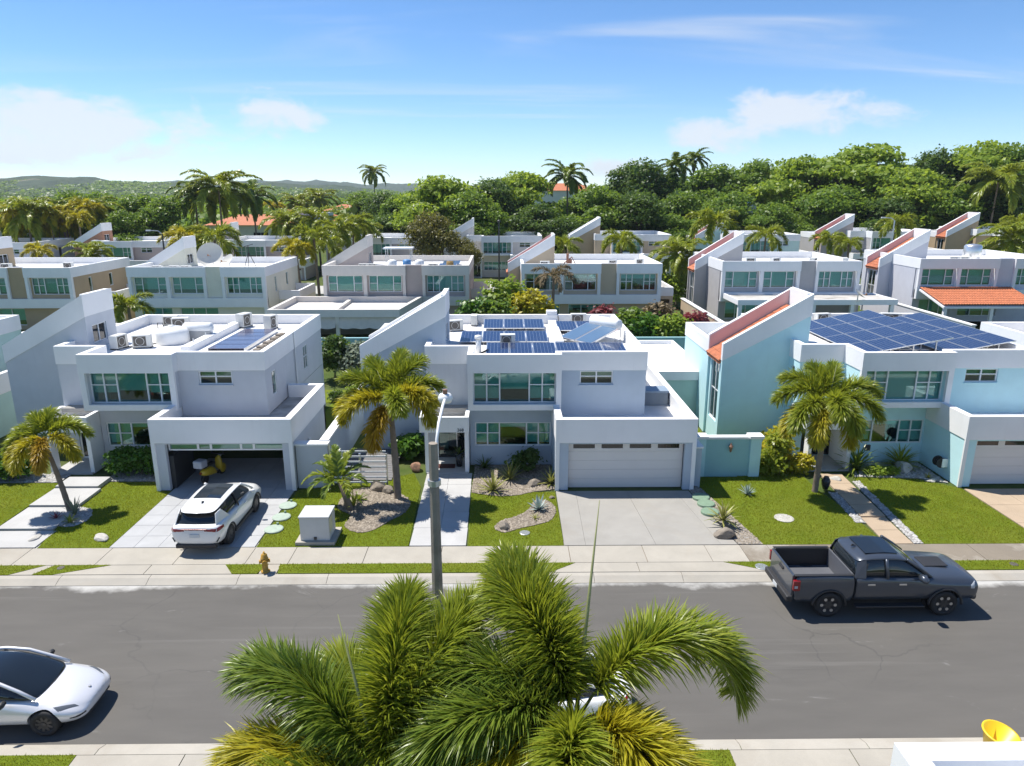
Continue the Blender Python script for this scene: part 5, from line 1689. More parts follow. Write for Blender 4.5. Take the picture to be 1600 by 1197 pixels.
def loft(secs):
    mb = MB(); n = len(secs[0][1])
    for x, r in secs:
        mb.v += [(x, y, z) for y, z in r]
    for i in range(len(secs) - 1):
        for k in range(n):
            k2 = (k + 1) % n
            mb.f.append((i * n + k, (i + 1) * n + k, (i + 1) * n + k2, i * n + k2))
    mb.f.append(tuple(range(n)))
    e = (len(secs) - 1) * n
    mb.f.append(tuple(range(e + n - 1, e - 1, -1)))
    return mb


def bsec(x, zb, w0, w1, zs, w2, zt, cr=0.02):
    return (x, ring([(0, zb), (w0 * 0.7, zb), (w0, zb + 0.05), (w1, zs - 0.16), (w1, zs), (w2 + 0.035, zt - 0.05), (w2 - 0.05, zt + 0.003), (w2 * 0.5, zt + cr * 0.8), (0, zt + cr)]))


def gsec(x, zb, wb, wt, zt, cr=0.03):
    return (x, ring([(0, zb), (wb * 0.6, zb), (wb, zb), (wb - (wb - wt) * 0.5, zb + (zt - zb) * 0.55), (wt, zt - 0.04), (wt - 0.1, zt), (wt * 0.45, zt + cr * 0.8), (0, zt + cr)]))


def baked(mb, mat, sub=2, cutters=(), crease=None):
    """subdivide and cut the wheel arches, return a plain mesh"""
    o = bpy.data.objects.new('tmp', mb.mesh('tmp', mat, True)); COL.objects.link(o)
    bm = bmesh.new(); bm.from_mesh(o.data); bmesh.ops.recalc_face_normals(bm, faces=bm.faces); bm.to_mesh(o.data); bm.free()
    if sub:
        s = o.modifiers.new('s', 'SUBSURF'); s.levels = sub; s.render_levels = sub
    tmp = []
    for c in cutters:
        q = bpy.data.objects.new('cut', c.mesh('cut', mat)); COL.objects.link(q); tmp.append(q)
        bm = bmesh.new(); bm.from_mesh(q.data); bmesh.ops.recalc_face_normals(bm, faces=bm.faces); bm.to_mesh(q.data); bm.free()
        b = o.modifiers.new('b', 'BOOLEAN'); b.operation = 'DIFFERENCE'; b.object = q; b.solver = 'EXACT'
    bpy.context.view_layer.update()
    me = bpy.data.meshes.new_from_object(o.evaluated_get(bpy.context.evaluated_depsgraph_get()))
    for q in tmp + [o]:
        bpy.data.objects.remove(q)
    me.materials.clear(); me.materials.append(mat)
    me.polygons.foreach_set('use_smooth', [True] * len(me.polygons))
    try:
        me.set_sharp_from_angle(angle=R(38))
    except Exception:
        pass
    return me


def wheel(car, x, y, r, w, rimm, spokes=5, side=1, tip=None):
    wl_ = empty('wheel', (x, y, r)); wl_.parent = car
    if side < 0: wl_.rotation_euler = (0, 0, math.pi)
    # axis along y, outer face toward +y
    MB().lathe((0, 0, 0), [(r * 0.62, -w / 2), (r * 0.9, -w / 2), (r, -w / 2 + 0.04), (r, w / 2 - 0.04), (r * 0.9, w / 2), (r * 0.64, w / 2), (r * 0.62, w / 2 - 0.03)], 26, 'y').build('tyre', M_black, wl_, True)
    rm = MB(); rm.lathe((0, 0, 0), [(0.0, -w / 2 + 0.04), (r * 0.63, -w / 2 + 0.04), (r * 0.63, w / 2 - 0.06), (r * 0.60, w / 2 - 0.02), (r * 0.57, w / 2 - 0.06), (r * 0.5, 0.0), (0.0, 0.0)], 26, 'y')
    ro = rm.build('rim', M_rimd, wl_, True)
    for k in range(spokes):
        a = 2 * math.pi * k / spokes
        s = MB()
        ca, sa = math.cos(a), math.sin(a)
        for d0, d1, h0, h1 in ((0.0, r * 0.58, 0.05, 0.028),):
            p = []
            for d, hw in ((d0, h0), (d1, h1)):
                for sg in (-1, 1):
                    p.append((d * ca - sg * hw * sa, d * sa + sg * hw * ca))
            q = [p[0], p[1], p[3], p[2]]
            b = len(s.v)
            s.v += [(a_, w / 2 - 0.05, b_) for a_, b_ in q] + [(a_, w / 2 - 0.02, b_) for a_, b_ in q]
            s.f += [(b, b + 1, b + 2, b + 3), (b + 7, b + 6, b + 5, b + 4), (b, b + 4, b + 5, b + 1), (b + 1, b + 5, b + 6, b + 2), (b + 2, b + 6, b + 7, b + 3), (b + 3, b + 7, b + 4, b)]
        s.build('spoke', rimm, ro)
        if tip:
            t = MB(); t.lathe((r * 0.50 * ca, w / 2 - 0.022, r * 0.50 * sa), [(0, 0), (0.05, 0), (0.05, 0.012), (0, 0.012)], 8, 'y'); t.build('spoke_tip', tip, ro)
    MB().lathe((0, w / 2 - 0.05, 0), [(0, 0), (0.07, 0), (0.06, 0.04), (0, 0.045)], 12, 'y').build('hub_cap', rimm, ro)
    return wl_


def arch(x, r, y=0.0, w=3.0):
    return MB().lathe((x, y, 0.36), [(0, -w / 2), (r, -w / 2), (r, w / 2), (0, w / 2)], 30, 'y')


def arch_side(x, zc, r, ys):
    """shallow wheel-well cutter on one flank"""
    y0, y1 = (0.55, 1.4) if ys > 0 else (-1.4, -0.55)
    return MB().lathe((x, 0, zc), [(0, y0), (r, y0), (r, y1), (0, y1)], 30, 'y')


def sheet(mb, a, b, c, d):
    mb.face([a, b, c, d])


def plate_patch(car, name, mat, pts, th=0.012):
    """thin slab whose outline is a 3D quad (planar enough)"""
    p = [Vector(q) for q in pts]
    n = (p[1] - p[0]).cross(p[2] - p[0]).normalized() * th
    mb = MB(); k = len(p)
    mb.v = [tuple(q) for q in p] + [tuple(q + n) for q in p]
    mb.f = [tuple(range(k - 1, -1, -1)), tuple(range(k, 2 * k))] + [(i, (i + 1) % k, k + (i + 1) % k, k + i) for i in range(k)]
    return mb.build(name, mat, car)


def conform(car, body, name, mat, quad, off=0.008, nu=8, nv=4):
    """lamp lens lying on the bodywork: a small grid pressed onto the body surface"""
    from mathutils.bvhtree import BVHTree
    bm = bmesh.new(); bm.from_mesh(body); tree = BVHTree.FromBMesh(bm)
    a, b, c, d = [Vector(q) for q in quad]
    mb = MB()
    for j in range(nv + 1):
        for i in range(nu + 1):
            u_, v_ = i / nu, j / nv
            q = (a * (1 - u_) + b * u_) * (1 - v_) + (d * (1 - u_) + c * u_) * v_
            co, n, _, _ = tree.find_nearest(q)
            edge = 0.0 if i in (0, nu) or j in (0, nv) else 1.0
            if n.dot(q - Vector((0, 0, 0.5))) < 0: n = -n
            mb.v.append(tuple(co + n * (off * edge + 0.001)))
    for j in range(nv):
        for i in range(nu):
            k = j * (nu + 1) + i
            mb.f.append((k, k + 1, k + nu + 2, k + nu + 1))
    bm.free()
    return mb.build(name, mat, car, True)


def make_suv(loc, rz, mat, label, name='white_suv'):
    c = empty(name, loc, rz, label, 'car')
    secs = [bsec(-2.30, 0.52, 0.62, 0.70, 0.84, 0.66, 0.98), bsec(-2.22, 0.36, 0.78, 0.87, 0.92, 0.78, 1.10), bsec(-1.9, 0.30, 0.86, 0.93, 0.94, 0.84, 1.12), bsec(-1.3, 0.28, 0.88, 0.94, 0.92, 0.86, 1.10),
            bsec(-0.5, 0.26, 0.88, 0.90, 0.82, 0.86, 1.05), bsec(0.5, 0.26, 0.88, 0.90, 0.80, 0.86, 1.03), bsec(1.1, 0.27, 0.88, 0.93, 0.84, 0.83, 1.03, 0.03),
            bsec(1.6, 0.28, 0.88, 0.94, 0.84, 0.76, 1.00, 0.05), bsec(2.05, 0.30, 0.84, 0.90, 0.76, 0.70, 0.93, 0.04), bsec(2.28, 0.34, 0.72, 0.78, 0.66, 0.56, 0.82, 0.03), bsec(2.36, 0.42, 0.55, 0.60, 0.60, 0.44, 0.74, 0.02)]
    me = baked(loft(secs), mat, 2, [arch_side(xx, 0.36, 0.42, s) for xx in (-1.345, 1.345) for s in (-1, 1)])
    part('body', me, c); bme = me
    gs = [gsec(-2.12, 1.06, 0.76, 0.70, 1.13), gsec(-1.85, 1.05, 0.79, 0.64, 1.36), gsec(-1.5, 1.04, 0.82, 0.64, 1.56), gsec(-0.9, 1.03, 0.84, 0.66, 1.62), gsec(-0.1, 1.02, 0.845, 0.67, 1.64), gsec(0.45, 1.01, 0.84, 0.65, 1.59), gsec(0.95, 1.0, 0.82, 0.66, 1.30), gsec(1.32, 0.99, 0.80, 0.72, 1.05)]
    part('windows', baked(loft(gs), M_glassd, 2), c)
    # roof shell, body colour at the tail and the rails, dark glass panel between
    rf = [gsec(-2.02, 1.48, 0.60, 0.58, 1.50, 0.02), gsec(-1.6, 1.50, 0.665, 0.645, 1.585, 0.02), gsec(-0.9, 1.55, 0.69, 0.665, 1.640, 0.025), gsec(-0.1, 1.56, 0.70, 0.675, 1.655, 0.025), gsec(0.42, 1.53, 0.68, 0.66, 1.605, 0.02), gsec(0.60, 1.47, 0.67, 0.66, 1.50, 0.02)]
    part('roof', baked(loft(rf), mat, 2), c)
    q = MB()
    st = [(-1.02, 1.660), (-0.6, 1.678), (-0.1, 1.684), (0.3, 1.660)]
    for (x0, z0), (x1, z1) in zip(st[:-1], st[1:]):
        q.face([(x0, -0.50, z0 - 0.012), (x1, -0.50, z1 - 0.012), (x1, 0, z1 + 0.006), (x0, 0, z0 + 0.006)])
        q.face([(x0, 0, z0 + 0.006), (x1, 0, z1 + 0.006), (x1, 0.50, z1 - 0.012), (x0, 0.50, z0 - 0.012)])
    q.build('sunroof', M_glassd, c)
    fn = MB(); fn.prism([(-1.45, 1.615), (-1.25, 1.635), (-1.40, 1.70)], -0.02, 0.02, 'y'); fn.build('antenna_fin', M_trimb, c)
    for s in (-1, 1):
        MB().tube([(1.30, s * 0.79, 1.04), (0.92, s * 0.735, 1.31), (0.48, s * 0.685, 1.57)], [0.05, 0.045, 0.05], 8).build('pillar', mat, c, True)
        MB().tube([(-0.32, s * 0.853, 1.04), (-0.36, s * 0.78, 1.36), (-0.38, s * 0.70, 1.60)], 0.035, 6).build('pillar', M_trimb, c, True)
        plate_patch(c, 'pillar', mat, [(-2.12, s * 0.735, 1.10), (-1.20, s * 0.862, 1.06), (-1.62, s * 0.735, 1.50), (-1.92, s * 0.66, 1.45)][::s], 0.02)
        # mirror, handles, lamps
        mr_ = MB(); mr_.lathe((0, 0, 0), [(0, -0.13), (0.07, -0.11), (0.09, 0.0), (0.07, 0.11), (0, 0.13)], 10, 'y'); mo = mr_.build('mirror', mat, c, True); mo.location = (0.83, s * 1.0, 1.12); mo.scale = (0.8, 0.8, 0.9)
        for hx_ in (-0.75, 0.25):
            MB().box(hx_ - 0.11, hx_ + 0.11, s * 0.91 - 0.02, s * 0.91 + 0.02, 0.90, 0.93).build('door_handle', mat, c)
        lo_ = conform(c, bme, 'tail_lamp', M_tail, [(-2.40, s * 0.36, 0.94), (-2.34, s * 0.80, 0.90), (-2.30, s * 0.82, 1.06), (-2.36, s * 0.36, 1.01)])
        conform(lo_, bme, 'side_lens', M_tail, [(-2.30, s * 0.80, 0.90), (-1.90, s * 1.05, 0.95), (-1.86, s * 1.00, 1.07), (-2.26, s * 0.82, 1.06)])
        conform(c, bme, 'head_lamp', M_head, [(2.30, s * 0.50, 0.76), (2.02, s * 0.92, 0.80), (1.85, s * 0.90, 0.92), (2.24, s * 0.52, 0.86)])
        MB().tube([(-2.20, s * 0.84, 0.66), (-2.24, s * 0.74, 0.50)], 0.02, 6).build('vent_slit', M_trimb, c)
        for xx in (-1.345, 1.345):
            wheel(c, xx, s * 0.80, 0.365, 0.235, M_rimd, 10, s)
            MB().lathe((xx, s * 0.60, 0.36), [(0, -0.02), (0.415, -0.02), (0.415, 0.02), (0, 0.02)], 20, 'y').build('wheel_well', M_black, c)
            ar = MB(); ar.tube([(xx + 0.43 * math.cos(t), s * 0.925, 0.36 + 0.43 * math.sin(t)) for t in [math.pi * k / 12 for k in range(13)]], 0.03, 6); ar.build('arch_trim', M_trimb, c, True)
        MB().box(-0.90, 0.92, s * 0.88 - 0.03, s * 0.88 + 0.03, 0.25, 0.36).build('sill_trim', M_trimb, c)
    MB().box(-2.315, -2.27, -0.45, 0.45, 0.985, 1.02).build('lamp_bar', M_tail, c)
    MB().box(-2.30, -2.16, -0.72, 0.72, 0.27, 0.43).build('rear_bumper', M_trimb, c, bevel=0.03)
    pl = MB().box(-2.325, -2.29, -0.17, 0.17, 0.70, 0.83).build('number_plate', M_plate, c)
    return c


def make_sedan(loc, rz, mat, label, name):
    c = empty(name, loc, rz, label, 'car')
    secs = [bsec(-2.33, 0.50, 0.55, 0.62, 0.78, 0.58, 0.92), bsec(-2.22, 0.34, 0.76, 0.84, 0.84, 0.74, 1.02), bsec(-1.8, 0.26, 0.86, 0.92, 0.84, 0.80, 1.05), bsec(-1.3, 0.24, 0.88, 0.925, 0.82, 0.82, 1.02),
            bsec(-0.4, 0.22, 0.88, 0.905, 0.74, 0.85, 0.95), bsec(0.5, 0.22, 0.88, 0.905, 0.72, 0.84, 0.90), bsec(1.05, 0.23, 0.88, 0.925, 0.72, 0.80, 0.88, 0.03), bsec(1.5, 0.24, 0.88, 0.93, 0.70, 0.72, 0.83, 0.05),
            bsec(1.95, 0.24, 0.84, 0.88, 0.62, 0.66, 0.73, 0.05), bsec(2.20, 0.26, 0.70, 0.76, 0.54, 0.55, 0.62, 0.05), bsec(2.33, 0.32, 0.50, 0.56, 0.48, 0.40, 0.54, 0.03)]
    bme = baked(loft(secs), mat, 2, [arch_side(xx, 0.34, 0.39, s) for xx in (-1.44, 1.44) for s in (-1, 1)])
    part('body', bme, c)
    gs = [gsec(-2.0, 0.98, 0.62, 0.55, 1.05), gsec(-1.5, 0.97, 0.74, 0.56, 1.24), gsec(-0.8, 0.95, 0.82, 0.60, 1.40), gsec(-0.1, 0.92, 0.83, 0.61, 1.44), gsec(0.4, 0.90, 0.83, 0.60, 1.36), gsec(0.9, 0.87, 0.80, 0.64, 1.12), gsec(1.32, 0.86, 0.72, 0.66, 0.90)]
    part('windows', baked(loft(gs), M_glassd, 2), c)
    for s in (-1, 1):
        MB().tube([(1.25, s * 0.735, 0.91), (0.85, s * 0.69, 1.12), (0.35, s * 0.645, 1.35), (-0.2, s * 0.635, 1.42), (-0.8, s * 0.625, 1.38), (-1.5, s * 0.62, 1.20), (-2.0, s * 0.60, 1.05)], 0.042, 8).build('pillar', mat, c, True)
        MB().tube([(-0.25, s * 0.845, 0.96), (-0.28, s * 0.76, 1.2), (-0.3, s * 0.66, 1.40)], 0.03, 6).build('pillar', M_trimb, c, True)
        mo = MB().lathe((0, 0, 0), [(0, -0.12), (0.06, -0.1), (0.075, 0.0), (0.06, 0.1), (0, 0.12)], 10, 'y').build('mirror', M_trimb, c, True); mo.location = (0.62, s * 0.99, 0.98)
        conform(c, bme, 'head_lamp', M_headd, [(2.14, s * 0.58, 0.58), (1.80, s * 0.86, 0.66), (1.66, s * 0.80, 0.76), (2.06, s * 0.60, 0.68)])
        conform(c, bme, 'tail_lamp', M_tail, [(-2.32, s * 0.40, 0.84), (-2.02, s * 0.90, 0.86), (-1.98, s * 0.86, 0.96), (-2.28, s * 0.42, 0.93)])
        conform(c, bme, 'fog_slot', M_trimb, [(2.26, s * 0.56, 0.42), (2.04, s * 0.86, 0.42), (2.04, s * 0.86, 0.46), (2.26, s * 0.56, 0.46)], 0.004)
        for hx_ in (-0.85, 0.15):
            MB().box(hx_ - 0.1, hx_ + 0.1, s * 0.907 - 0.012, s * 0.907 + 0.012, 0.77, 0.795).build('door_handle', M_trimb, c)
        for xx in (-1.44, 1.44):
            wheel(c, xx, s * 0.80, 0.34, 0.23, M_rimd, 9, s)
            MB().lathe((xx, s * 0.60, 0.34), [(0, -0.02), (0.385, -0.02), (0.385, 0.02), (0, 0.02)], 20, 'y').build('wheel_well', M_black, c)
    MB().box(2.18, 2.31, -0.48, 0.48, 0.30, 0.38).build('lower_grille', M_trimb, c, bevel=0.02)
    MB().lathe((2.10, 0, 0.715), [(0, -0.005), (0.04, -0.005), (0.04, 0.012), (0, 0.012)], 10).build('badge', M_rims, c)
    return c


def make_pickup(loc, rz, label):
    c = empty('pickup_truck', loc, rz, label, 'pickup')
    mat = M_carg
    # cab and nose
    secs = [bsec(-1.02, 0.48, 0.92, 0.97, 1.05, 0.92, 1.30), bsec(-0.98, 0.46, 0.94, 0.98, 1.05, 0.93, 1.32), bsec(-0.3, 0.46, 0.94, 0.98, 1.05, 0.93, 1.31), bsec(0.7, 0.46, 0.94, 0.98, 1.05, 0.93, 1.29),
            bsec(1.15, 0.46, 0.94, 0.99, 1.08, 0.90, 1.29, 0.03), bsec(1.7, 0.46, 0.94, 1.01, 1.10, 0.86, 1.27, 0.06), bsec(2.4, 0.46, 0.93, 0.99, 1.06, 0.84, 1.22, 0.06), bsec(2.66, 0.46, 0.92, 0.97, 1.03, 0.83, 1.18, 0.05), bsec(2.78, 0.47, 0.90, 0.945, 1.01, 0.81, 1.14, 0.05), bsec(2.82, 0.49, 0.88, 0.92, 1.00, 0.80, 1.12, 0.04), bsec(2.825, 0.50, 0.84, 0.88, 0.98, 0.76, 1.08, 0.03)]
    bme = baked(loft(secs), mat, 2, [arch_side(1.80, 0.42, 0.50, s) for s in (-1, 1)])
    part('body', bme, c)
    # load bed: outer walls, inner liner, tailgate
    bd = []
    for s in (-1, 1):
        prof = [(s * 0.90, 0.50), (s * 0.97, 0.56), (s * 1.00, 0.95), (s * 1.00, 1.12), (s * 0.965, 1.36), (s * 0.93, 1.39), (s * 0.84, 1.39), (s * 0.83, 0.50)]
        m = loft([(x_, [(y_ * k_, z_) for y_, z_ in prof]) for x_, k_ in ((-2.92, 0.985), (-2.6, 1.0), (-1.8, 1.01), (-1.15, 1.0), (-1.06, 1.0))])
        part('bed_side', baked(m, mat, 1, [arch_side(-1.80, 0.42, 0.50, s)]), c)
        MB().box(-2.9, -1.08, s * 0.885 - 0.06, s * 0.885 + 0.06, 1.385, 1.41).build('rail_cap', M_trimb, c, bevel=0.01)
    MB().box(-2.86, -1.06, -0.82, 0.82, 0.72, 0.78).build('bed_floor', pmat('spray_bedliner', (0.10, 0.105, 0.12), rough=0.7, var=0.1), c)
    MB().box(-1.10, -1.055, -0.84, 0.84, 0.78, 1.38).build('bed_front', pmat('spray_bedliner', (0.1, 0.1, 0.11)), c)
    for s in (-1, 1):
        MB().box(-2.86, -1.11, s * 0.815 - 0.012, s * 0.815 + 0.012, 0.78, 1.38).build('bed_liner', M_trimb, c)
    MB().box(-2.95, -2.87, -0.86, 0.86, 0.66, 1.385).build('tailgate', mat, c, bevel=0.02)
    MB().box(-2.98, -2.951, -0.16, 0.16, 1.18, 1.26).build('tailgate_handle', M_trimb, c, bevel=0.01)
    MB().box(-3.10, -2.90, -0.92, 0.92, 0.50, 0.70).build('rear_bumper', M_trimb, c, bevel=0.04)
    MB().box(-3.112, -3.09, -0.16, 0.16, 0.54, 0.66).build('number_plate', M_plate, c)
    gs = [gsec(-1.06, 1.26, 0.90, 0.76, 1.46), gsec(-0.90, 1.26, 0.92, 0.74, 1.78), gsec(-0.70, 1.26, 0.93, 0.73, 1.88), gsec(0.0, 1.25, 0.93, 0.74, 1.91), gsec(0.55, 1.25, 0.93, 0.73, 1.86), gsec(1.0, 1.24, 0.90, 0.76, 1.55), gsec(1.36, 1.23, 0.86, 0.80, 1.30)]
    part('windows', baked(loft(gs), M_glassd, 2), c)
    rf = [gsec(-0.98, 1.70, 0.70, 0.69, 1.74, 0.02), gsec(-0.78, 1.78, 0.765, 0.745, 1.885, 0.02), gsec(0.0, 1.80, 0.775, 0.755, 1.925, 0.025), gsec(0.52, 1.76, 0.765, 0.745, 1.875, 0.02), gsec(0.68, 1.68, 0.745, 0.735, 1.74, 0.02)]
    part('roof', baked(loft(rf), mat, 2), c)
    q = MB()
    for (x0, z0), (x1, z1) in (((-0.62, 1.936), (0.0, 1.956)), ((0.0, 1.956), (0.42, 1.924))):
        q.face([(x0, -0.52, z0 - 0.010), (x1, -0.52, z1 - 0.010), (x1, 0.52, z1 - 0.010), (x0, 0.52, z0 - 0.010)])
        q.face([(x0, -0.52, z0 - 0.010), (x0, 0.52, z0 - 0.010), (x0, 0.52, z0 - 0.03), (x0, -0.52, z0 - 0.03)])
    q.build('sunroof', M_glassd, c)
    fn = MB(); fn.prism([(-0.82, 1.90), (-0.66, 1.92), (-0.78, 1.975)], -0.02, 0.02, 'y'); fn.build('antenna_fin', M_trimb, c)
    for s in (-1, 1):
        MB().tube([(1.34, s * 0.855, 1.28), (1.0, s * 0.825, 1.54), (0.56, s * 0.76, 1.83)], 0.05, 8).build('pillar', mat, c, True)
        MB().tube([(-0.05, s * 0.94, 1.28), (-0.07, s * 0.87, 1.6), (-0.08, s * 0.78, 1.85)], 0.05, 6).build('pillar', mat, c, True)
        plate_patch(c, 'pillar', mat, [(-1.06, s * 0.90, 1.29), (-0.72, s * 0.945, 1.29), (-0.70, s * 0.79, 1.82), (-0.95, s * 0.755, 1.74)][::s], 0.02)
        mo = MB().lathe((0, 0, 0), [(0, -0.16), (0.09, -0.14), (0.12, 0.0), (0.1, 0.13), (0, 0.15)], 12, 'y').build('mirror', mat, c, True); mo.location = (0.95, s * 1.12, 1.36)
        for hx_ in (-0.55, 0.42):
            MB().box(hx_ - 0.11, hx_ + 0.11, s * 0.985 - 0.02, s * 0.985 + 0.02, 1.08, 1.12).build('door_handle', M_rims, c)
        tl = MB(); tl.box(-2.96, -2.74, s * 0.955 - 0.06, s * 0.955 + 0.06, 0.92, 1.27); t_ = tl.build('tail_lamp', M_tail, c, bevel=0.03)
        MB().box(-2.93, -2.83, s * 1.010 - 0.01, s * 1.010 + 0.012, 1.02, 1.10).build('reversing_lamp', M_head, t_)
        conform(c, bme, 'head_lamp', M_head, [(2.84, s * 0.60, 0.92), (2.55, s * 0.99, 0.94), (2.55, s * 0.96, 1.06), (2.82, s * 0.60, 1.04)], 0.012)
        sb = MB(); sb.box(-1.0, 1.15, s * 0.97 - 0.11, s * 0.97 + 0.11, 0.36, 0.42); sb.build('side_step', M_trimb, c, bevel=0.02)
        for xx in (-1.80, 1.80):
            wheel(c, xx, s * 0.86, 0.42, 0.28, M_rimd, 6, s, M_rims)
            wr_ = 0.495 if xx > 0 else 0.34
            MB().lathe((xx, s * 0.62, 0.42), [(0, -0.02), (wr_, -0.02), (wr_, 0.02), (0, 0.02)], 20, 'y').build('wheel_well', M_black, c)
            ar = MB(); ar.tube([(xx + 0.515 * math.cos(t), s * 1.0, 0.42 + 0.515 * math.sin(t)) for t in [math.pi * k / 14 for k in range(15)]], 0.04, 6); ar.build('fender_flare', M_trimb, c, True)
    MB().box(2.76, 2.84, -0.60, 0.60, 0.80, 1.10).build('grille', M_trimb, c, bevel=0.03)
    MB().box(2.70, 2.875, -0.86, 0.86, 0.47, 0.70).build('front_bumper', M_trimb, c, bevel=0.06)
    hs = MB(); hs.box(1.45, 2.2, -0.30, 0.30, 1.315, 1.345); hs.build('hood_scoop', M_trimb, c, bevel=0.02)
    return c


make_pickup((11.72, 20.20, 0.0), R(0.5), 'charcoal crew-cab pickup truck parked along the far kerb')
make_suv((-10.98, 25.28, 0.155), R(89.5), M_carw, 'white SUV with black glass roof parked on the pale paved driveway')
make_sedan((-12.55, 15.30, 0.0), R(1.5), M_cars, 'silver sedan with its nose out from the near kerb', 'silver_sedan')
make_sedan((0.75, 15.15, 0.0), R(180), M_carw, 'white car hidden under the foxtail palm fronds', 'white_sedan')
make_sedan((-19.15, 20.15, 0.0), R(0), M_cark, 'black car whose bumper and shadow reach in beside the left verge', 'black_sedan')

# yellow scooter in the open garage
o = empty('scooter', (-13.15, 30.05, 0.155), R(76), 'yellow scooter with a grey seat box in the open garage', 'scooter')
for xx in (-0.62, 0.62):
    w_ = empty('wheel', (xx, 0, 0.24)); w_.parent = o
    MB().lathe((0, 0, 0), [(0.12, -0.05), (0.21, -0.05), (0.24, -0.02), (0.24, 0.02), (0.21, 0.05), (0.12, 0.05)], 18, 'y').build('tyre', M_black, w_, True)
    MB().lathe((0, 0, 0), [(0, -0.03), (0.125, -0.03), (0.125, 0.03), (0, 0.03)], 14, 'y').build('rim', M_rims, w_)
bd = loft([(-0.85, ring([(0, 0.45), (0.10, 0.47), (0.12, 0.58), (0.08, 0.66), (0, 0.68)])), (-0.55, ring([(0, 0.32), (0.19, 0.36), (0.22, 0.55), (0.15, 0.72), (0, 0.75)])), (-0.1, ring([(0, 0.25), (0.17, 0.28), (0.18, 0.5), (0.12, 0.70), (0, 0.72)])), (0.15, ring([(0, 0.22), (0.15, 0.24), (0.15, 0.28), (0.1, 0.32), (0, 0.33)]))])
part('body', baked(bd, M_yellow, 2), o)
sh = loft([(0.30, ring([(0, 0.28), (0.20, 0.30), (0.22, 0.60), (0.14, 0.92), (0, 0.95)])), (0.48, ring([(0, 0.32), (0.16, 0.36), (0.18, 0.62), (0.10, 0.96), (0, 1.0)])), (0.55, ring([(0, 0.4), (0.06, 0.42), (0.07, 0.62), (0.05, 0.9), (0, 0.92)]))])
part('leg_shield', baked(sh, M_yellow, 2), o)
fd = MB().lathe((0.62, 0, 0.30), [(0, -0.09), (0.2, -0.08), (0.24, 0.0), (0.2, 0.08), (0, 0.09)], 16, 'y').build('mudguard', M_yellow, o, True)
MB().box(0.12, 0.32, -0.16, 0.16, 0.22, 0.27).build('footboard', M_trimb, o)
MB().box(-0.72, 0.05, -0.13, 0.13, 0.74, 0.83).build('seat', M_trimb, o, bevel=0.04)
MB().box(-1.05, -0.60, -0.22, 0.22, 0.85, 1.20).build('top_box', pmat('grey_top_box', (0.42, 0.43, 0.47), rough=0.4), o, bevel=0.06)
MB().tube([(0.42, -0.34, 1.06), (0.46, -0.1, 1.02), (0.46, 0.1, 1.02), (0.42, 0.34, 1.06)], 0.025, 8).build('handlebar', M_trimb, o, True)
for s in (-1, 1):
    MB().tube([(0.43, s * 0.25, 1.06), (0.40, s * 0.32, 1.24)], 0.012, 6).build('mirror_stem', M_trimb, o)
    MB().lathe((0.40, s * 0.33, 1.27), [(0, -0.02), (0.06, -0.02), (0.06, 0.02), (0, 0.02)], 10, 'x').build('mirror', M_trimb, o)
MB().lathe((0.54, 0, 0.93), [(0, -0.02), (0.07, -0.02), (0.06, 0.05), (0, 0.06)], 12, 'x').build('head_lamp', M_head, o)
MB().lathe((-0.86, 0, 0.58), [(0, -0.03), (0.05, -0.03), (0.05, 0.02), (0, 0.02)], 10, 'x').build('tail_lamp', M_tail, o)
# shelf with tools inside the garage
o = empty('tool_rack', (-14.55, 30.2, 0.155), 0, 'dark tool rack along the inside of the open garage', 'rack')
MB().box(-0.22, 0.2, -1.2, 0.7, 0.0, 1.5).build('cabinet', M_dark, o, bevel=0.02)
MB().box(-0.1, 0.12, -0.6, -0.3, 1.5, 1.75).build('canister', M_wtank, o, bevel=0.03)
o = empty('wall_light', (-9.02, 31.1, 1.6), 0, 'small white wall lamp on the side of the grey garage', 'lamp')
MB().lathe((0, 0, 0), [(0, -0.1), (0.06, -0.1), (0.08, 0.1), (0, 0.12)], 10).build('shade', M_wtank, o)

# ------------------------------------------------------------------ vegetation
NR = np.random.default_rng(11)


def unit(v):
    return v / np.maximum(np.linalg.norm(v, axis=-1, keepdims=True), 1e-9)


def leaves(P, D, size, rg, aspect=1.7, upw=0.5, jit=0.7):
    """diamond leaves (two triangles folded) at points P, facing roughly D"""
    n = len(P)
    nrm = unit(D * 0.6 + np.array([0, 0, upw * 1.5]) + rg.normal(0, jit, (n, 3)))
    a = unit(np.cross(nrm, rg.normal(0, 1, (n, 3))))
    b = np.cross(nrm, a)
    s = (size * rg.uniform(0.6, 1.35, n))[:, None]
    L, W = s * aspect * 0.5, s * 0.5
    v0, v1, v2, v3 = P - a * L, P + b * W + nrm * s * 0.12, P + a * L - nrm * s * 0.1, P - b * W + nrm * s * 0.12
    V = np.stack([v0, v1, v2, v3], 1).reshape(-1, 3)
    Q = np.arange(n * 4).reshape(-1, 4)
    return V, Q


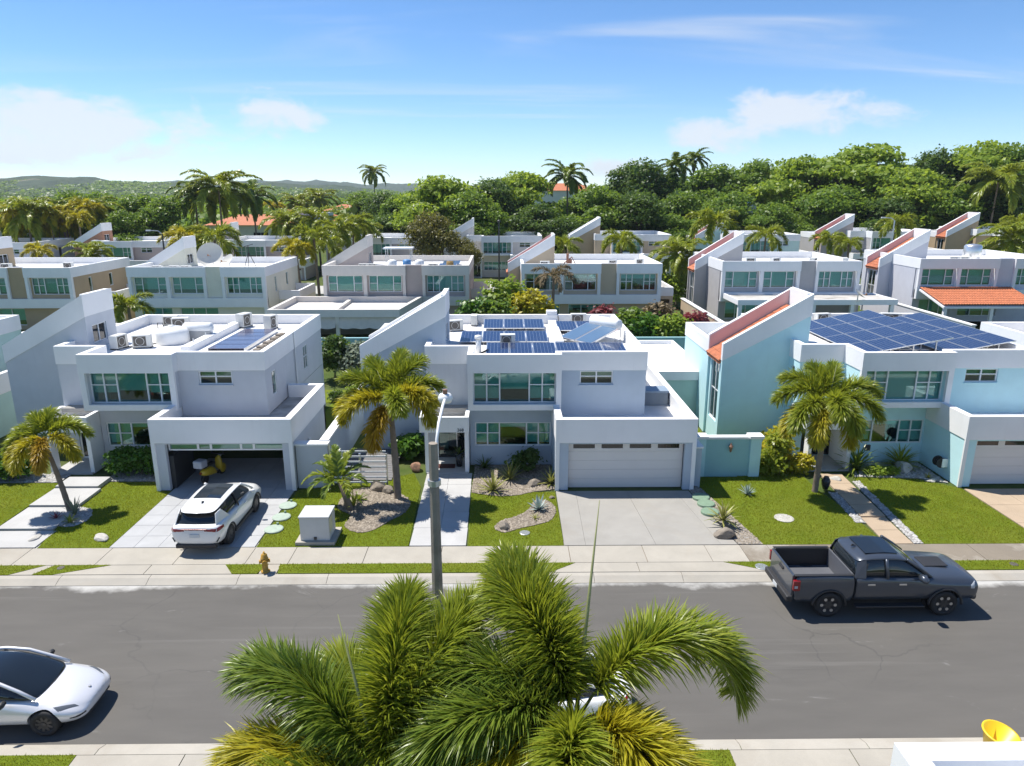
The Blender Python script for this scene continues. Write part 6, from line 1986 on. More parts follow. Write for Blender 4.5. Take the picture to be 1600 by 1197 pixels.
def crown_mesh(name, lobes, nclump, per, leaf, spread, mat, seed, low=-0.35, flat=1.0, inner=0.25):
    rg = np.random.default_rng(seed)
    lob = np.array(lobes)
    wgt = lob[:, 3] * lob[:, 4] + lob[:, 3] * lob[:, 5]
    idx = rg.choice(len(lob), nclump, p=wgt / wgt.sum())
    d = unit(rg.normal(0, 1, (nclump, 3)))
    d[:, 2] = np.where(d[:, 2] < low, -d[:, 2] * 0.6, d[:, 2])
    rad = np.where(rg.uniform(0, 1, nclump) < inner, rg.uniform(0.35, 0.8, nclump), rg.uniform(0.85, 1.08, nclump))
    C = lob[idx, :3] + d * lob[idx, 3:6] * rad[:, None]
    # each clump is a small flattened spray of leaves
    off = rg.normal(0, 1, (nclump, per, 3)) * spread * rg.uniform(0.6, 1.4, (nclump, 1, 1))
    off[:, :, 2] *= 0.5 * flat
    P = (C[:, None, :] + off).reshape(-1, 3)
    D = np.repeat(d, per, 0)
    V, Q = leaves(P, D, leaf, rg)
    return np_mesh(name, V, Q, None, mat)


def limbs(mb, base, top, lobes, r0, rg, n=6):
    base, top = Vector(base), Vector(top)
    mid = (base + top) / 2 + Vector((rg.uniform(-0.3, 0.3), rg.uniform(-0.3, 0.3), 0))
    mb.tube([base, mid, top], [r0 * 1.25, r0, r0 * 0.75], 9)
    for k in range(min(n, len(lobes))):
        c = Vector(lobes[k][:3])
        m = (top + c) / 2 + Vector((0, 0, -0.3))
        mb.tube([top - Vector((0, 0, 0.3)), m, c], [r0 * 0.55, r0 * 0.38, r0 * 0.15], 6)


def tree_lobes(rg, r, hgt, n, zs=0.65):
    out = []
    for k in range(n):
        a = rg.uniform(0, 6.28); d = r * math.sqrt(rg.uniform(0.0, 0.75))
        z = hgt * rg.uniform(0.50, 0.88) - 0.25 * d
        s = r * rg.uniform(0.34, 0.55)
        out.append((d * math.cos(a), d * math.sin(a), z, s, s, s * zs))
    out.append((0, 0, hgt * 0.84, r * 0.5, r * 0.5, hgt * 0.16))
    return out


TREE = {}


def tree_proto(key, seed, r, hgt, nl, mat, nclump, per, leaf, spread, flat=1.0, zs=0.65):
    rg = random.Random(seed)
    lb = tree_lobes(rg, r, hgt, nl, zs)
    cm = crown_mesh('crown', lb, nclump, per, leaf, spread, mat, seed, flat=flat)
    t = MB(); limbs(t, (0, 0, -0.5), (0, 0, hgt * 0.42), lb, 0.028 * hgt, rg, 7)
    TREE[key] = (t.mesh('trunk', M_bark, True), cm)


for k in range(3):
    tree_proto(('almond', k), 20 + k, 6.2, 13.0, 13, M_leafy, 1050, 15, 0.36, 0.55, 0.6, 0.42)
    tree_proto(('broad', k), 40 + k, 5.4, 12.5, 12, M_leaf, 1050, 15, 0.31, 0.50, 0.9, 0.7)
    tree_proto(('dark', k), 60 + k, 5.2, 13.0, 11, M_leafd, 1050, 15, 0.30, 0.50, 0.9, 0.8)
tree_proto(('olive', 0), 81, 3.4, 7.6, 9, M_leafo, 620, 15, 0.20, 0.36, 1.0, 0.9)
tree_proto(('lime', 0), 83, 2.6, 5.0, 8, M_leafy, 360, 13, 0.30, 0.34, 1.0, 0.8)


def place_tree(kind, var, x, y, z, s, rz, label, group, name='broadleaf_tree', sz=None):
    tr, cr = TREE[(kind, var)]
    o = empty(name, (x, y, z), rz, label, 'tree', group, (s, s, sz or s))
    part('trunk', tr, o); part('crown', cr, o)
    return o


# -- palms
def frond_geo(L, pitch0, bend, nst, per, ll, lw, plumose, rg, droop=0.5, bend_pow=1.3, vee=0.5, ang=(62, 30), twist=0.0):
    """a feather frond along +x; returns verts, quads, tris (leaflets) and rachis points"""
    t = np.linspace(0, 1, 24)
    th = pitch0 - bend * t ** bend_pow
    ds = L / 23
    px = np.concatenate([[0], np.cumsum(np.cos(th[:-1]) * ds)])
    pz = np.concatenate([[0], np.cumsum(np.sin(th[:-1]) * ds)])
    py = twist * t ** 2 * L
    st = np.linspace(0.16, 1.0, nst)
    st = np.repeat(st, per) + rg.uniform(-0.5, 0.5, nst * per) * (0.84 / nst)
    st = np.clip(st, 0.12, 1.0)
    n = len(st)
    X = np.stack([np.interp(st, t, px), np.interp(st, t, py), np.interp(st, t, pz)], 1)
    a = np.interp(st, t, th)
    T = np.stack([np.cos(a), np.zeros(n), np.sin(a)], 1)
    N = np.stack([-np.sin(a), np.zeros(n), np.cos(a)], 1)
    S = np.tile(np.array([0.0, 1.0, 0.0]), (n, 1))
    if plumose:
        ph = rg.uniform(0, 2 * np.pi, n)
        # fewer leaflets straight down, most to the sides and above
        ph = np.where(np.sin(ph) < -0.55, -ph, ph)
    else:
        ph = np.where(np.arange(n) % 2 == 0, vee, np.pi - vee) + rg.normal(0, 0.12, n)
    al = np.radians(ang[0] + (ang[1] - ang[0]) * st + rg.normal(0, 7, n))
    d = T * np.cos(al)[:, None] + (S * np.cos(ph)[:, None] + N * np.sin(ph)[:, None]) * np.sin(al)[:, None]
    if plumose:
        ln = ll * np.clip(0.45 + 1.3 * st, 0, 1) * (1 - 0.4 * np.clip((st - 0.8) / 0.2, 0, 1)) * rg.uniform(0.75, 1.15, n)
    else:
        ln = ll * (0.42 + 0.58 * np.sin(np.pi * np.clip(st, 0, 1) ** 0.85)) * rg.uniform(0.8, 1.15, n)
    g = np.array([0, 0, -1.0])
    d2 = unit(d + g * droop * rg.uniform(0.5, 1.3, n)[:, None])
    d3 = unit(d2 + g * droop * 0.9)
    p0 = X; p1 = p0 + d * (ln * 0.4)[:, None]; p2 = p1 + d2 * (ln * 0.35)[:, None]; p3 = p2 + d3 * (ln * 0.3)[:, None]
    wv = unit(np.cross(d, rg.normal(0, 1, (n, 3)) * 0.35 + N)) * (lw * 0.5)
    V = np.stack([p0 - wv * 0.6, p0 + wv * 0.6, p1 - wv, p1 + wv, p2 - wv * 0.75, p2 + wv * 0.75, p3], 1).reshape(-1, 3)
    b = (np.arange(n) * 7)[:, None]
    Q = np.concatenate([b + np.array([0, 1, 3, 2]), b + np.array([2, 3, 5, 4])])
    Tt = b + np.array([4, 5, 6])
    return V, Q, Tt, np.stack([px, py, pz], 1)


def frond_mesh(name, mat, rach_mat=None, rr=0.022, **k):
    V, Q, T, Rp = frond_geo(**k)
    n0 = len(V)
    m = MB(); pts = [tuple(p) for p in Rp[::3]] + [tuple(Rp[-1])]
    m.tube(pts, [rr * (1 - 0.8 * i / len(pts)) for i in range(len(pts))], 5)
    V2 = np.array(m.v)
    q2 = [[i + n0 for i in f] for f in m.f if len(f) == 4]
    me = np_mesh(name, np.concatenate([V, V2]), np.concatenate([Q, np.array(q2)]), T, mat)
    if rach_mat:
        me.materials.append(rach_mat)
        idx = np.zeros(len(me.polygons), dtype=np.int32)
        idx[len(Q):len(Q) + len(q2)] = 1
        me.polygons.foreach_set('material_index', idx)
    return me


def palm_trunk(mb, h, r0, r1, lean=(0, 0), rings=True, bulge=0.0, n=12):
    pts, rad = [], []
    N_ = max(8, int(h / 0.16))
    for i in range(N_ + 1):
        t = i / N_
        x_ = lean[0] * t ** 1.4; y_ = lean[1] * t ** 1.4
        r_ = r0 + (r1 - r0) * t + bulge * math.sin(math.pi * min(1, t * 1.2))
        r_ += r0 * 0.35 * max(0, 1 - t * h / 0.35)
        if rings: r_ *= 1 + 0.035 * (1 if i % 2 else -1)
        pts.append((x_, y_, -0.25 + (h + 0.25) * t)); rad.append(r_)
    mb.tube(pts, rad, n)
    return pts[-1]


def foxtail(loc, h, lean, fronds, label, name='foxtail_palm', r=0.13, dens=1.0, spear=None, group='foxtail palms', per=9, nst=80, lw=0.044, ll=0.62):
    """fronds: list of (azimuth deg, pitch deg, bend deg, length, material)"""
    o = empty(name, loc, 0, label, 'palm tree', group)
    t = MB(); top = palm_trunk(t, h - 0.55, r, r * 0.72, lean, True, r * 0.12)
    t.build('trunk', M_trunk, o, True)
    cs = MB(); cs.tube([top, (top[0], top[1], top[2] + 0.25), (top[0], top[1], top[2] + 0.62)], [r * 0.85, r * 0.9, r * 0.45], 12)
    cs.build('crownshaft', M_shaft, o, True)
    c = (top[0], top[1], top[2] + 0.52)
    for i, (az, pi_, be, L, mt) in enumerate(fronds):
        rg = np.random.default_rng(1000 + i * 7 + int(abs(loc[0]) * 10))
        me = frond_mesh('frond', mt, M_shaft, 0.026, L=L, pitch0=R(pi_), bend=R(be), nst=nst, per=per, ll=ll, lw=lw, plumose=True, rg=rg, droop=0.34, bend_pow=1.25, ang=(74, 46), twist=rg.uniform(-0.06, 0.06))
        part('frond', me, o, c, (0, 0, R(az)))
    if spear:
        MB().tube([c, (c[0] + spear[0] * 0.5, c[1] + spear[1] * 0.5, c[2] + spear[2] * 0.5), (c[0] + spear[0], c[1] + spear[1], c[2] + spear[2])], [0.035, 0.028, 0.006], 7).build('spear_leaf', M_spear, o, True)
    return o


Pg, Py, Pd, Po = M_palm, M_palmy, M_palmd, M_palmg
# centre front palm
cx_, cy_ = G(622, 779)
foxtail((cx_, cy_, 0.15), 4.35, (-0.12, -0.05),
        [(165, 50, 70, 2.3, Pg), (130, 62, 60, 2.2, Pg), (75, 68, 55, 2.3, Pg), (40, 62, 50, 2.2, Pg), (10, 45, 75, 2.2, Pg), (-28, 38, 85, 2.2, Py), (-70, 42, 100, 2.0, Pg),
         (-150, 25, 95, 2.3, Py), (172, 22, 85, 2.4, Py), (-118, -25, 68, 2.1, Po), (-20, 15, 90, 2.2, Py), (95, 30, 80, 2.1, Pg)],
        'tall foxtail palm in the kidney-shaped gravel bed', r=0.15, spear=(-0.5, 0.1, 1.25))
cx_, cy_ = G(110, 800)
foxtail((cx_, cy_, 0.15), 3.25, (-0.55, 0.1),
        [(165, 30, 95, 1.6, Pg), (140, 55, 75, 1.3, Pg), (20, 35, 95, 1.7, Pg), (-15, 5, 90, 1.7, Py), (-75, -10, 75, 1.6, Po), (-110, 0, 85, 1.8, Py), (-150, -5, 80, 1.7, Py), (100, 60, 70, 1.3, Pg), (60, 40, 80, 1.4, Pg), (-170, 15, 95, 1.7, Pg)],
        'small leaning foxtail palm with golden lower fronds in the left lawn', r=0.105, ll=0.46, nst=66, lw=0.036)
cx_, cy_ = G(1273, 768)
foxtail((cx_, cy_, 0.15), 4.0, (0.15, 0.05),
        [(170, 40, 95, 2.3, Pg), (148, 55, 80, 2.2, Pg), (100, 66, 60, 1.9, Pg), (65, 66, 60, 1.9, Pg), (8, 50, 105, 2.5, Pg), (-20, 32, 110, 2.3, Pg), (-75, 20, 105, 2.1, Pg), (-60, -20, 70, 2.0, Py), (-150, 20, 100, 2.4, Pg), (-125, -5, 85, 2.2, Py), (-170, 5, 95, 2.4, Py), (-95, 40, 110, 1.9, Pg)],
        'foxtail palm with drooping crown beside the aqua walkway', r=0.125, spear=(0.25, 0.2, 1.6))
# foreground palms, crowns seen from above
FP = (1.0, 8.75)
foxtail((FP[0], FP[1], 0.15), 5.05, (0.02, 0.0),
        [(20, 60, 150, 3.7, Pg), (118, 64, 56, 2.65, Pg), (138, 68, 48, 2.3, Pg), (168, 45, 95, 2.7, Pd), (-165, 35, 100, 2.7, Pd), (-42, 18, 75, 2.2, Py), (-100, 30, 80, 2.2, Pg), (205, 5, 65, 2.4, Py), (-8, -5, 50, 1.5, Py), (152, 20, 80, 2.2, Pg)],
        'big foxtail palm on the near side of the street with one long arching frond', r=0.13, spear=(0.35, 0.75, 3.2), per=12, nst=150, lw=0.028, ll=0.72)
foxtail((-1.75, 8.35, 0.15), 4.25, (0.0, 0.0),
        [(150, 60, 88, 3.1, Pd), (84, 72, 42, 2.7, Pg), (50, 66, 52, 2.9, Pg), (168, 30, 80, 2.7, Py), (-170, 25, 75, 2.4, Pg), (15, 45, 80, 2.6, Pd), (-20, 25, 70, 2.4, Py), (-90, 30, 80, 2.2, Pg), (120, 50, 75, 2.4, Pg)],
        'lower foxtail palm beside the big one on the near side of the street', r=0.12, spear=(-0.6, 0.45, 2.6), per=12, nst=150, lw=0.028, ll=0.72)


# far palms: one crown mesh each, shared
def far_crown(key, mat, nf, L, seed, ll, plum, pitch=(70, -25), droop=0.6, nst=26, per=4, lw=0.07):
    rg = np.random.default_rng(seed)
    Vs, Qs, Ts, b = [], [], [], 0
    for k in range(nf):
        az = 2 * np.pi * (k * 0.382 % 1) + rg.uniform(-0.2, 0.2)
        pt = R(pitch[0] + (pitch[1] - pitch[0]) * (k + 0.5) / nf)
        V, Q, T, Rp = frond_geo(L * rg.uniform(0.85, 1.1), pt, R(rg.uniform(70, 105)), nst, per, ll, lw, plum, rg, droop=droop, ang=(65, 30))
        ca, sa = np.cos(az), np.sin(az)
        V = np.stack([V[:, 0] * ca - V[:, 1] * sa, V[:, 0] * sa + V[:, 1] * ca, V[:, 2]], 1)
        Vs.append(V); Qs.append(Q + b); Ts.append(T + b); b += len(V)
    return np_mesh('crown', np.concatenate(Vs), np.concatenate(Qs), np.concatenate(Ts), mat)


PALM = {'royal': far_crown('royal', M_palmd, 18, 3.2, 1, 0.85, False, nst=34, lw=0.12), 'coco': far_crown('coco', M_palm, 20, 3.6, 2, 0.95, False, nst=36, lw=0.12),
        'fox': far_crown('fox', M_palm, 11, 2.3, 3, 0.62, True, (65, -10), 0.4, 34, 6, 0.07), 'foxy': far_crown('foxy', M_palmy, 11, 2.2, 4, 0.62, True, (60, -20), 0.4, 34, 6, 0.07),
        'areca': far_crown('areca', M_palmy, 16, 2.0, 5, 0.5, False, (85, 30), 0.6, 24, 3, 0.06), 'dry': far_crown('dry', M_palmb, 8, 2.0, 6, 0.5, True, (55, 0), 0.5, 26, 5, 0.06)}
PTR = {}
for h_ in (3.0, 5.0, 8.0, 13.0):
    m_ = MB(); palm_trunk(m_, h_, 0.17 if h_ < 9 else 0.22, 0.11, (0.25, 0.1), False, 0.0, 8); PTR[h_] = m_.mesh('trunk', M_trunk, True)


def far_palm(kind, x, y, h_, label, group, s=1.0, zb=None, rz=0.0):
    zb = terrain_z(x, y) if zb is None else zb
    key = min(PTR, key=lambda q: abs(q - h_))
    o = empty('palm_tree', (x, y, zb), rz, label, 'palm tree', group)
    part('trunk', PTR[key], o, (0, 0, 0), (0, 0, 0), (1, 1, h_ / key))
    part('crown', PALM[kind], o, (0.25, 0.1, h_), (0, 0, 0), (s, s, s))
    return o


def palm_px(kind, x, y, Y, label, group, s=1.0, rz=0.0):
    """crown centre at photo pixel (x, y), standing at distance Y"""
    p = AT(x, y, Y)
    zb = terrain_z(p[0], Y)
    far_palm(kind, p[0] - 0.25, Y - 0.1, max(1.0, p[2] - zb), label, group, s, zb, rz)


gP = 'palms between the rear rows'
for i, (kd, x_, y_, Y_, s_, lb) in enumerate((
        ('foxy', 290, 372, 88, 1.25, 'yellow-green palm left of the pair above the cream roof'), ('fox', 338, 374, 86, 1.3, 'green palm right of the pair above the cream roof'),
        ('foxy', 470, 388, 74, 0.9, 'slender yellow palm beside the cream house side wall'), ('fox', 497, 372, 76, 1.0, 'palm behind the slender yellow palm by the alley'), ('fox', 530, 360, 88, 1.15, 'palm in the clump behind the taupe roof'), ('fox', 552, 352, 92, 1.1, 'back palm in the clump behind the taupe roof'),
        ('fox', 886, 384, 78, 0.8, 'short yellow-green palm by the sand wing'), ('fox', 978, 378, 78, 0.95, 'short palm in front of the sand third-row house'),
        ('fox', 1116, 350, 90, 1.35, 'feathery palm hiding the mint third-row wing'), ('coco', 1062, 400, 76, 0.95, 'dark drooping palm beside the sand boundary wall'), ('fox', 1198, 370, 84, 1.0, 'palm rising behind the grey rear roof'),
        ('fox', 1300, 376, 84, 0.85, 'slim palm in front of the taupe grey third-row house'), ('fox', 1332, 382, 82, 0.7, 'smaller slim palm next to the slim one'), ('coco', 1582, 376, 80, 1.0, 'palm at the right edge behind the lilac grey roof'),
        ('fox', 1400, 350, 93, 1.0, 'palm before the dark hedge on the right'), ('dry', 868, 432, 56.5, 0.85, 'dry grey-brown palm in the sand house yard'), ('foxy', 65, 392, 84, 0.8, 'golden palm behind the tan roof'), ('coco', 150, 398, 88, 0.8, 'palm in front of the third-row bay window at left'),
        ('fox', 208, 478, 53, 0.75, 'small palm in the cream back garden'), ('coco', 450, 350, 110, 1.1, 'dark coconut palm before the red roofs'), ('fox', 515, 385, 84, 1.0, 'low palm at the front of the clump behind the taupe roof'), ('fox', 575, 362, 96, 1.0, 'palm at the right end of the clump behind the taupe roof'), ('coco', 500, 345, 104, 1.0, 'dark palm at the left end of the clump'), ('fox', 1590, 350, 96, 1.0, 'feathery palm before the tan third-row house'))):
    palm_px(kd, x_, y_, Y_, lb, gP, s_ * 1.2, i * 1.3)
gQ = 'tall palms on the skyline'
for i, (kd, x_, y_, Y_, s_, lb) in enumerate((
        ('royal', 305, 305, 118, 1.45, 'dark royal palm left of the tallest left palm'), ('coco', 343, 296, 116, 1.75, 'tallest bushy palm on the left skyline'), ('royal', 398, 308, 122, 1.45, 'dark royal palm right of the tallest left palm'),
        ('royal', 891, 276, 125, 1.45, 'lone dark royal palm in the gap of the tree line'), ('coco', 586, 270, 210, 1.3, 'thin coconut palm alone against the sky'), ('royal', 1056, 262, 135, 1.3, 'palm crown poking out between broad trees'), ('royal', 1085, 250, 145, 1.1, 'higher palm tuft behind the broad trees'),
        ('coco', 1560, 285, 108, 1.7, 'pale drooping palm before the right-hand trees'), ('coco', 465, 318, 170, 1.4, 'palm in the distant left grove by the orange roof'), ('coco', 500, 312, 180, 1.6, 'second palm of the distant left grove'), ('foxy', 432, 322, 165, 1.3, 'lime palm of the distant left grove'))):
    palm_px(kd, x_, y_, Y_, lb, gQ, s_, i * 0.9)
gG = 'golden palms of the far left grove'
rr = random.Random(5)
for i in range(16):
    x_ = 4 + i * 11 + rr.uniform(-6, 6)
    palm_px(rr.choice(['foxy', 'foxy', 'coco']), x_, rr.uniform(322, 352), rr.uniform(104, 122), 'golden-green palm among many in the grove behind the left houses', gG, rr.uniform(1.0, 1.5), rr.uniform(0, 6))

# -- broadleaf trees by photo position
def tree_px(kind, var, x, ytop, Y, label, group, hn, s, rz=0.0, name='broadleaf_tree'):
    """tree whose top stands at photo row ytop; hn = the prototype height"""
    p = AT(x, ytop, Y)
    zb = terrain_z(p[0], Y)
    sz = max(0.3, (p[2] - zb) / hn)
    return place_tree(kind, var, p[0], Y, zb, s, rz, label, group, name, sz)


gT = 'broad trees behind the third row'
TL = [('almond', 0, 690, 275, 112, 1.05, 'light green almond tree with layered branches behind the pale cream house'), ('dark', 0, 770, 280, 118, 1.15, 'dark almond tree right of the layered one'), ('almond', 1, 815, 268, 124, 1.05, 'olive-topped tree at the centre of the tree line'),
      ('broad', 0, 735, 300, 108, 0.85, 'leafy tree close behind the cream wing'), ('dark', 1, 845, 320, 110, 0.95, 'shaded tree behind the cream roof end'), ('broad', 1, 935, 290, 114, 1.1, 'round leafy tree right of the lone royal palm'), ('dark', 2, 1000, 300, 112, 0.95, 'dark round tree behind the sand roof'),
      ('dark', 0, 1005, 250, 132, 1.2, 'tall dark tree with a rounded head'), ('broad', 2, 1120, 258, 140, 1.3, 'wide green tree behind the blue awning'), ('broad', 0, 1190, 252, 138, 1.2, 'tree with a lighter crown beside the blue awning'), ('broad', 1, 1070, 300, 124, 1.0, 'mid-height tree behind the mint wing'),
      ('almond', 2, 1260, 245, 130, 1.3, 'pale almond tree left of the biggest crown'), ('almond', 0, 1360, 226, 128, 1.6, 'biggest layered almond tree on the right skyline'), ('almond', 1, 1420, 262, 118, 1.2, 'almond tree in front of the biggest crown'), ('broad', 2, 1310, 290, 116, 1.1, 'leafy tree in front of the pale almond'),
      ('dark', 1, 1468, 236, 128, 1.1, 'dark tree between the two right-hand almonds'), ('almond', 2, 1535, 222, 130, 1.3, 'tall light tree near the right edge'), ('broad', 0, 1592, 228, 126, 1.2, 'leafy tree at the right edge of the grove'), ('broad', 1, 1500, 290, 112, 1.0, 'lower leafy tree behind the tan wing'),
      ('dark', 2, 1395, 310, 110, 0.9, 'dark low tree behind the taupe grey wing'), ('broad', 2, 1210, 318, 112, 0.9, 'low leafy tree behind the grey rear wing'), ('dark', 0, 1565, 300, 110, 1.0, 'dark low tree at the right edge'), ('broad', 0, 890, 310, 130, 1.0, 'tree under the lone royal palm'),
      ('dark', 1, 1660, 240, 120, 1.3, 'dark tree just beyond the right edge'), ('broad', 2, 1150, 300, 118, 0.95, 'tree just left of the blue awning'), ('dark', 2, 650, 300, 122, 0.85, 'dark tree at the left end of the big grove'), ('dark', 0, 880, 340, 106, 0.7,  'low dark tree filling the gap behind the sand wing'), ('broad', 1, 1055, 335, 108, 0.75, 'low tree behind the sand roof corner')]
for i, (kd, vr, x_, yt, Y_, s_, lb) in enumerate(TL):
    tree_px(kd, vr, x_, yt, Y_, lb, gT, 13.0 if kd != 'broad' else 12.5, s_ * 1.0, i * 1.7)
gL = 'trees of the left background'
TL2 = [('broad', 0, 105, 300, 125, 0.85, 'dense green tree behind the golden palm grove'), ('broad', 1, 150, 302, 120, 0.95, 'wide green tree left of the royal palms'), ('broad', 2, 215, 304, 118, 0.95, 'green tree beside the third-row wing at left'), ('broad', 0, 262, 308, 114, 0.85, 'green tree touching the royal palms'), ('broad', 1, 190, 330, 108, 0.65, 'lower green tree behind the left third-row roof'),
       ('dark', 0, 600, 300, 150, 0.9, 'dark tree right of the orange roof'), ('broad', 2, 565, 300, 170, 1.1, 'bright green hedge-like tree by the orange roof'), ('broad', 0, 625, 305, 135, 0.85, 'mid green tree left of the layered almond'), ('almond', 1, 560, 340, 120, 0.7, 'low light tree behind the palm clump'), ('dark', 2, 615, 335, 116, 0.7, 'low dark tree behind the alley palms'),
       ('broad', 1, 60, 320, 140, 0.8, 'distant green tree in the left grove'), ('broad', 2, 420, 325, 150, 0.8, 'green tree behind the red roofs'), ('broad', 0, 30, 335, 115, 0.6, 'lime tinted tree at the left edge')]
for i, (kd, vr, x_, yt, Y_, s_, lb) in enumerate(TL2):
    tree_px(kd, vr, x_, yt, Y_, lb, gL, 13.0 if kd != 'broad' else 12.5, s_, i * 1.1)
tree_px('olive', 0, 683, 334, 90, 'olive brown fine-leaved tree in the back street', None, 7.6, 0.95, 0.4)
tree_px('olive', 0, 727, 372, 88, 'small olive tree beside the fine-leaved tree', None, 7.6, 0.55, 1.4)

# distant wooded plain and hills (countless trees: one mass each)
def wood_mass(name, x0, x1, y0, y1, n, hmin, hmax, label, seed, mat, zf=None, s0=3.0, s1=6.0):
    rg = np.random.default_rng(seed)
    X = rg.uniform(x0, x1, n); Y_ = rg.uniform(y0, y1, n)
    Z = np.array([zf(a, b) if zf else terrain_z(a, b) for a, b in zip(X, Y_)])
    H_ = rg.uniform(hmin, hmax, n); S_ = rg.uniform(s0, s1, n)
    per = 42 if n < 2000 else 26
    d = unit(rg.normal(0, 1, (n, per, 3))); d[:, :, 2] = np.abs(d[:, :, 2]) * 1.0 - 0.15
    C = np.stack([X, Y_, Z + H_ * 0.6], 1)[:, None, :] + d * np.stack([S_, S_, H_ * 0.42], 1)[:, None, :]
    P = C.reshape(-1, 3); D = d.reshape(-1, 3)
    V, Q = leaves(P, D, 1.0, rg, 1.3, 0.6, 0.45)
    sc = np.repeat(np.repeat(S_ * 0.34, per), 4)[:, None]
    V = np.repeat(P, 4, 0) + (V - np.repeat(P, 4, 0)) * sc
    o = bpy.data.objects.new(name, np_mesh(name, V, Q, None, mat)); COL.objects.link(o)
    return tag(o, label, 'wood', kind='stuff')


wood_mass('wood', -420, 60, 150, 420, 1500, 5.5, 9.0, 'far green wood on the plain behind the left houses', 1, M_leaf)
wood_mass('wood', -700, 500, 420, 900, 1800, 5.0, 9.0, 'hazy green wood below the hills', 2, M_leafd, None, 5.0, 9.0)
wood_mass('wood', 20, 260, 150, 260, 420, 9.0, 14.0, 'dark green wood behind the right-hand trees', 3, M_leafd, None, 4, 7)


def hill_near(x_):
    return 26 * math.exp(-((x_ + 860) / 300) ** 2) + 15 * math.exp(-((x_ + 420) / 260) ** 2)


# hills
def hills(name, y0, depth, prof, seed, mat):
    rg = np.random.default_rng(seed)
    mb = MB()
    xs_ = np.linspace(-2600, 2000, 420); ys_ = np.linspace(0, 1, 18)
    ph = rg.uniform(0, 6.28, 40)

    def nz(x):
        return sum(abs(math.sin(x * f + ph[i])) * a for i, (f, a) in enumerate(((0.006, 7), (0.013, 6.5), (0.027, 4.0), (0.061, 2.2), (0.11, 1.2)))) - 8
    for t in ys_:
        for x_ in xs_:
            pr = prof(x_)
            z_ = (pr + nz(x_ + 40 * t) * min(1.0, pr / 18)) * math.sin(math.pi * min(1, t * 1.0)) ** 0.8 + nz(x_ * 2.3 + 900 * t) * 0.5 * math.sin(math.pi * t)
            mb.v.append((float(x_), float(y0 + depth * t), float(max(-3, z_ if 0 < t < 1 else -3))))
    n = len(xs_)
    for j in range(len(ys_) - 1):
        for i in range(n - 1):
            mb.f.append((j * n + i, j * n + i + 1, (j + 1) * n + i + 1, (j + 1) * n + i))
    struct(name, mb, mat, True)


M_hill = NT('wooded_hillside')
f_ = M_hill.noise(0.05, 8, 0.7); f2_ = M_hill.noise(0.012, 5, 0.6)
c_ = M_hill.mix(M_hill.mr(f_, 0.35, 0.65), (0.018, 0.040, 0.014), (0.055, 0.085, 0.026))
c_ = M_hill.mix(M_hill.mr(f2_, 0.66, 0.72, 0, 0.5), c_, (0.24, 0.20, 0.13))
M_hill.base(c_); M_hill.set(Roughness=0.95); M_hill.bump(f_, 1.0, 6.0)
hills('hills', 1050, 500, hill_near, 3, M_hill.m)
wood_mass('wood', -1500, -150, 1060, 1330, 2600, 4.0, 9.0, 'dense wood covering the green hills', 7, M_leaf, lambda a, b: hill_near(a) * math.sin(math.pi * min(1.0, (b - 1050) / 500.0)) ** 0.8 - 1.0, 7.0, 13.0)
hills('far_hills', 2300, 700, lambda x_: 34 * math.exp(-((x_ + 900) / 900) ** 2) + 6, 4, M_hill.m)


# -- garden plants
def rosette(loc, n, L, w, mat, label, seed, pitch=(80, 15), droop=0.4, cat='plant', name='spiky_plant', fold=0.25, group=None, zoff=0.0):
    """strap leaves radiating from a heart"""
    rg = random.Random(seed)
    V, Q, T = [], [], []
    for k in range(n):
        az = 2.4 * k + rg.uniform(-0.3, 0.3)
        p = R(pitch[0] + (pitch[1] - pitch[0]) * (k + 0.5) / n + rg.uniform(-8, 8))
        l_ = L * rg.uniform(0.75, 1.1); b = len(V)
        x_ = z_ = 0.0; pts = []
        m = 4
        for j in range(m + 1):
            pts.append((x_, z_)); x_ += math.cos(p) * l_ / m; z_ += math.sin(p) * l_ / m; p -= droop / m
        for j, (a_, c_) in enumerate(pts):
            t = j / m; hw = w * (0.55 + 0.9 * t - 1.45 * t * t * 0.98) if j < m else 0.004
            for s in (-1, 1):
                lx, ly = a_, s * hw
                V.append((lx * math.cos(az) - ly * math.sin(az), lx * math.sin(az) + ly * math.cos(az), c_ + zoff + 0.02 + abs(s) * hw * fold))
        for j in range(m):
            q = b + 2 * j; Q.append((q, q + 1, q + 3, q + 2))
    me = np_mesh('leaves', np.array(V), np.array(Q), None, mat)
    o = empty(name, loc, 0, label, cat, group)
    part('leaves', me, o)
    return o


def bush(loc, lobes, n, per, leaf, spread, mat, label, seed, name='shrub', cat='shrub', group=None, stem=True):
    o = empty(name, loc, 0, label, cat, group)
    part('foliage', crown_mesh('foliage', lobes, n, per, leaf, spread, mat, seed, low=-0.6), o)
    if stem:
        m = MB()
        for k, l_ in enumerate(lobes[:4]):
            m.tube([(0.05 * k, 0, -0.05), (l_[0] * 0.5, l_[1] * 0.5, l_[2] * 0.5), (l_[0], l_[1], l_[2])], [0.03, 0.025, 0.012], 5)
        m.build('stem', M_bark, o)
    return o


def gp(x, y): return (*G(x, y), 0.16)


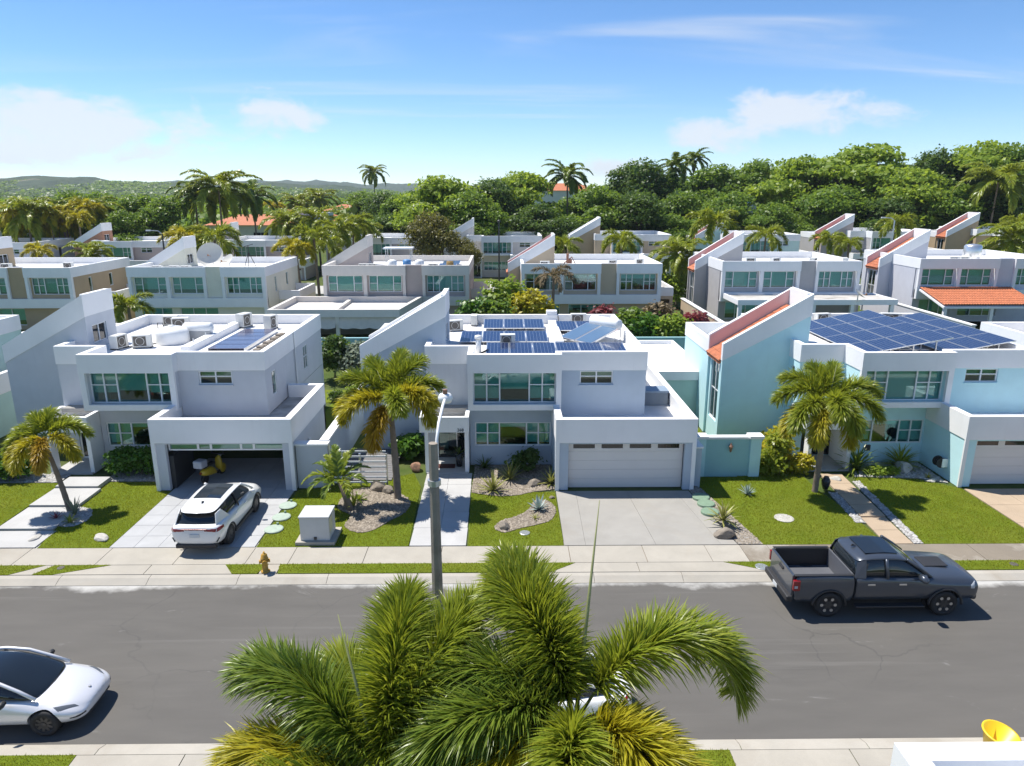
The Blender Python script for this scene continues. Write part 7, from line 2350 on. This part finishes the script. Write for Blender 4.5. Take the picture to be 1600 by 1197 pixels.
# palm bed: traveller-like cycad palm, agave etc.
cyc = empty('young_palm', gp(548, 797), 0, 'leaning young palm with broad fronds in the gravel bed', 'palm tree')
m_ = MB(); m_.tube([(0, 0, -0.1), (-0.18, 0.1, 0.5), (-0.45, 0.25, 1.15)], [0.15, 0.13, 0.09], 10); m_.build('trunk', M_trunk, cyc, True)
for i, (az, pi_, be, L) in enumerate(((60, 70, 55, 1.5), (110, 72, 50, 1.6), (150, 55, 80, 1.5), (185, 40, 95, 1.6), (215, 35, 105, 1.5), (250, 30, 100, 1.3), (300, 30, 95, 1.3), (345, 40, 90, 1.3), (25, 50, 80, 1.4), (130, 62, 60, 1.4))):
    rg = np.random.default_rng(300 + i)
    me = frond_mesh('frond', M_palmd if i % 3 else M_palm, M_shaft, 0.02, L=L, pitch0=R(pi_), bend=R(be), nst=34, per=2, ll=0.36, lw=0.075, plumose=False, rg=rg, droop=0.25, vee=0.5, ang=(60, 30))
    part('frond', me, cyc, (-0.45, 0.25, 1.15), (0, 0, R(az)))
rosette(gp(553, 792), 16, 0.75, 0.05, M_palm, 'spiky offshoot at the foot of the leaning young palm', 3, (85, 30), 0.5)
rosette(gp(561, 782), 14, 0.5, 0.06, M_palmd, 'dark bromeliad in the palm gravel bed', 4, (70, 10), 0.7)
rosette(gp(770, 768), 40, 0.95, 0.052, M_spiky, 'variegated spiky plant at the front of the planting bed', 5, (88, 5), 0.25)
rosette(gp(797, 750), 36, 0.9, 0.05, M_spiky, 'variegated spiky plant behind the first one', 6, (88, 10), 0.25)
rosette(gp(757, 732), 36, 0.62, 0.045, M_leafd, 'dark spiky plant near the porch column', 7, (85, 5), 0.4)
bush(gp(822, 738), [(0, 0, 0.5, 0.45, 0.4, 0.45), (0.3, 0.1, 0.7, 0.35, 0.3, 0.4), (-0.3, 0, 0.45, 0.4, 0.3, 0.35)], 90, 12, 0.11, 0.13, M_leafd, 'dark loose shrub under the ground-floor window', 8)
rosette(gp(861, 757), 36, 0.85, 0.05, M_spiky, 'variegated plant beside the white garage pier', 9, (85, 0), 0.5)
rosette(gp(842, 797), 26, 0.62, 0.055, M_agave, 'blue agave in the centre lawn bed', 10, (80, 12), 0.05, 'agave', 'agave')
rosette(gp(1168, 773), 24, 0.50, 0.045, M_agave, 'small blue agave in the aqua lawn', 11, (82, 15), 0.05, 'agave', 'agave')
rosette(gp(836, 812), 12, 0.3, 0.03, M_spiky, 'tiny yellow tuft below the blue agave', 12, (70, 10), 0.4)
rosette(gp(1129, 822), 40, 0.85, 0.06, M_spiky, 'yellow variegated plant above the dark rock', 13, (88, 5), 0.6, zoff=0.2)
rosette(gp(118, 806), 16, 0.8, 0.05, M_silver, 'pale upright leaves beside the leaning palm trunk', 14, (85, 40), 0.2)
rosette(gp(110, 818), 20, 0.45, 0.035, M_palm, 'green tuft in the white stone ring', 15, (75, 10), 0.5)
rosette(gp(88, 812), 18, 0.38, 0.03, M_redleaf, 'reddish bromeliad in the white stone ring', 16, (75, 15), 0.4)
# hedge at the grey house
hl = [(-1.15 + 0.38 * k, 0.1 * (k % 2), 0.62, 0.42, 0.5, 0.58) for k in range(7)] + [(-1.0 + 0.5 * k, 0.0, 0.95, 0.40, 0.45, 0.30) for k in range(5)]
bush((-16.5, 30.55, 0.16), hl, 560, 14, 0.10, 0.14, M_hedge, 'clipped green hedge under the grey house window', 21, 'hedge', 'hedge')
bush((-22.3, 30.2, 0.16), [(-0.5, 0, 0.5, 0.6, 0.5, 0.5), (0.3, 0, 0.6, 0.6, 0.5, 0.55), (0, 0.2, 0.8, 0.5, 0.4, 0.4)], 320, 14, 0.11, 0.14, M_hedge, 'round green shrub at the left edge', 22)
bush(gp(637, 715), [(0, 0, 0.5, 0.55, 0.45, 0.5), (0.25, 0.1, 0.7, 0.4, 0.35, 0.35)], 120, 12, 0.20, 0.16, M_hedge, 'round big-leaved bush beside the porch', 23)
# aqua house plants
rosette((16.35, 30.75, 0.16), 80, 1.35, 0.06, M_palmd, 'tall strappy plant by the aqua porch', 24, (88, 5), 0.9)
rosette((18.6, 31.1, 0.16), 85, 1.2, 0.06, M_palm, 'round strappy plant under the aqua window', 25, (88, 0), 0.9)
bush((17.1, 30.2, 0.16), [(0, 0, 0.15, 0.55, 0.25, 0.2), (0.5, 0, 0.15, 0.4, 0.25, 0.18)], 110, 12, 0.09, 0.10, M_leafy, 'low spreading groundcover in the aqua bed', 26)
bush((12.35, 30.6, 0.16), [(-0.1, 0, 0.6, 0.5, 0.4, 0.55), (0.3, 0.2, 1.2, 0.35, 0.3, 0.5), (-0.1, -0.2, 0.3, 0.5, 0.4, 0.3)], 260, 12, 0.13, 0.14, M_palm, 'leafy shrub beside the aqua gate pier', 27)
bush(gp(1250, 738), [(0, 0, 0.35, 0.32, 0.3, 0.3), (0.1, 0, 0.55, 0.28, 0.25, 0.25)], 120, 12, 0.13, 0.12, M_palmy, 'yellow croton bush left of the aqua entrance', 28)
bush((12.9, 31.9, 0.16), [(0, 0, 0.5, 0.5, 0.5, 0.5), (0.2, 0.3, 0.9, 0.5, 0.4, 0.5)], 160, 12, 0.16, 0.16, M_palmy, 'yellow-green shrub against the aqua wing', 29)
rosette(gp(1450, 747), 16, 0.25, 0.03, M_palmy, 'little yellow tuft by the aqua driveway', 30, (70, 5), 0.5)
rosette((-2.15, 31.35, 0.80), 18, 0.5, 0.035, M_leafd, 'dark leaves growing in the porch planter', 31, (85, 10), 0.4)
# back gardens
bush((-10.0, 46.5, 0.25), [(0, 0, 1.2, 0.9, 0.8, 1.0), (0.3, 0.3, 1.9, 0.7, 0.6, 0.7)], 330, 12, 0.16, 0.2, M_silver, 'silver-green shrub in the side garden', 41)
bush((-11.6, 47.0, 0.25), [(0, 0, 1.5, 0.8, 0.8, 1.2), (0.2, 0.1, 2.3, 0.6, 0.6, 0.7)], 330, 12, 0.15, 0.2, M_leafd, 'dark shrub against the grey house in the side garden', 42)
bush((-8.3, 46.0, 0.25), [(0, 0, 1.1, 0.5, 0.5, 0.7), (0.1, 0.1, 1.7, 0.4, 0.4, 0.4)], 180, 12, 0.14, 0.15, M_redleaf, 'burgundy shrub beside the blue wing', 43)
bush((-8.9, 43.5, 0.2), [(0, 0, 0.3, 1.0, 0.5, 0.3), (0.8, 0.1, 0.35, 0.7, 0.5, 0.3)], 150, 12, 0.12, 0.14, M_leafy, 'low yellow-green shrub in the side garden', 44)
bush((-10.4, 42.2, 0.2), [(0, 0, 0.3, 0.4, 0.35, 0.3)], 60, 12, 0.1, 0.1, M_leafd, 'small dark ball shrub in the side garden lawn', 45)
gS = 'shrubs behind the back boundary wall'
for i, (x_, y_, Y_, r_, h_, mt, lb) in enumerate((
        (745, 470, 53.5, 1.2, 2.6, M_hedge, 'broad-leaved banana-like shrub behind the pale blue roof'), (790, 440, 56, 1.5, 3.8, M_leafy, 'lime green shrub tree behind the pale blue roof'), (830, 455, 54.5, 1.5, 3.0, M_palmy, 'yellow-green areca mass behind the solar panels'), (775, 475, 53, 1.3, 2.2, M_leaf, 'leafy shrub below the lime shrub tree'),
        (985, 490, 54, 1.0, 1.8, M_leaf, 'leafy shrub at the sand house corner'), (1010, 500, 53, 1.1, 1.6, M_hedge, 'hedge-like shrub above the teal wall'), (1050, 502, 52.6, 0.9, 1.3, M_leafy, 'light shrub above the teal wall'), (1085, 495, 54, 0.8, 1.5, M_redleaf, 'reddish shrub by the sand boundary wall'), (1030, 480, 57, 0.8, 2.0, M_palmb, 'dry grassy clump by the sand house side'),
        (940, 485, 55, 0.7, 1.5, M_redleaf, 'pinkish flowering shrub before the sand house'), (1060, 430, 74, 1.5, 2.6, M_leafy, 'green clump below the dark drooping palm'), (590, 470, 90, 1.5, 2.0, M_leaf, 'shrub in the distant alley'))):
    p = AT(x_, y_, Y_)
    zb = terrain_z(p[0], Y_)
    h2 = max(0.8, p[2] - zb + 0.3)
    bush((p[0], Y_, zb), [(0, 0, h2 * 0.45, r_, r_ * 0.8, h2 * 0.45), (r_ * 0.4, 0.2, h2 * 0.65, r_ * 0.7, r_ * 0.6, h2 * 0.35), (-r_ * 0.5, 0, h2 * 0.6, r_ * 0.7, r_ * 0.6, h2 * 0.36)], 230, 12, 0.22, 0.24, mt, lb, 60 + i, group=gS)

# -- grass blades on the lawns we look down on
def blades():
    rg = np.random.default_rng(3)
    Vs = []
    for poly, z in LAWNS:
        xs_ = [p[0] for p in poly]; ys_ = [p[1] for p in poly]
        if min(ys_) > 33 or max(xs_) < -28 or min(xs_) > 27: continue
        ar = (max(xs_) - min(xs_)) * (max(ys_) - min(ys_))
        n = int(ar * 900)
        P = np.stack([rg.uniform(min(xs_), max(xs_), n), rg.uniform(min(ys_), max(ys_), n)], 1)
        ins = np.zeros(n, bool); m = len(poly)
        for pl, sgn in [(poly, True)] + [(b_, False) for b_ in BEDS]:
            c = np.zeros(n, bool); mm = len(pl)
            for i in range(mm):
                a, b = pl[i], pl[i - 1]
                cond = ((a[1] > P[:, 1]) != (b[1] > P[:, 1]))
                xx = (b[0] - a[0]) * (P[:, 1] - a[1]) / ((b[1] - a[1]) or 1e-9) + a[0]
                c ^= cond & (P[:, 0] < xx)
            ins = c if sgn else ins & ~c
        P = P[ins]; n = len(P)
        h_ = rg.uniform(0.025, 0.065, n); az = rg.uniform(0, 6.28, n); w = rg.uniform(0.006, 0.013, n)
        d = np.stack([np.cos(az), np.sin(az)], 1) * w[:, None]
        ln = rg.normal(0, 0.02, (n, 2))
        zc = np.full((n, 1), z - 0.002)
        Vs.append(np.stack([np.concatenate([P - d, zc], 1), np.concatenate([P + d, zc], 1), np.concatenate([P + ln, zc + h_[:, None]], 1)], 1).reshape(-1, 3))
    V = np.concatenate(Vs)
    o = bpy.data.objects.new('grass', np_mesh('grass', V, None, np.arange(len(V)).reshape(-1, 3), M_blade)); COL.objects.link(o)
    tag(o, 'short mown grass on the front lawns and verges', 'grass', kind='stuff')


blades()

# ------------------------------------------------------------------ far houses among the trees
def far_house(name, x, y, w, d, h_, wm, roof, label, tile=True):
    zb = terrain_z(x, y)
    o = empty(name, (x, y, zb), 0, label, 'house', 'far houses among the trees')
    MB().wall('y', -w / 2, w / 2, 0, h_, -d / 2, -d / 2 + 0.25, [(-w * 0.3, -w * 0.12, h_ * 0.35, h_ * 0.75), (w * 0.1, w * 0.3, h_ * 0.35, h_ * 0.75)]).build('wall', wm, o)
    MB().box(-w / 2, w / 2, -d / 2 + 0.5, d / 2, 0, h_ - 0.02).build('core', wm, o)
    for a, b in ((-0.3, -0.12), (0.1, 0.3)):
        window(o, 'y', a * w, b * w, h_ * 0.35, h_ * 0.75, -d / 2 + 0.12, (1, 1), M_glassd)
    if tile:
        r = MB(); ov_ = 0.5; rh = d * 0.2
        a = [(-w / 2 - ov_, -d / 2 - ov_, h_), (w / 2 + ov_, -d / 2 - ov_, h_), (w / 2 + ov_, d / 2 + ov_, h_), (-w / 2 - ov_, d / 2 + ov_, h_)]
        k = max(0.1, w / 2 - d / 2)
        t = [(-k, 0, h_ + rh), (k, 0, h_ + rh)]
        r.face([a[0], a[1], t[1], t[0]]); r.face([a[1], a[2], t[1]]); r.face([a[2], a[3], t[0], t[1]]); r.face([a[3], a[0], t[0]]); r.face([a[3], a[2], a[1], a[0]])
        r.build('roof', M_tile, o)
    else:
        MB().rim([(-w / 2, -d / 2), (w / 2, -d / 2), (w / 2, d / 2), (-w / 2, d / 2)], h_, h_ + 0.6, 0.25, 0.05).build('parapet', M_white, o)


for (x_, y_, Y_, w, d, tile, lb) in ((395, 345, 140, 14, 9, True, 'far white house with a wide orange hipped roof'), (445, 336, 165, 14, 9, True, 'far house with a long orange roof'), (545, 326, 175, 11, 8, True, 'far house with a pointed orange roof near the thin palm'),
                                     (500, 340, 160, 12, 8, True, 'far low house between orange roofs'), (480, 332, 150, 9, 7, False, 'far white flat-roofed house between the orange roofs'), (50, 358, 120, 12, 8, False, 'far pale blue-white roof at the left edge'), (880, 294, 190, 16, 9, True, 'far house with red roof behind the lone royal palm'),
                                     (1043, 338, 128, 8, 6, False, 'low shed among the trees behind the sand house'), (165, 352, 128, 7, 6, True, 'far house with a red roof corner behind the left wing'), (1157, 318, 122, 4, 4, False, 'little white house with the blue awning among the trees')):
    p = AT(x_, y_, Y_)
    zb = terrain_z(p[0], Y_)
    far_house('far_house', p[0], Y_, w, d, max(2.6, p[2] - zb - 0.6), M_lgrey if not tile else M_creamw, M_tile, lb, tile)
p = AT(1157, 312, 119)
o = empty('awning', (p[0], 119, p[2] - 0.3), 0, 'small bright blue awning among the right-hand trees', 'awning')
MB().prism([(-0.9, -0.3), (0.9, 0.35), (0.9, 0.42), (-0.9, -0.22)], -1.6, 1.6, 'x').build('cloth', pmat('blue_awning_cloth', (0.10, 0.32, 0.60), rough=0.7), o)
MB().box(-1.5, 1.5, 0.9, 1.0, -1.5, 0.4).build('backing', M_white, o)

# ------------------------------------------------------------------ haze
hz_ = MB().box(-3600, 3600, -500, 3200, -8.0, 110.0)
m = bpy.data.materials.new('haze_air'); m.use_nodes = True
nt = m.node_tree; nt.nodes.clear()
ou = nt.nodes.new('ShaderNodeOutputMaterial'); pv = nt.nodes.new('ShaderNodeVolumePrincipled')
pv.inputs['Color'].default_value = (0.78, 0.86, 1.0, 1); pv.inputs['Density'].default_value = 0.00013
pv.inputs['Anisotropy'].default_value = 0.1
nt.links.new(pv.outputs[0], ou.inputs['Volume'])
tag(hz_.build('haze', m), 'thin blue haze in the distance', None, kind='stuff')
